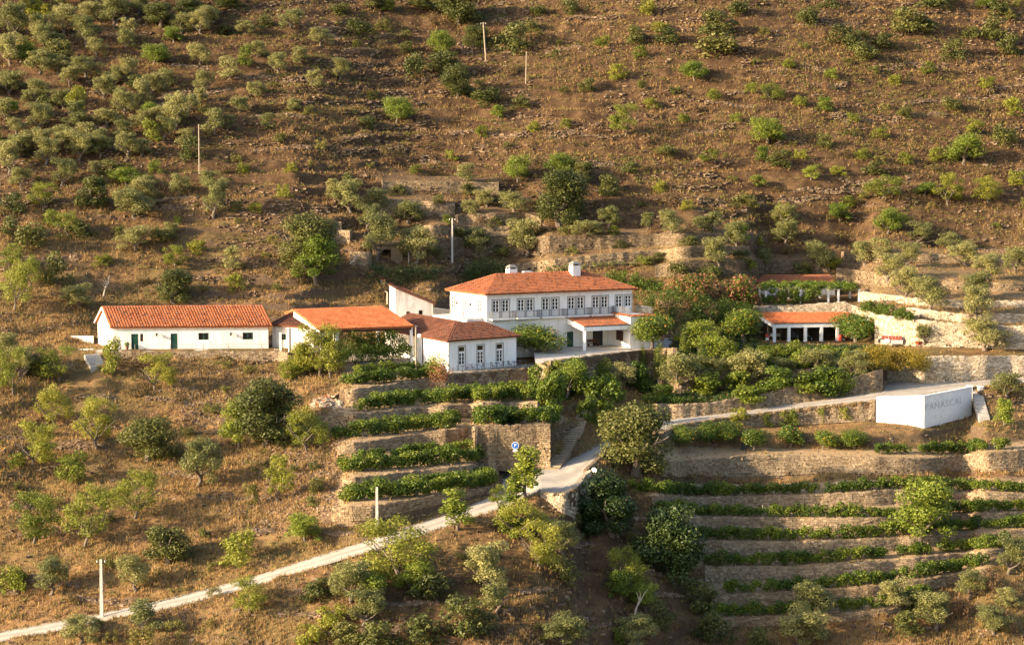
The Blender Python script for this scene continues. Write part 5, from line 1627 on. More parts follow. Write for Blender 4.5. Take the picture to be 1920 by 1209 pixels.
# lower left slope
pl("almond", "105,714,78,70;295,737,72,72;578,850,80,88;520,945,60,92;250,980,92,92;65,882,84,88;65,1022,98,100;155,1032,84,122;465,1157,72,78;180,842,82,98;106,802,74,82;20,742,66,92")
pl("olive", "372,912,80,92;100,1116,72,68;252,1106,64,74;272,1184,60,62;152,1212,66,56;250,412,90,62;40,705,55,58;12,680,50,60")
pl("bush", "210,712,42,72;135,912,58,62;20,1112,74,58;448,1062,74,70;540,718,44,34;180,1182,26,26;30,880,36,30")
pl("oak", "278,864,100,82;500,838,120,122;312,1057,78,74;575,507,104,104")
pl("bright", "448,836,70,96;571,1017,66,60;595,545,80,96")
pl("darkbush", "75,700,60,40;45,690,44,36;590,930,40,30;600,1108,44,36;585,1120,50,44;640,1100,40,30")
pl("shrub", "470,952,38,42;470,700,30,18;420,690,34,16;330,1190,40,30;270,1230,60,50;400,1120,30,22")
# olive slope, upper left
pl("olive", """28,78,52,72;75,82,46,56;120,68,50,60;160,88,48,62;215,52,60,56;240,80,30,46;85,100,42,50;15,124,42,62;75,144,52,48;160,152,52,42;235,97,32,38;235,158,46,52;375,128,42,46;425,153,36,46;385,172,40,40;20,178,52,46;70,193,42,46;115,202,46,38;195,192,46,46;225,202,36,40;265,197,34,50;330,248,52,72;75,243,56,52;145,233,36,42;10,223,32,46;200,238,52,36;60,283,36,42;125,288,52,48;190,293,42,42;240,303,46,52;310,268,40,42;400,258,36,52;20,298,42,42;90,313,52,52;40,353,42,38;15,325,42,62;120,348,52,52;265,383,52,48;270,358,40,32;335,368,36,42;405,413,52,78;390,358,40,34;255,473,62,48;440,507,36,48;145,582,62,48;320,440,30,28;450,215,36,30;480,180,34,34;520,140,36,40;560,120,34,34;590,170,32,36;640,148,40,42;480,110,44,36;545,60,44,38;600,95,40,36;300,120,36,40;340,60,40,44;460,70,36,30;505,240,34,28;550,205,30,28;165,45,44,44;45,30,46,40;110,22,46,40;260,25,44,40;180,110,40,40;130,165,38,36;310,160,34,34;355,215,34,36;160,265,38,36;230,262,36,36;30,255,38,34""")
pl("bright", "40,118,36,36;290,128,46,42;285,228,38,36;235,343,54,38;25,215,24,26;325,82,42,32")
pl("oak", "300,52,62,44;350,28,54,34;110,122,46,44;175,388,58,58;385,40,44,30;430,20,46,30")
pl("darkbush", "100,538,48,68;55,472,62,60;150,445,50,36;300,458,50,34;25,400,50,40;20,440,40,40;420,60,34,24;500,50,34,26;360,300,42,44;205,325,40,30;80,200,40,28;250,170,36,24")
pl("almond", "30,584,64,96;80,392,62,52;325,500,56,42;130,440,50,46;60,540,50,60;20,505,46,54")
pl("bush", "440,547,36,36;332,420,16,18;455,320,28,22;530,375,26,28;545,335,24,18;100,420,40,32;480,405,30,20;370,475,36,26;195,500,36,26")
pl("oak", "325,567,68,62")
# upper middle slope
pl("oak", "860,48,84,74;860,188,54,60;835,143,50,46;790,20,50,34;700,18,44,30;890,88,52,40;1050,422,100,100;1095,343,46,38")
pl("bright", "825,108,42,52;745,230,50,54;935,218,28,26;970,342,46,54;1052,335,52,48;730,22,26,22")
pl("darkbush", "960,98,72,60;915,203,52,36;1145,367,46,40;775,152,36,48;670,72,46,36;640,30,40,26;1000,60,36,24;980,200,36,26;1100,172,36,26;1070,28,40,30;720,60,36,26;655,347,32,30;760,100,30,24;1010,30,32,22;690,240,30,24")
pl("bush", "1160,147,36,32;1215,30,36,28;1240,62,30,22;905,260,26,22;845,300,24,20;1000,250,26,20;1060,240,26,20;780,330,24,20;1200,110,30,24;1130,90,32,20")
# terraces behind the mansion
pl("olive", "625,378,32,42;652,398,58,62;705,403,48,52;765,418,52,48;880,406,32,34;910,390,40,34;963,402,58,44;692,432,48,48;712,492,64,88;782,492,74,74;892,478,54,54;985,478,70,70;1142,432,44,44;1100,450,62,38;1260,447,46,56;1320,432,36,30;1340,434,36,36;1380,468,42,52;1470,424,44,42;1475,468,52,52;1345,503,52,58;1435,507,30,42;1535,512,52,62;1725,458,52,42;1620,502,52,52;1705,502,52,48;1670,528,62,52;1700,563,56,62;1745,588,62,72;1810,502,62,46;1850,528,62,52;1840,563,62,52;1830,608,62,72;1905,512,52,52;1735,648,38,42;1845,658,84,62;1890,748,58,54;1215,432,30,34;875,342,36,36;1650,478,40,36;1780,470,44,34")
pl("bright", "1575,420,44,36;1668,440,48,54;1385,455,36,36")
# upper right slope
pl("darkbush", "1350,72,66,46;1345,112,78,48;1385,33,40,34;1705,65,64,48;1575,82,52,36;1620,122,48,40;1790,112,46,42;1880,283,46,46;1865,78,50,44;1890,103,44,40;1520,52,46,40;1760,22,62,36;1870,32,52,34;1605,98,46,40;1655,92,42,28;1560,20,40,26;1820,70,40,26;1250,90,46,30;1195,85,44,34;1400,390,46,26;1460,313,46,30;1640,330,42,26;1550,280,36,24;1250,290,40,24;1180,330,34,24;1700,225,32,26;1780,210,40,28;1730,60,36,26")
pl("bright", "1440,268,62,56;1810,308,60,62;1300,152,48,42;1545,212,32,30;1430,303,26,30;1850,20,40,26;1735,372,44,28;1520,345,28,28")
pl("almond", "1655,373,72,46;1780,388,62,62;1850,383,62,52;1470,425,40,46;1170,260,56,60;1450,190,44,36;1830,255,40,34;1330,310,40,26")
pl("bush", "1760,300,36,26;1620,300,32,22;1500,200,28,20;1700,310,30,22;1590,390,34,24;1650,260,30,22;1380,230,26,20;1410,180,28,20;1280,230,28,20;1220,200,36,26;1560,150,30,22;1680,160,28,20;1740,140,30,24;1850,170,32,24;1900,220,36,34;1480,130,26,20;1340,190,30,22;1600,230,26,20;1500,300,26,20;1570,330,28,20;1690,420,30,20;1905,350,36,30;1240,360,30,22;1290,400,28,20;1420,350,30,24")
# gardens round the houses
pl("citrus", "1222,658,72,70;948,668,62,64;1010,672,90,66;1607,642,78,54;1395,645,78,68;560,700,40,36")
pl("almond", "632,702,56,84;575,700,56,62")
pl("bright", "1310,662,76,64;1065,748,58,82;1345,672,46,40;1883,798,38,52")
pl("olive", "1280,738,84,80;1405,728,84,70;1530,700,70,48;1606,706,62,50;1170,732,44,46;1345,722,60,50;1470,712,50,40")
pl("oak", "1190,886,122,130")
pl("holm", "1142,1000,112,114;1256,1084,132,136")  # oaks whose shade is painted into the leaf colour
pl("greenbush", "1140,778,72,72;1035,785,58,90;1550,735,80,46;1460,730,70,46;1380,735,50,40;1430,690,44,34;1500,690,40,30")
pl("greenbush", "1200,735,52,62;1090,745,44,66;1010,745,46,60;1330,740,70,40;1400,752,70,30;1240,752,60,34;1560,742,56,36;1510,735,56,40;1100,795,40,46;1125,800,36,34")
pl("almond", "592,705,82,100;616,707,62,88")
pl("bush", "560,704,44,44;1132,716,34,46;1035,712,36,38;1372,690,42,54;1020,770,38,44;1490,668,30,28;1450,672,40,26;1345,645,36,34")
pl("cypress", "1204,707,21,58;1240,706,27,70;1284,668,22,44;1318,694,27,56")
# spur and ravine below the road
pl("poplar", "985,938,66,98;858,996,54,82;968,945,40,60")
pl("almond", "938,945,40,40;745,1085,136,116;1012,1070,94,90;1172,1115,72,86;985,1012,98,80")
pl("bright", "700,1140,60,60;775,1110,70,66;1165,1130,52,56;1212,1150,60,60")
pl("olive", "660,1135,86,90;690,1170,80,70;910,1112,84,98;1052,1036,60,70;930,1150,54,56;1060,1225,86,66;1195,1225,80,66")
pl("darkbush", "800,1120,80,60;860,1200,90,80;790,1215,90,70;700,1215,80,60;1310,1140,66,64;1330,1200,70,60;1060,1090,60,50;975,1000,60,40;650,1210,60,50;1240,1190,50,50;900,1190,60,50;1345,1060,40,30")
pl("bush", "580,1215,60,50;620,1180,60,50;1160,1205,30,34;950,1000,60,56;720,1100,60,60")
# right vineyard edge and lower right corner
pl("bright", "1726,1024,116,124")
pl("olive", "1680,1148,66,64;1525,1164,84,76;1500,1220,96,88;1752,1176,74,72;1822,1124,64,54;1862,1186,64,56;1897,1084,62,72;1890,1140,44,40")
pl("darkbush", "1715,1150,50,50;1700,1196,56,50;1420,1222,56,46")
pl("dry", "1860,1118,44,46;1800,1165,46,52;1885,1188,46,48;1250,385,40,26;255,700,90,40;1480,480,30,24;1640,490,40,26;735,300,36,26")
# citrus row under the road wall
pl("citrus", "1275,842,58,42;1330,837,48,46;1365,834,56,42;1412,847,46,42;1483,838,46,42;1545,844,40,36;1602,840,54,42")
pl("bush", "1385,802,36,36;1437,797,22,26;1482,800,34,40;1540,792,16,32;1585,787,20,26")
pl("flower", "1310,568,60,54;1385,572,70,58;1275,560,50,40")
pl("darkbush", "1075,476,26,16;1165,466,28,16;1290,462,34,20;1060,440,26,18;1240,492,36,18;1390,486,36,20;1500,520,44,26;1330,520,50,30;1270,524,46,32;820,482,30,22;940,480,34,24;860,446,30,20;930,424,30,20;770,408,30,20;820,384,28,18;750,364,34,20;880,366,30,20")
pl("bush", "1210,500,30,18;1420,460,30,20;1150,442,26,18;840,422,26,18;1400,508,36,24;1560,505,34,26")
pl("dry", "714,566,44,40;738,574,34,36;1090,441,34,18;1230,441,30,18;1000,428,30,18;900,424,28,16;1300,440,30,18")
N_HAND = len(T_)

# a random scatter of further countable scrub on the dry slopes
_rs = np.random.RandomState(5)
def free_slope(px, py):
    if py < 330: return True
    if px < 600 and py < 560: return True
    if px < 600 and py > 720: return lerp(K1, px) - py > 30 or py - lerp(K1, px) > 40
    if px < 1230 and py > lerp(K1, px) + 60: return True
    if 1600 < px and py < 470: return True
    return 1000 < px < 1620 and py < 400
cnt = 0
while cnt < 46:
    px, py = _rs.uniform(-30, 470), _rs.uniform(5, 330)
    if _rs.rand() < px / 600: continue
    if any(abs(t[0] - px) < 15 and abs(t[1] - py) < 11 for t in T_): continue
    w = _rs.uniform(26, 46); T_.append((px, py, w, w * _rs.uniform(0.85, 1.2), "olive" if _rs.rand() < 0.8 else "bush")); cnt += 1
cnt = 0
while cnt < 170:
    px, py = _rs.uniform(-30, 1950), _rs.uniform(-10, 1215)
    if not free_slope(px, py): continue
    if any(abs(t[0] - px) < 26 and abs(t[1] - py) < 18 for t in T_): continue
    w = _rs.uniform(15, 30) * (1.25 if py > 700 else 1)
    T_.append((px, py, w, w * _rs.uniform(0.6, 0.85), "shrub" if _rs.rand() < 0.62 else "dry")); cnt += 1

KIND = {  # name, category, adjective by kind
    "olive": ("olive_tree", "olive tree", "grey green olive tree"), "almond": ("almond_tree", "tree", "airy yellow green tree"),
    "bright": ("broadleaf_tree", "tree", "fresh green leafy tree"), "poplar": ("young_poplar", "tree", "slender bright green young tree"),
    "citrus": ("citrus_tree", "fruit tree", "round glossy green citrus tree"), "oak": ("oak_tree", "tree", "dense dark green tree"),
    "shrub": ("shrub", "shrub", "low olive green shrub"), "bush": ("leafy_bush", "bush", "yellow green leafy bush"), "darkbush": ("dark_bush", "bush", "dark green bush"),
    "greenbush": ("green_bush", "bush", "fresh green garden bush"), "holm": ("shaded_oak", "tree", "oak tree coloured as in shade"),
    "dry": ("dry_bush", "bush", "dry brown bush"), "cypress": ("cypress", "cypress", "narrow cypress"), "flower": ("flowering_bush", "bush", "pink orange flowering bush"),
}
LAND = [  # landmarks: (x, y, phrase)
    (345, 615, "the long white house"), (670, 600, "the orange roofed pavilion"), (890, 655, "the white annex"), (1050, 575, "the white mansion"), (1510, 610, "the garage"),
    (1730, 755, "the lettered white wall"), (1060, 900, "the road bend"), (966, 835, "the parking sign"), (707, 965, "the middle roadside pole"), (191, 1100, "the lower left pole"),
    (374, 285, "the olive slope pole"), (848, 450, "the pole behind the mansion"), (908, 80, "the tall leaning pole"), (986, 125, "the short bare pole"), (1500, 545, "the vine pergola"),
    (605, 750, "the rubble heap"), (780, 800, "the left vine plots"), (1500, 990, "the right vine rows"), (1725, 960, "the lone bright tree"), (1440, 820, "the citrus row"), (1760, 600, "the limewashed walls"),
    (850, 350, "the topmost ruined wall"), (330, 1130, "the lower road"), (650, 440, "the spur end walls"), (780, 560, "the old white outbuilding"), (1800, 690, "the pale road wall"), (1860, 1170, "the lower right corner"),
    (60, 40, "the upper left corner"), (1860, 60, "the upper right corner"), (1400, 60, "the top edge"), (60, 800, "the left edge"), (900, 1190, "the bottom edge"), (1440, 265, "the bare slope's green tree"), (60, 330, "the left edge's middle"), (1860, 380, "the right edge's middle")]
def where(px, py):
    d = [math.hypot((px - x) / 1.4, py - y) for x, y, p in LAND]
    i = int(np.argmin(d)); x, y, p = LAND[i]
    dx, dy = (px - x) / 1.4, py - y
    far = "just " if d[i] < 60 else ("far " if d[i] > 190 else "")
    if p.endswith("corner") or p.endswith("edge") or p.endswith("middle"): return f"{'near' if d[i] < 120 else 'some way in from'} {p}"
    if abs(dy) > abs(dx) * 1.3: return f"{far}{'below' if dy > 0 else 'above'} {p}"
    if abs(dx) > abs(dy) * 1.6: return f"{far}{'right' if dx > 0 else 'left'} of {p}"
    return f"{far}{'below' if dy > 0 else 'above'} and {'right' if dx > 0 else 'left'} of {p}"
ORD = ["leftmost", "second from left", "third from left", "fourth from left", "fifth from left", "sixth from left", "seventh from left", "eighth from left", "ninth from left", "tenth from left", "eleventh from left", "twelfth from left", "thirteenth from left", "fourteenth from left"] + [f"{w} from left" for w in ("fifteenth", "sixteenth", "seventeenth", "eighteenth", "nineteenth", "twentieth")] + ["farther right in its row"] * 200

T_ = [t for t in T_ if -45 < t[0] < 1965 and -12 < t[1] < 1260]
def base_label(t):
    px, py, w, h, k = t
    s = w / (NOM[k][0] * 13)
    q = (h / NOM[k][1]) / (w / NOM[k][0])
    size = ("tiny " if s < 0.5 else "small " if s < 0.8 else "large " if s > 1.45 else "") + ("tall " if q > 1.2 else "squat " if q < 0.85 else "")
    lab = f"{size}{KIND[k][2]} {where(px, py)}"
    return lab if len(lab.split()) < 12 else lab.replace("just ", "").replace("far ", "").replace("squat ", "").replace("grey green ", "grey ")
_bl = {}
for i, t in enumerate(T_): _bl.setdefault(base_label(t), []).append(i)
LBL = {}
for lab, ids in _bl.items():
    ids = sorted(ids, key=lambda i: T_[i][0])
    for r, i in enumerate(ids):
        LBL[i] = lab if len(ids) == 1 else f"{lab}, {ORD[r] if r < len(ids) - 1 or len(ids) < 3 and r == 0 else 'rightmost'}"

GROUPN = {"olive": "olive trees on the slopes", "almond": "airy trees on the slopes", "bright": "fresh green trees", "citrus": "citrus trees", "oak": "dense dark trees", "shrub": "low shrubs on the dry slopes", "bush": "leafy bushes", "darkbush": "dark bushes", "greenbush": "garden bushes", "holm": "shade coloured oaks below the bend", "dry": "dry bushes", "cypress": "cypresses below the courtyard", "flower": "flowering bushes above the garden", "poplar": "young trees at the road"}
_rs = np.random.RandomState(77)
def plant(i, px, py, w, h, k):
    P = ground(px, py)
    m = P[1] / F
    kk = k + '_fine' if k + '_fine' in PROTO and w * m / NOM[k][0] > 1.25 else k
    crown, trunk = PROTO[kk][_rs.randint(len(PROTO[kk]))]
    sx, sz = w * m / NOM[k][0], h * m / NOM[k][1]
    sz = sz * (1 - 0.0); rz = _rs.rand() * 6.28
    name, cat, adj = KIND[k]
    loc = (float(P[0]), float(P[1]) + 0.2 * sx, float(P[2]) - 0.05)
    u = _rs.uniform(0.88, 1.14); tl = _rs.normal(0, 0.05, 2)
    if trunk is None:
        o = link(name, crown); o.location = loc; o.scale = (sx * u, sx / u, sz); o.rotation_euler = (tl[0], tl[1], rz)
        tag(o, LBL[i], cat, GROUPN[k], "thing")
    else:
        o = thing(name, LBL[i], cat, loc, rz, GROUPN[k]); o.scale = (sx * u, sx / u, sz); o.rotation_euler = (tl[0], tl[1], rz)
        link("trunk", trunk, o); link("crown", crown, o)
    return o
for i, t in enumerate(T_): plant(i, *t)

# ------------------------------------------------------------------ vine rows
def mk_vine(rs):
    C = np.c_[rs.uniform(-.55, .55, 7), rs.uniform(-.18, .18, 7), rs.uniform(.35, 1.15, 7)]
    V, Q, t = leaf_cloud(rs, C, rs.uniform(.28, .48, 7), 330, 0.20, 0.35, 0.8, 0.5)
    mb = MB(); mb.bar((0, 0, -.3), (0.04, 0, .6), .035, 5)
    sv, sq = np.concatenate(mb.v), np.concatenate(mb.q)
    return leaf_mesh("vine", [(V, Q, t, 0), (sv, sq, np.ones(len(sv)), 1)], [M["vine"], M["bark"]])
VINES = [mk_vine(np.random.RandomState(300 + i)) for i in range(6)]
POSTM = MB().bar((0, 0, -.4), (0, 0, 1.35), .05, 5).mesh("post", [M["wood_pole"]])
def vine_row(label, poly, x0, x1, h=1.0, gaps=(), dens=1.0, group=None, seed=0, dback=0.0):
    px = np.linspace(x0, x1, 200); py = lerp(poly, px)
    P = ground(px, py); P[:, 1] += dback
    acc = np.concatenate([[0], np.cumsum(np.linalg.norm(np.diff(P[:, :2], axis=0), axis=1))])
    L = acc[-1]; n = max(2, int(L / 0.85 * dens))
    rs = np.random.RandomState(seed + int(x0))
    root = thing("vine_row", label, "vine row", P[100], group=group)
    for k in range(n):
        s = (k + 0.5) * L / n + rs.uniform(-.15, .15)
        q = A_([np.interp(s, acc, P[:, j]) for j in range(3)]); qx = np.interp(s, acc, px)
        if any(a < qx < b for a, b in gaps) or rs.rand() < 0.02: continue
        s2 = min(s + 0.5, L); q2 = A_([np.interp(s2, acc, P[:, j]) for j in range(3)]); dd = q2 - q
        o = link("vine", VINES[rs.randint(6)], root)
        o.location = Vector((q - P[100]).tolist()); o.rotation_euler = (0, 0, math.atan2(dd[1], dd[0]) + rs.choice([0, math.pi]) + rs.uniform(-.15, .15))
        v = rs.uniform(0.88, 1.2) * h * 1.12; o.scale = (v * rs.uniform(.95, 1.15), v * 1.15, v)
        if k % 6 == 0:
            p = link("post", POSTM, root); p.location = Vector((q - P[100] + A_([0.3, 0.1, 0])).tolist()); p.scale = (1, 1, h)
    return root
GL, GR = "vine rows on the left terraces", "vine rows on the right terraces"
vine_row("front vine row of the lowest plot beside the lower road", [(637, 941), (800, 928), (928, 907)], 640, 928, 1.1, group=GL)
vine_row("rear vine row of the lowest plot, under the stone wall", [(640, 930), (800, 915), (928, 896)], 645, 926, 1.0, group=GL, seed=1)
vine_row("front vine row of the plot left of the parking wall", [(640, 885), (770, 876), (905, 864)], 642, 905, 1.15, group=GL)
vine_row("rear vine row of the plot left of the parking wall", [(670, 866), (770, 857), (905, 848)], 672, 880, 1.05, group=GL, seed=1, gaps=((715, 735),))
vine_row("front vine row of the plot under the long stone wall", [(622, 822), (740, 812), (862, 799)], 624, 860, 1.1, group=GL)
vine_row("rear vine row of the plot under the long stone wall", [(650, 810), (740, 801), (862, 787)], 655, 860, 1.0, group=GL, seed=1)
vine_row("single vine row on the ledge above the parking sign wall", [(893, 795), (1062, 792)], 896, 1040, 1.2, group=GL)
vine_row("front row of the long curving vine plot below the annex terrace", [(668, 771), (760, 760), (880, 750), (1000, 749)], 672, 1000, 1.1, group=GL)
vine_row("rear row of the long curving vine plot below the annex terrace", [(690, 760), (760, 751), (880, 741), (1000, 739)], 700, 1000, 1.05, group=GL, seed=1)
vine_row("front vine row of the highest plot by the pavilion", [(642, 722), (730, 716), (815, 708)], 644, 815, 1.1, group=GL)
vine_row("rear vine row of the highest plot by the pavilion", [(650, 708), (730, 701), (815, 695)], 655, 812, 1.1, group=GL, seed=1)
RV = [
    ("uppermost full vine row across the right slope", [(1178, 912), (1245, 925), (1308, 929), (1453, 927), (1537, 925), (1682, 915), (1745, 917), (1920, 922), (1990, 920)], 1180, 1985, ((1535, 1550),)),
    ("second full vine row across the right slope", [(1228, 959), (1328, 966), (1474, 969), (1662, 969), (1787, 961), (1920, 958), (1990, 954)], 1232, 1985, ((1438, 1448),)),
    ("third vine row across the right slope, with gaps near its middle", [(1295, 1008), (1453, 1013), (1578, 1009), (1674, 1005), (1787, 994), (1920, 989), (1990, 985)], 1297, 1985, ((1470, 1478), (1500, 1506), (1560, 1566), (1600, 1606))),
    ("fourth vine row down the right slope, passing under the lone tree", [(1320, 1057), (1474, 1059), (1599, 1050), (1703, 1040), (1766, 1036), (1895, 1024)], 1322, 1890, ((1660, 1690), (1745, 1762))),
    ("fifth vine row down the right slope", [(1357, 1111), (1495, 1105), (1641, 1094), (1724, 1082), (1845, 1061)], 1359, 1845, ((1700, 1710),)),
    ("lowest vine row on the right slope, above the olive trees", [(1341, 1155), (1453, 1152), (1641, 1140), (1745, 1113)], 1343, 1740, ((1560, 1570), (1640, 1655))),
]
for lab, poly, x0, x1, gp in RV:
    vine_row(lab, poly, x0, x1, 0.98, gp, group=GR)
vine_row("short row of young vines below the lettered white wall, left piece", [(1640, 850), (1705, 850)], 1642, 1702, 0.9, group=GR)
vine_row("short row of young vines below the lettered white wall, right piece", [(1720, 851), (1800, 849), (1890, 842)], 1722, 1888, 1.0, ((1850, 1868),), group=GR)

# ------------------------------------------------------------------ hedges, ivy, pergola vines
def leaf_bank(name, label, cat, poly_top, poly_base, x0, x1, mat, n, thick=0.8, size=0.24, back=0.0, k=40, group=None, blobs=0.9, Yd=None):
    rs = np.random.RandomState(int(x0 * 3 + n))
    px = rs.uniform(x0, x1, k); f = rs.rand(k)
    pb = lerp(poly_base, px); ptp = lerp(poly_top, px)
    d = depth(px, pb) - 0.2 + back if Yd is None else lerp(Yd, px)
    py = pb + (ptp - pb) * (0.12 + 0.8 * f)
    C = ray(px, py, d + rs.uniform(0, thick, k))
    hgt = np.abs(ptp - pb) * d / F
    R = np.clip(hgt * rs.uniform(0.22, 0.4, k), 0.25, blobs)
    o3 = C.mean(0); o3[2] = C[:, 2].min() - 0.3
    V, Q, t = leaf_cloud(rs, C - o3, R, n, size, 0.3, 0.7, 0.55)
    o = link(name, leaf_mesh(name, [(V, Q, t, 0)], [M[mat]]), loc=Vector(o3.tolist()))
    return tag(o, label, cat, group, "thing")
leaf_bank("vine_hedge", "tall dark green vine hedge hanging under the orange pavilion roof", "hedge", [(640, 618), (700, 622), (735, 615), (770, 636)], [(640, 668), (772, 664)], 644, 768, "vine", 5200, 0.7, 0.25, 0, 80, Yd=[(640, 290.6), (770, 293.6)])
leaf_bank("vine_hedge", "low vine hedge along the foot of the orange roofed pavilion", "hedge", [(640, 646), (772, 646)], [(640, 677), (772, 674)], 644, 770, "vine", 3400, 0.7, 0.24, 0, 60, Yd=[(640, 289.6), (770, 292.4)])
leaf_bank("hedge", "yellowing clipped hedge spilling over the wall above the road", "hedge", [(1560, 652), (1640, 650), (1738, 656)], [(1560, 676), (1640, 690), (1690, 694), (1738, 692)], 1622, 1740, "yellowhedge", 8000, 0.5, 0.22, -2.2, 130)
leaf_bank("hedge", "green hedge along the edge of the garage yard", "hedge", [(1400, 648), (1600, 650)], [(1400, 668), (1600, 672)], 1400, 1604, "vine", 3400, 0.9, 0.22, -0.6, 60)
leaf_bank("hedge", "low green hedge running right from below the vine pergola", "hedge", [(1612, 562), (1710, 580)], [(1612, 583), (1710, 601)], 1614, 1710, "vine", 4200, 0.6, 0.22, -1.1, 70)
leaf_bank("ivy_curtain", "dark ivy curtain over the wall behind the old white outbuilding", "ivy", [(690, 496), (780, 498), (835, 500)], [(690, 530), (740, 545), (790, 530), (835, 520)], 694, 832, "ivy", 3400, 0.6, 0.24, -0.5, 55)
leaf_bank("ivy_mound", "big rounded ivy covered mound left behind the mansion roof", "ivy", [(868, 505), (895, 482), (925, 480), (955, 500)], [(868, 532), (955, 530)], 872, 950, "ivy", 3600, 1.6, 0.24, -1.5, 40, blobs=1.3)
leaf_bank("hanging_creeper", "green creeper hanging over the ochre road wall", "creeper", [(1560, 705), (1605, 702)], [(1560, 738), (1605, 730)], 1564, 1602, "vine", 900, 0.3, 0.22, -0.6, 18)
leaf_bank("shrub_bank", "dark green shrub bank right of the mansion, below the flowering bushes", "shrubs", [(1195, 536), (1250, 535), (1330, 552), (1420, 570)], [(1195, 590), (1260, 622), (1330, 618), (1420, 606)], 1200, 1415, "vine", 8000, 2.5, 0.26, -1.2, 130)
leaf_bank("shrub_bank", "green creeper covered slope above the mansion's right roof corner", "shrubs", [(1130, 505), (1200, 515), (1250, 530)], [(1130, 525), (1200, 545), (1250, 552)], 1135, 1250, "vine", 2600, 1.5, 0.25, -1.0, 44)
leaf_bank("lavender_row", "row of grey green plants along the wall with drain holes", "plants", [(1020, 500), (1130, 492), (1240, 480)], [(1020, 510), (1130, 503), (1240, 492)], 1024, 1238, "olive", 1500, 0.4, 0.22, -0.7, 50)
leaf_bank("flowering_creeper", "reddish flowering climber at the front corner of the annex", "climber", [(800, 690), (825, 672), (845, 688)], [(800, 725), (845, 720)], 806, 846, "flower", 700, 0.8, 0.22, -0.6, 16)
leaf_bank("climber", "green climber on the sunlit side wall of the annex", "climber", [(798, 665), (820, 655), (836, 668)], [(798, 705), (836, 708)], 802, 834, "bright", 900, 0.7, 0.24, -0.6, 18)
leaf_bank("grass_bank", "fresh green grass verge above the ochre road wall, left part", "grass", [(1240, 742), (1320, 744)], [(1240, 756), (1320, 756)], 1240, 1322, "vine", 1100, 0.5, 0.2, -0.2, 40)
leaf_bank("grass_bank", "fresh green grass verge above the ochre road wall, right part", "grass", [(1375, 730), (1450, 722)], [(1375, 748), (1450, 735)], 1375, 1455, "vine", 1100, 0.5, 0.2, -0.2, 40)

leaf_bank("hanging_creeper", "creeper and caper bush on the parking wall, right of the sign", "creeper", [(998, 846), (1034, 842)], [(998, 862), (1034, 856)], 1000, 1032, "vine", 700, 0.2, 0.22, 0, 16, Yd=[(998, float(np.interp(998, [890, 1032], PARK_Y[0])) - .3), (1034, float(PARK_Y[0][1]) - .3)])
def pergola():
    zt = zlev(534, 326.0)
    A, B = ray(1432, 565, 324.5), ray(1612, 563, 325.5); A[2] = B[2] = 0
    d, n = dirs(A, B); L = np.linalg.norm((B - A)[:2])
    zg = float(ground(1500, 570)[2]) - 0.2
    root = thing("pergola", "vine pergola on white posts beside the faded pink roof", "pergola", (*A[:2], zg)); o3 = A_([*A[:2], zg])
    H = zt - zg - 0.6
    pm = MB().box(-.14, .14, -.14, .14, -1.0, H).mesh("post", [M["white"]])
    for px in (1436, 1470, 1500, 1553, 1572, 1611):
        s = along(A, B, px, zg + 1.5)
        o = link("post", pm, root); q = A + d * s - o3; o.location = (q[0], q[1], 0)
    for s in (0.3, L * .33, L * .66, L - .3):
        o = link("post", pm, root); q = A + d * s - n * 5 - o3; o.location = (q[0], q[1], 0)
    bm = MB()
    for k in range(12):
        q = A + d * (k * L / 11) - o3; bm.bar(A_([*q[:2], H + .06]), A_([*(q - n * 5)[:2], H + .06]), .06, 4)
    for f in (0, 5):
        q = A - n * f - o3; r = q + d * L; bm.bar(A_([*q[:2], H - .01]), A_([*r[:2], H - .01]), .07, 4)
    bm.put("lattice", M["wood_pole"], root)
    rs = np.random.RandomState(4)
    k = 90; C = (A - o3)[None] + d * rs.uniform(0, L, k)[:, None] - n * rs.uniform(-.4, 5.2, k)[:, None]; C[:, 2] = H + rs.uniform(.05, .75, k)
    V1, Q1, t1 = leaf_cloud(rs, C, rs.uniform(.45, .85, k), 6500, 0.26, 0.5, 0.8, 0.4, 0.6)
    k = 46; s = rs.uniform(0, L * 0.56, k); C = (A - o3)[None] + d * s[:, None] + n * rs.uniform(.0, .5, k)[:, None]; C[:, 2] = H - rs.rand(k) * np.interp(s, [0, L * .3, L * .56], [2.6, 2.0, 0.8])
    V2, Q2, t2 = leaf_cloud(rs, C, rs.uniform(.4, .65, k), 4000, 0.26, 0.3, 0.8, 0.4)
    link("vine_canopy", leaf_mesh("vine_canopy", [(V1, Q1, t1, 0), (V2, Q2, t2, 0)], [M["bright"]]), root)
pergola()
# ------------------------------------------------------------------ dry grass, scrub and loose rock on the open slopes
_sel = (GX[None, :-1] > -130) & (GX[None, :-1] < 2050) & (GY[:-1, None] > -60) & (GY[:-1, None] < 1260)
_e1 = PT[:-1, 1:] - PT[:-1, :-1]; _e2 = PT[1:, :-1] - PT[:-1, :-1]
_nr = np.cross(_e1, _e2); _ar = np.linalg.norm(_nr, axis=-1); _up = np.abs(_nr[..., 2]) / np.maximum(_ar, 1e-9)
_nat = natb[:-1, :-1] * (1 - np.clip(blur(GRV, 1)[:-1, :-1] * 3, 0, 1))
def scatter(n, wgt, rs):
    w = (_ar * wgt * _sel).ravel(); w = w / w.sum()
    k = rs.choice(len(w), n, p=w); iy, ix = np.unravel_index(k, _ar.shape)
    a, b = rs.rand(n, 1), rs.rand(n, 1)
    return PT[iy, ix] + _e1[iy, ix] * a + _e2[iy, ix] * b, iy, ix
rs = np.random.RandomState(12)
patch = np.clip(0.5 + 1.1 * fbm(X_ / 9, Y_ / 9, 71, 3), 0.03, 1)[:-1, :-1]
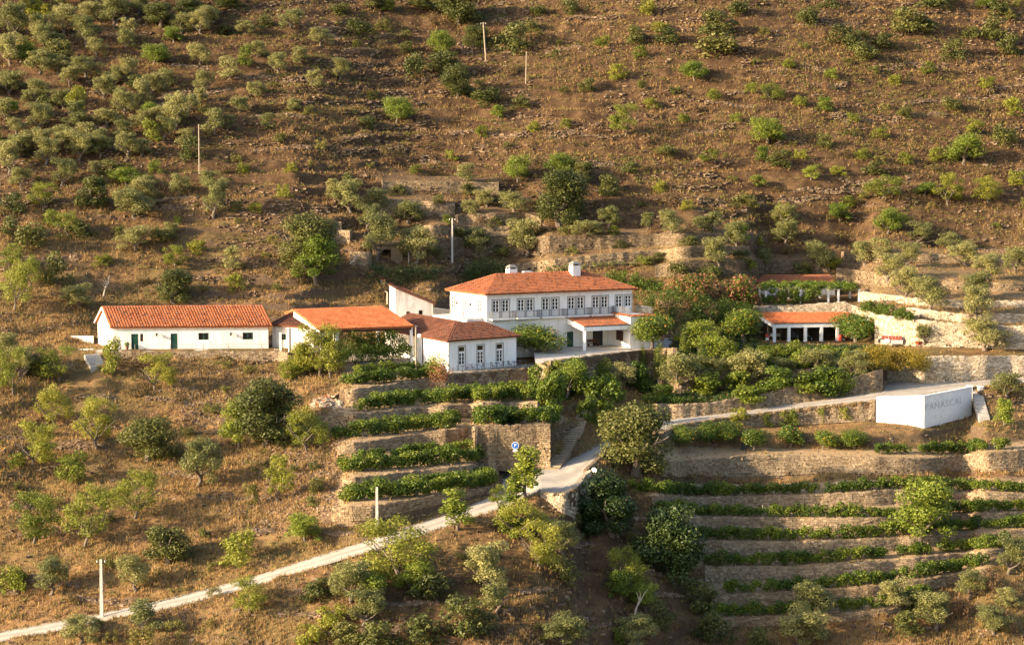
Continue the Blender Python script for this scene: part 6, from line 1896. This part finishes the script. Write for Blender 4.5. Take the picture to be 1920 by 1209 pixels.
upper = np.clip((Y_[:-1, :-1] - 318) / 34, 0, 1)

# dry grass: tufts of a few thin blades
n = 80000
P, iy, ix = scatter(n, _nat ** 1.5 * patch * (1 - 0.66 * DIM_HEATH[:-1, :-1]) * (_up > 0.55), rs)
nb = 4
a = rs.rand(n, nb) * 6.28; hh = rs.uniform(0.22, 0.70, (n, 1)) * rs.uniform(0.6, 1.1, (n, nb)); ln = rs.uniform(0.1, 0.55, (n, nb)) * hh
bx = P[:, None, :] + np.stack([np.cos(a) * .10, np.sin(a) * .10, 0 * a - 0.05], -1)
tip = bx + np.stack([np.cos(a) * ln, np.sin(a) * ln, hh], -1)
sd_ = np.stack([-np.sin(a), np.cos(a), 0 * a], -1) * 0.05
V = np.stack([bx - sd_, bx + sd_, tip], 2).reshape(-1, 3)
tn = np.repeat(np.clip(rs.beta(2, 2, n), 0, 1), nb * 3)
tag(link("dry_grass", mk_mesh("dry_grass", V, None, np.arange(len(V)).reshape(-1, 3), [M["straw"]], tn)), kind="stuff")

# low scrub: small leaf clumps too many to count
def scrub(name, n, wgt, mat, q, size, rmin, rmax, rs):
    P, iy, ix = scatter(n, wgt, rs)
    R = rs.uniform(rmin, rmax, n) * (0.7 + 0.6 * rs.rand(n))
    d = rs.normal(size=(n, q, 3)); d[..., 2] = np.abs(d[..., 2]); d /= np.linalg.norm(d, axis=-1, keepdims=True)
    C = P[:, None] + d * (R[:, None, None] * rs.uniform(.35, 1.0, (n, q, 1))) * A_([1, 1, 0.8])
    nn = d * .8 + rs.normal(size=d.shape) * .5; nn /= np.linalg.norm(nn, axis=-1, keepdims=True)
    t = np.cross(nn, rs.normal(size=d.shape)); t /= np.linalg.norm(t, axis=-1, keepdims=True); b = np.cross(nn, t)
    s = (size * rs.uniform(.6, 1.4, (n, q, 1))) * .5
    V = np.stack([C - t * s, C + b * s * .5, C + t * s, C - b * s * .5], 2).reshape(-1, 3)
    tn = np.repeat(np.clip(rs.beta(2, 2, (n, 1)) * .6 + rs.rand(n, q) * .4, 0, 1).ravel(), 4)
    return tag(link(name, mk_mesh(name, V, np.arange(len(V)).reshape(-1, 4), None, [M[mat]], tn)), kind="stuff")
p2 = np.clip(0.45 + 1.2 * fbm(X_ / 12, Y_ / 12, 81, 3), 0.02, 1)[:-1, :-1]
p3 = np.clip(0.45 + 1.2 * fbm(X_ / 12, Y_ / 12, 91, 3), 0.02, 1)[:-1, :-1]
scrub("green_scrub", 11500, _nat ** 2 * p2 * (0.45 + 0.7 * upper + 0.5 * np.clip((500 - PXr[:, :-1]) / 300, 0, 1) * upper), "shrubleaf", 18, 0.23, 0.20, 0.80, rs)
scrub("dry_scrub", 9000, _nat ** 2 * p3 * (0.35 + 1.1 * DIM_HEATH[:-1, :-1]), "dryscrub", 18, 0.22, 0.22, 0.55, rs)
scrub("vineyard_weeds", 1500, (1 - _nat) * np.clip(SOIL[:-1, :-1], 0, 1) * p2, "shrubleaf", 12, 0.14, 0.10, 0.22, rs)
scrub("garden_ground_cover", 2600, np.clip(GRN[:-1, :-1], 0, 1), "ivy", 26, 0.24, 0.25, 0.6, rs)

# loose schist: blocks on the steep risers, chips everywhere
def blocks(name, P, sx, sy, sz, rot, mat, rs, tilt=0.25):
    n = len(P)
    c = A_([[-1, -1, -1], [1, -1, -1], [1, 1, -1], [-1, 1, -1], [-1, -1, 1], [1, -1, 1], [1, 1, 1], [-1, 1, 1]], float)[None] * rs.uniform(.6, 1.1, (n, 8, 3))
    c *= np.stack([sx, sy, sz], -1)[:, None] * .5
    c[..., 2] += rs.normal(0, tilt, (n, 1)) * c[..., 0] + rs.normal(0, tilt, (n, 1)) * c[..., 1]
    co, si = np.cos(rot)[:, None], np.sin(rot)[:, None]
    V = np.stack([c[..., 0] * co - c[..., 1] * si, c[..., 0] * si + c[..., 1] * co, c[..., 2]], -1) + P[:, None]
    k = np.arange(n)[:, None, None] * 8
    Qs = (A_([[4, 5, 6, 7], [0, 1, 5, 4], [1, 2, 6, 5], [2, 3, 7, 6], [3, 0, 4, 7]])[None] + k).reshape(-1, 4)
    return mk_mesh(name, V.reshape(-1, 3), Qs, None, [M[mat]], np.repeat(np.clip(rs.beta(2, 2, n), 0, 1), 8))
p4 = np.clip(0.35 + 1.5 * fbm(X_ / 10, Y_ / 10, 101, 3), 0.0, 1)[:-1, :-1]
n = 9000
P, iy, ix = scatter(n, _nat * p4 * np.clip((0.80 - _up) * 6, 0, 1), rs)
tag(link("rock_ledges", blocks("rock_ledges", P + A_([0, -0.05, 0]), rs.uniform(.25, .95, n), rs.uniform(.25, .6, n), rs.uniform(.10, .30, n), rs.normal(0, .3, n), "rock", rs, 0.12)), kind="stuff")
n = 6000
P, iy, ix = scatter(n, _nat * (0.15 + p4), rs)
tag(link("loose_stones", blocks("loose_stones", P, rs.uniform(.10, .38, n), rs.uniform(.10, .3, n), rs.uniform(.06, .2, n), rs.rand(n) * 6.28, "rock", rs)), kind="stuff")
# scree below the forecourt of the long house and beside the rubble heap
def scree(x0, x1, y0, y1, n, mat="rock"):
    px, py = rs.uniform(x0, x1, n), rs.uniform(y0, y1, n)
    return ground(px, py)
P = np.concatenate([scree(330, 560, 690, 800, 1300), scree(500, 640, 790, 960, 1500), scree(430, 620, 930, 1000, 500), scree(1600, 1640, 480, 540, 250)])
n = len(P)
tag(link("scree", blocks("scree", P, rs.uniform(.12, .6, n), rs.uniform(.12, .4, n), rs.uniform(.06, .22, n), rs.rand(n) * 6.28, "rock", rs)), kind="stuff")

# remnants of old terrace walls: low courses of blocks following the contours
px_, py_ = [], []
cn = 0
while cn < 95:
    x, y = rs.uniform(-40, 1940), rs.uniform(0, 1200)
    if not free_slope(x, y): continue
    L = rs.uniform(35, 150); k = int(L / 1.6); tilt = rs.uniform(-.10, .10)
    u = np.linspace(0, L, k); yy = y + tilt * u + 2.5 * np.sin(u / 17 + rs.rand() * 6) + rs.normal(0, 0.7, k)
    keep = rs.rand(k) > 0.18
    for up_ in (0, 2.6, 5.0):
        kk = keep & (rs.rand(k) > 0.12 + 0.1 * up_ / 2.6)
        px_.append(x + u[kk]); py_.append(yy[kk] - up_)
    cn += 1
px_, py_ = np.concatenate(px_), np.concatenate(py_)
P = ground(px_, py_ + 1.0); n = len(P); P[:, 1] -= 0.15
tag(link("old_terrace_stones", blocks("old_terrace_stones", P, rs.uniform(.2, .7, n), rs.uniform(.25, .5, n), rs.uniform(.12, .3, n), rs.normal(0, .25, n), "rock", rs, 0.1)), kind="stuff")
# weeds and stones spilling over the road edges
ex = rs.uniform(-40, 1900, 1500); side = rs.rand(1500) < 0.5
ey = np.where(side, lerp(RFAR, ex) - rs.uniform(-1.0, 5, 1500), lerp(RNEAR, ex) + rs.uniform(-1.0, 4, 1500))
P = ground(ex, ey); n = len(P)
tag(link("road_edge_stones", blocks("road_edge_stones", P, rs.uniform(.08, .3, n), rs.uniform(.08, .3, n), rs.uniform(.05, .16, n), rs.rand(n) * 6.28, "rock", rs)), kind="stuff")
n = 2600; ex = rs.uniform(-40, 1900, n); ey = np.where(rs.rand(n) < 0.5, lerp(RFAR, ex) - rs.uniform(-1.2, 4, n), lerp(RNEAR, ex) + rs.uniform(-1.2, 4, n))
P = ground(ex, ey); a = rs.rand(n, 5) * 6.28; hh = rs.uniform(.15, .5, (n, 1)) * rs.uniform(.6, 1.1, (n, 5))
bx = P[:, None] + np.stack([np.cos(a) * .1, np.sin(a) * .1, 0 * a - .05], -1); tip = bx + np.stack([np.cos(a) * hh * .4, np.sin(a) * hh * .4, hh], -1); sd_ = np.stack([-np.sin(a), np.cos(a), 0 * a], -1) * .05
V = np.stack([bx - sd_, bx + sd_, tip], 2).reshape(-1, 3)
tag(link("verge_grass", mk_mesh("verge_grass", V, None, np.arange(len(V)).reshape(-1, 3), [M["straw"]], np.repeat(rs.rand(n), 15))), kind="stuff")
# ------------------------------------------------------------------ poles
def pole(label, px, ptop, pbase, mat, r=0.15, lean=0.0, arm=True, square=True):
    P = ground(px, pbase); H = (pbase - ptop) * P[1] / F * 1.0
    t = thing("utility_pole", label, "utility pole", P)
    top = A_([lean, 0, H])
    mb = MB()
    if square:
        a, b = r, r * .6
        mb.hexa([(-a, -a, -.6), (a, -a, -.6), (a, a, -.6), (-a, a, -.6), (-b + lean, -b, H), (b + lean, -b, H), (b + lean, b, H), (-b + lean, b, H)])
    else: mb.bar((0, 0, -.6), top, r, 8, r * .7)
    mb.put("pole_shaft", M[mat], t)
    if arm:
        MB().bar(top + A_([-.45, 0, -.35]), top + A_([.45, 0, -.35]), .05, 4).put("cross_arm", M["dark"], t)
        for s in (-.4, 0, .4):
            MB().bar(top + A_([s, 0, -.31]), top + A_([s, 0, -.08]), .045, 6).put("insulator", M["paint"], t)
    return t
pole("pale concrete pole beside the lower road at lower left", 191, 1045, 1157, "concrete", 0.19)
pole("pale concrete pole at the road below the left vine plots", 707, 910, 1019, "concrete", 0.19, arm=False)
pole("thin wooden pole among olive trees on the upper left slope", 374, 237, 330, "wood_pole", 0.13, square=False, arm=False)
pole("grey concrete pole on the terraces behind the mansion", 848, 407, 490, "concrete", 0.16)
pole("tall leaning pole with insulators near the top, upper slope", 912, 40, 114, "wood_pole", 0.16, lean=-0.55, square=False)
pole("short bare wooden pole right of the tall leaning one", 986, 97, 156, "wood_pole", 0.12, lean=0.1, square=False, arm=False)
def lamp_pole():
    P = ray(780, 690, float(depth(780, 692)) - 2.2); H = 79 * P[1] / F
    t = thing("lamp_pole", "pale wooden lamp pole in front of the annex side wall", "lamp post", P)
    MB().bar((0, 0, -.8), (0, 0, H), .12, 8, .09).put("pole_shaft", M["wood_pole"], t)
    MB().tube([(0, 0, H - .3), (-.1, -.2, H + .1), (.25, -.4, H + .05)], [.03, .03, .03], 5).put("lamp_arm", M["grey_rail"], t)
    m = MB(); m.bar((.42, -.4, H - 1.15), (.42, -.48, H - 1.15), .26, 12); m.put("lamp_disc", M["paint"], t)
lamp_pole()
def small_lamp():
    P = ground(910, 472); t = thing("garden_lamp", "short lamp post with two white heads on the terrace behind the mansion", "lamp post", P)
    MB().bar((0, 0, -.3), (0, 0, 1.75), .06, 6).put("pole_shaft", M["wood_pole"], t)
    for s in (-.25, .25): MB().bar((s * .3, 0, 1.7), (s, 0, 1.8), .03, 4).bar((s, 0, 1.72), (s, 0, 1.92), .11, 8, .05).put("lamp_head", M["paint"], t)
small_lamp()

# ------------------------------------------------------------------ signs
def text_mesh(txt, size, mat):
    cu = bpy.data.curves.new("txt", 'FONT'); cu.body = txt; cu.size = size; cu.extrude = 0.004; cu.align_x = 'CENTER'; cu.align_y = 'CENTER'; cu.resolution_u = 3
    ob = bpy.data.objects.new("txt", cu); COL.objects.link(ob)
    me = bpy.data.meshes.new_from_object(ob.evaluated_get(bpy.context.evaluated_depsgraph_get())); bpy.data.objects.remove(ob)
    me.transform(Matrix.Rotation(math.pi / 2, 4, 'X')); me.materials.clear(); me.materials.append(M[mat])
    a = me.attributes.new("tint", 'FLOAT_COLOR', 'POINT'); a.data.foreach_set("color", np.ones(len(me.vertices) * 4, np.float32))
    return me
def parking_sign():
    P = ray(966, 842, float(np.interp(966, [890, 1032], PARK_Y[0])) - 0.22)
    t = thing("parking_sign", "round blue parking sign with a white letter on the stone wall", "sign", P)
    MB().bar((0, -.04, .45), (0, 0, .45), .38, 24).put("sign_disc", M["blue"], t)
    MB().bar((0, -.035, .45), (0, 0.006, .45), .43, 24).put("sign_rim", M["paint"], t)
    o = link("letter", text_mesh("P", .56, "paint"), t); o.location = (0, -.05, .45)
    MB().box(-.25, .25, -.03, 0, -.30, -.02).put("sub_plate", M["paint"], t)
parking_sign()
def mirror_sign():
    P = ray(1114, 893, float(depth(1108, 893)) - 0.6)
    t = thing("road_mirror", "white round traffic mirror seen from behind at the outer road bend", "mirror", P)
    MB().bar((0, 0, -1.0), (0, 0, .7), .045, 6).put("post", M["grey_rail"], t)
    MB().bar((0, -.05, .75), (0.04, .03, .78), .32, 16, .28).put("mirror_back", M["paint"], t)
mirror_sign()

# ------------------------------------------------------------------ bistro tables and chairs on the annex terrace
M["bistro"] = mat_plain("dark_blue_grey_iron", (0.045, 0.05, 0.065), 0.5, 0.1, 4, bmp=0)
def chair_parts(t):
    for x in (-.19, .19):
        for y in (-.19, .19):
            MB().bar((x, y, 0), (x * .95, y * .95, .44), .022, 5).put("leg", M["bistro"], t)
    MB().box(-.22, .22, -.22, .22, .44, .48).put("seat", M["bistro"], t)
    b = MB()
    for x in (-.2, .2): b.bar((x, .2, .48), (x, .25, .95), .024, 5)
    for k in range(4): b.box(-.2, .2, .205 + .012 * k, .235 + .012 * k, .56 + .1 * k, .62 + .1 * k)
    b.put("backrest", M["bistro"], t)
def copy_thing(root, loc, rz, label):
    r = root.copy(); COL.objects.link(r); r.location = loc; r.rotation_euler = (0, 0, rz); r["label"] = label
    for ch in list(root.children):
        c = ch.copy(); COL.objects.link(c); c.parent = r
    return r
def bistro():
    d, n, fl, zg = ANX["d"], ANX["n"], ANX["fl"], ANX["zg"] + 0.03
    ang = math.atan2(d[1], d[0]); proto_c = proto_t = None
    names = ["left end", "second from left", "third from left", "right end"]
    for k, px in enumerate((856, 884, 921, 953)):
        s = along(fl, ANX["fr"], px, zg); p = fl + d * s + n * 1.35
        lab = f"round dark bistro table on the annex terrace, {names[k]} of four"
        if proto_t is None:
            proto_t = thing("bistro_table", lab, "table", (p[0], p[1], zg), ang, "bistro tables on the annex terrace")
            MB().bar((0, 0, .70), (0, 0, .73), .36, 16).put("table_top", M["bistro"], proto_t)
            MB().bar((0, 0, .05), (0, 0, .70), .035, 6).put("stem", M["bistro"], proto_t)
            MB().bar((0, 0, 0), (0, 0, .05), .22, 12, .1).put("base", M["bistro"], proto_t)
        else: copy_thing(proto_t, (p[0], p[1], zg), ang, lab)
        for j, sx in enumerate((-.72, .72)):
            if k == 0 and j == 0: continue
            q = p + d * sx; lab = f"dark bistro chair {'left' if j == 0 else 'right'} of the {names[k]} table on the annex terrace".replace("left end", "left-end").replace("right end", "right-end")
            rz = ang + (math.pi / 2 if j == 0 else -math.pi / 2)
            if proto_c is None:
                proto_c = thing("bistro_chair", lab, "chair", (q[0], q[1], zg), rz, "bistro chairs on the annex terrace"); chair_parts(proto_c)
            else: copy_thing(proto_c, (q[0], q[1], zg), rz, lab)
    t = thing("wire_rail", "thin wire rail along the edge of the annex terrace", "railing", fl + A_([0, 0, zg]) * A_([1, 1, 1]) - A_([0, 0, fl[2]]))
    o3 = A_([fl[0], fl[1], zg]); L = np.linalg.norm((ANX["fr"] - fl)[:2])
    for k in range(5):
        a = fl + d * (L * k / 4) + n * 2.05 - o3; a[2] = 0
        MB().bar(a, a + A_([0, 0, .9]), .022, 5).put("post", M["grey_rail"], t)
    a, b = fl + n * 2.05 - o3, fl + d * L + n * 2.05 - o3; a[2] = b[2] = .88
    MB().bar(a, b, .014, 4).put("wire", M["grey_rail"], t)
bistro()

# ------------------------------------------------------------------ in and around the garage
def gpt(px, f, dz=0.0):
    s = along(GAR["FL"], GAR["FR"], px, GAR["zg"] + .8); p = GAR["FL"] + GAR["d"] * s - GAR["n"] * f
    return (p[0], p[1], GAR["zg"] + dz)
gang = math.atan2(GAR["d"][1], GAR["d"][0])
def wheel(t, x, y, r, w=0.2, name="wheel"):
    o = MB().bar((x, y - w / 2, r), (x, y + w / 2, r), r, 18).put(name, M["tyre"], t)
    MB().bar((x, y - w / 2 - .01, r), (x, y + w / 2 + .01, r), r * .5, 10).put("rim", M["trim"], o)
def tractor():
    t = thing("tractor", "small dark tractor parked in the second garage bay", "tractor", gpt(1497, 2.2), gang + 1.25)
    wheel(t, -.55, -.55, .55, .3); wheel(t, -.55, .55, .55, .3); wheel(t, .85, -.45, .34, .2); wheel(t, .85, .45, .34, .2)
    MB().box(-.2, 1.15, -.26, .26, .55, 1.05).put("bonnet", M["green"], t)
    MB().box(-.75, -.2, -.3, .3, .5, .8).put("chassis", M["dark"], t)
    MB().box(-.75, -.35, -.22, .22, .803, .9).box(-.82, -.74, -.22, .22, .9, 1.3).put("seat", M["dark"], t)
    MB().bar((.1, 0, 1.05), (-.05, 0, 1.3), .025, 5).bar((-.06, -.18, 1.3), (-.06, .18, 1.3), .03, 6).put("steering_wheel", M["dark"], t)
    MB().bar((-.7, -.32, .8), (-.7, -.32, 1.9), .04, 5).bar((-.7, .32, .8), (-.7, .32, 1.9), .04, 5).bar((-.7, -.32, 1.9), (-.7, .32, 1.9), .04, 5).put("roll_bar", M["dark"], t)
tractor()
def scooter():
    t = thing("scooter", "red and white motor scooter standing left of the garage", "scooter", gpt(1439, -0.1), gang + 1.15)
    wheel(t, -.55, 0, .25, .12); wheel(t, .55, 0, .25, .12)
    MB().box(-.75, -.1, -.17, .17, .35, .72).put("body_shell", M["paint"], t)
    MB().box(-.12, .4, -.16, .16, .26, .34).put("foot_board", M["paint"], t)
    MB().hexa([(.35, -.2, .34), (.45, -.2, .34), (.45, .2, .34), (.35, .2, .34), (.22, -.16, 1.0), (.32, -.16, 1.0), (.32, .16, 1.0), (.22, .16, 1.0)]).put("leg_shield", M["red"], t)
    MB().bar((.24, -.3, 1.05), (.24, .3, 1.05), .03, 6).put("handlebar", M["dark"], t)
    MB().box(-.72, -.15, -.14, .14, .722, .82).put("seat", M["dark"], t)
    MB().box(-.95, -.60, -.2, .2, .83, 1.2).put("top_box", M["red"], t)
scooter()
def shelf():
    t = thing("storage_rack", "cluttered storage rack in the leftmost garage bay", "shelf", gpt(1465, 3.6), gang)
    for x in (-.9, .9): MB().box(x - .04, x + .04, -.25, .25, 0, 2.0).put("upright", M["wood_pole"], t)
    for z in (.4, .95, 1.5): MB().box(-.86, .86, -.24, .24, z, z + .05).put("shelf_board", M["wood_pole"], t)
shelf()
for k, (px, f, sx, sz, mt, lab) in enumerate(((1462, 3.5, .35, .3, "paint", "white box on the lower board of the garage rack"), (1468, 3.5, .3, .22, "rust", "rust red box on the middle board of the garage rack"), (1472, 3.5, .28, .28, "concrete", "grey tub on the lower board of the garage rack, right"))):
    p = gpt(px, f, (.453, 1.003, .453)[k]); t = thing("storage_box", lab, "box", p, gang)
    MB().box(-sx, sx, -.2, .2, 0, sz).put("box_body", M[mt], t); MB().box(-sx - .02, sx + .02, -.22, .22, sz + .002, sz + .05).put("lid", M[mt], t)
def implement():
    t = thing("plough", "rusty farm implement with two wheels under the round tree right of the garage", "farm implement", gpt(1583, -1.0), gang + .3)
    wheel(t, -.7, -.3, .32, .12); wheel(t, .7, -.3, .32, .12)
    MB().bar((-1.3, 0, .5), (1.3, 0, .55), .06, 6).bar((-.7, -.3, .35), (.7, -.3, .35), .04, 5).put("beam", M["rust"], t)
    for x in (-1.0, -.4, .2, .8): MB().tube([(x, 0, .52), (x + .15, -.1, .25), (x + .3, -.2, .05)], [.05, .04, .02], 5).put("tine", M["dark"], t)
    MB().bar((0, 0, .5), (-.3, .5, 1.0), .04, 5).put("lever", M["rust"], t)
implement()
def barrel(loc, label, mat):
    t = thing("barrel", label, "barrel", loc)
    MB().bar((0, 0, 0), (0, 0, .85), .28, 14).put("barrel_body", M[mat], t); MB().bar((0, 0, .852), (0, 0, .9), .29, 14).put("lid", M["dark"], t)
barrel(gpt(1575, -.2), "red barrel at the right garage pillar", "red")
def mower():
    t = thing("cultivator", "small dark two wheeled cultivator in the third garage bay", "machine", gpt(1523, 1.2), gang + .6)
    wheel(t, 0, -.3, .25, .14); wheel(t, 0, .3, .25, .14)
    MB().box(-.3, .35, -.18, .18, .3, .65).put("engine", M["dark"], t)
    MB().bar((-.2, -.2, .55), (-1.1, -.3, .95), .03, 5).bar((-.2, .2, .55), (-1.1, .3, .95), .03, 5).put("handles", M["trim"], t)
mower()
def trough():
    p = ray(1672, 640, float(depth(1672, 646)) - 1.6)
    t = thing("red_trough", "row of rust red corrugated sheets leaning at the limewashed wall", "sheets", p, -.12)
    for k in range(6):
        m = MB(); x = -1.35 + k * .46
        m.hexa([(x, -.3, 0.25), (x + .42, -.3, 0.25), (x + .42, -.24, 0.25), (x, -.24, 0.25), (x, .1, .78), (x + .42, .1, .78), (x + .42, .16, .78), (x, .16, .78)]); m.put("sheet", M["rust"], t)
    MB().box(-1.5, 1.5, -.25, .2, -.3, .24).put("ledge", M["concrete"], t)
trough()
for k, (px, lab, mt) in enumerate(((1651, "black crate before the rust red sheets", "dark"), (1663, "white canister before the rust red sheets", "paint"))):
    p = ray(px, 641, float(depth(px, 647)) - 2.3); t = thing("canister", lab, "container", p)
    MB().box(-.3, .3, -.2, .2, -.1, .42).put("canister_body", M[mt], t); MB().bar((.1, 0, .42), (.1, 0, .52), .07, 8).put("cap", M["dark"], t)
def barrow():
    P = g3(1724, 650); t = thing("wheelbarrow", "bright red wheelbarrow on the dirt before the limewashed wall", "wheelbarrow", P, 0.5)
    wheel(t, .75, 0, .2, .1)
    MB().hexa([(-.35, -.2, .35), (.35, -.2, .35), (.35, .2, .35), (-.35, .2, .35), (-.55, -.36, .75), (.6, -.36, .75), (.6, .36, .75), (-.55, .36, .75)]).put("tray", M["red"], t)
    for y in (-.25, .25):
        MB().bar((.75, y * .3, .2), (-1.0, y * 1.2, .6), .03, 5).put("handle", M["wood_pole"], t)
        MB().bar((-.3, y, .4), (-.4, y, 0), .03, 5).put("leg", M["dark"], t)
barrow()
# ------------------------------------------------------------------ small things on the slope
def dead_tree(px, py, hpx, label, seed):
    P = ground(px, py); H = hpx * P[1] / F; rs = np.random.RandomState(seed)
    t = thing("dead_tree", label, "dead tree", P)
    MB().tube([(0, 0, -.3), (.1 * H, 0, .35 * H), (.25 * H, 0, .6 * H)], [.14, .10, .07], 7).put("trunk", M["pale_bark"], t)
    for k in range(6):
        a = rs.uniform(-.6, 1.2); q = A_([.1 * H, 0, .3 * H]) + A_([.03 * H, 0, .06 * H]) * k
        e = q + A_([math.sin(a) * .45 * H, rs.uniform(-.2, .2) * H, math.cos(a) * .4 * H])
        MB().tube([q, (q + e) / 2 + A_([0, 0, .05 * H]), e], [.05, .035, .012], 5).put("branch", M["pale_bark"], t)
dead_tree(193, 552, 42, "bleached dead tree on the slope above the long white house", 1)
dead_tree(1188, 1165, 58, "bleached dead branches in the ravine at the bottom", 2)
dead_tree(1232, 1000, 46, "thin bare tree between the two dark trees below the road bend", 3)
def heap():
    px, py = rs.uniform(584, 640, 260), 0; f = rs.rand(260)
    py = 768 - 30 * f * np.interp(px, [584, 605, 630, 640], [.1, 1, 1, .3])
    P = ground(px, py); P[:, 2] += .25 * f; P[:, 1] -= .3
    o3 = P[0].copy(); t = thing("rubble_heap", "heap of pale rubble and broken tiles left of the vine plots", "rubble heap", o3)
    n = 220
    tag(link("stones", blocks("stones", P[:n] - o3, rs.uniform(.2, .8, n), rs.uniform(.2, .6, n), rs.uniform(.12, .4, n), rs.rand(n) * 6.28, "wall_pale", rs), t), kind="stuff")
    k = 40; Q_ = P[n:] - o3; Q_[:, 0] = (ray(622, 750, 288) - o3)[0] + rs.normal(0, .5, k); Q_[:, 2] += .15
    tag(link("broken_tiles", blocks("broken_tiles", Q_, rs.uniform(.2, .5, k), rs.uniform(.15, .3, k), rs.uniform(.05, .15, k), rs.rand(k) * 6.28, "tile_new", rs), t), kind="stuff")
heap()
def hut():
    A, B = ray(700, 490, 333.5), ray(800, 490, 334.5); A[2] = B[2] = min(A[2], B[2]); zb = A[2]
    t = thing("stone_hut", "dark stone hut with two open doorways under olive trees above the ivy", "hut", A); o3 = A.copy(); d, n = dirs(A, B)
    w = MB(); L = np.linalg.norm((B - A)[:2])
    ops = [(along(A, B, 706, zb + 1), along(A, B, 733, zb + 1), .8, 2.6), (along(A, B, 755, zb + 1), along(A, B, 766, zb + 1), .8, 2.7)]
    panel(w, A - o3, B - o3, -.8, 2.6, ops, .5, .35); C, D = A - n * 4, B - n * 4
    panel(w, B - o3, D - o3, -.8, 2.6, tint=.3); panel(w, C - o3, A - o3, -.8, 2.6, tint=.3); panel(w, D - o3, C - o3, -.8, 2.6, tint=.3)
    w.put("wall", M["wall_dark"], t)
    rf = MB(); rf.prism([(p - o3)[:2] for p in (A + n * .3 - d * .3, B + n * .3 + d * .3, D, C)], 2.61, 2.8, .5); rf.put("roof", M["wall_dark"], t)
    MB().bar((along(A, B, 766, zb + 1) * d + n * .3 + A_([0, 0, -.5])), (along(A, B, 766, zb + 1) * d + n * .3 + A_([0, 0, 2.0])), .1, 6).put("post", M["pale_bark"], t)
hut()
# drain holes in the wall behind the roof
_w = [o for o in WALLS if "drain holes" in o["label"]][0]; _o3 = A_(_w.location)
_hm = MB().box(-.16, .16, -.04, .1, -.11, .11).mesh("drain_hole", [M["tyre"]])
for px in np.linspace(992, 1150, 15):
    py = lerp(UT[1][0], px) * .45 + lerp(UT[1][1], px) * .55
    p = ray(px, py, float(depth(px, lerp(UT[1][1], px))) - .30) - _o3
    o = link("drain_hole", _hm, _w); o.location = Vector(p.tolist())
def pipe(pts, label, r=.07):
    p0 = A_(pts[0]); t = thing("drain_pipe", label, "pipe", p0)
    for a, b in zip(pts[:-1], pts[1:]): MB().bar(A_(a) - p0, A_(b) - p0, r, 8).put("pipe_length", M["concrete"], t)
pipe([ray(656, 495, 327), ray(672, 477, 328)], "pale pipe slanting down the slope beside the wall stub at the gully")
pipe([ray(722, 546, 308), ray(726, 548, 308), ray(726, 570, 307.5)], "pale bent pipe left of the old white outbuilding")
def pot(px, py, Yd, label, big=.28):
    p = ray(px, py, Yd); t = thing("plant_pot", label, "plant pot", p)
    MB().bar((0, 0, -.1), (0, 0, .4), big * .7, 12, big).put("pot_body", M["tile"], t)
    V, Q, tt = leaf_cloud(np.random.RandomState(int(px)), [(0, 0, .65)], [.35], 160, .18, .3, .6, .4)
    link("plant", leaf_mesh("plant", [(V, Q, tt, 0)], [M["citrus"]]), t)
pot(238, 654, float(LHO["fl"][1]) - .3, "potted plant at the left green door of the long white house")
P = ground(1395, 842); t = thing("compost_bin", "black bin between citrus trees under the road wall", "bin", P)
MB().hexa([(-.45, -.35, -.1), (.45, -.35, -.1), (.45, .35, -.1), (-.45, .35, -.1), (-.35, -.28, .65), (.35, -.28, .65), (.35, .28, .65), (-.35, .28, .65)]).put("bin_body", M["dark"], t)
MB().box(-.38, .38, -.31, .31, .653, .72).put("lid", M["tyre"], t)
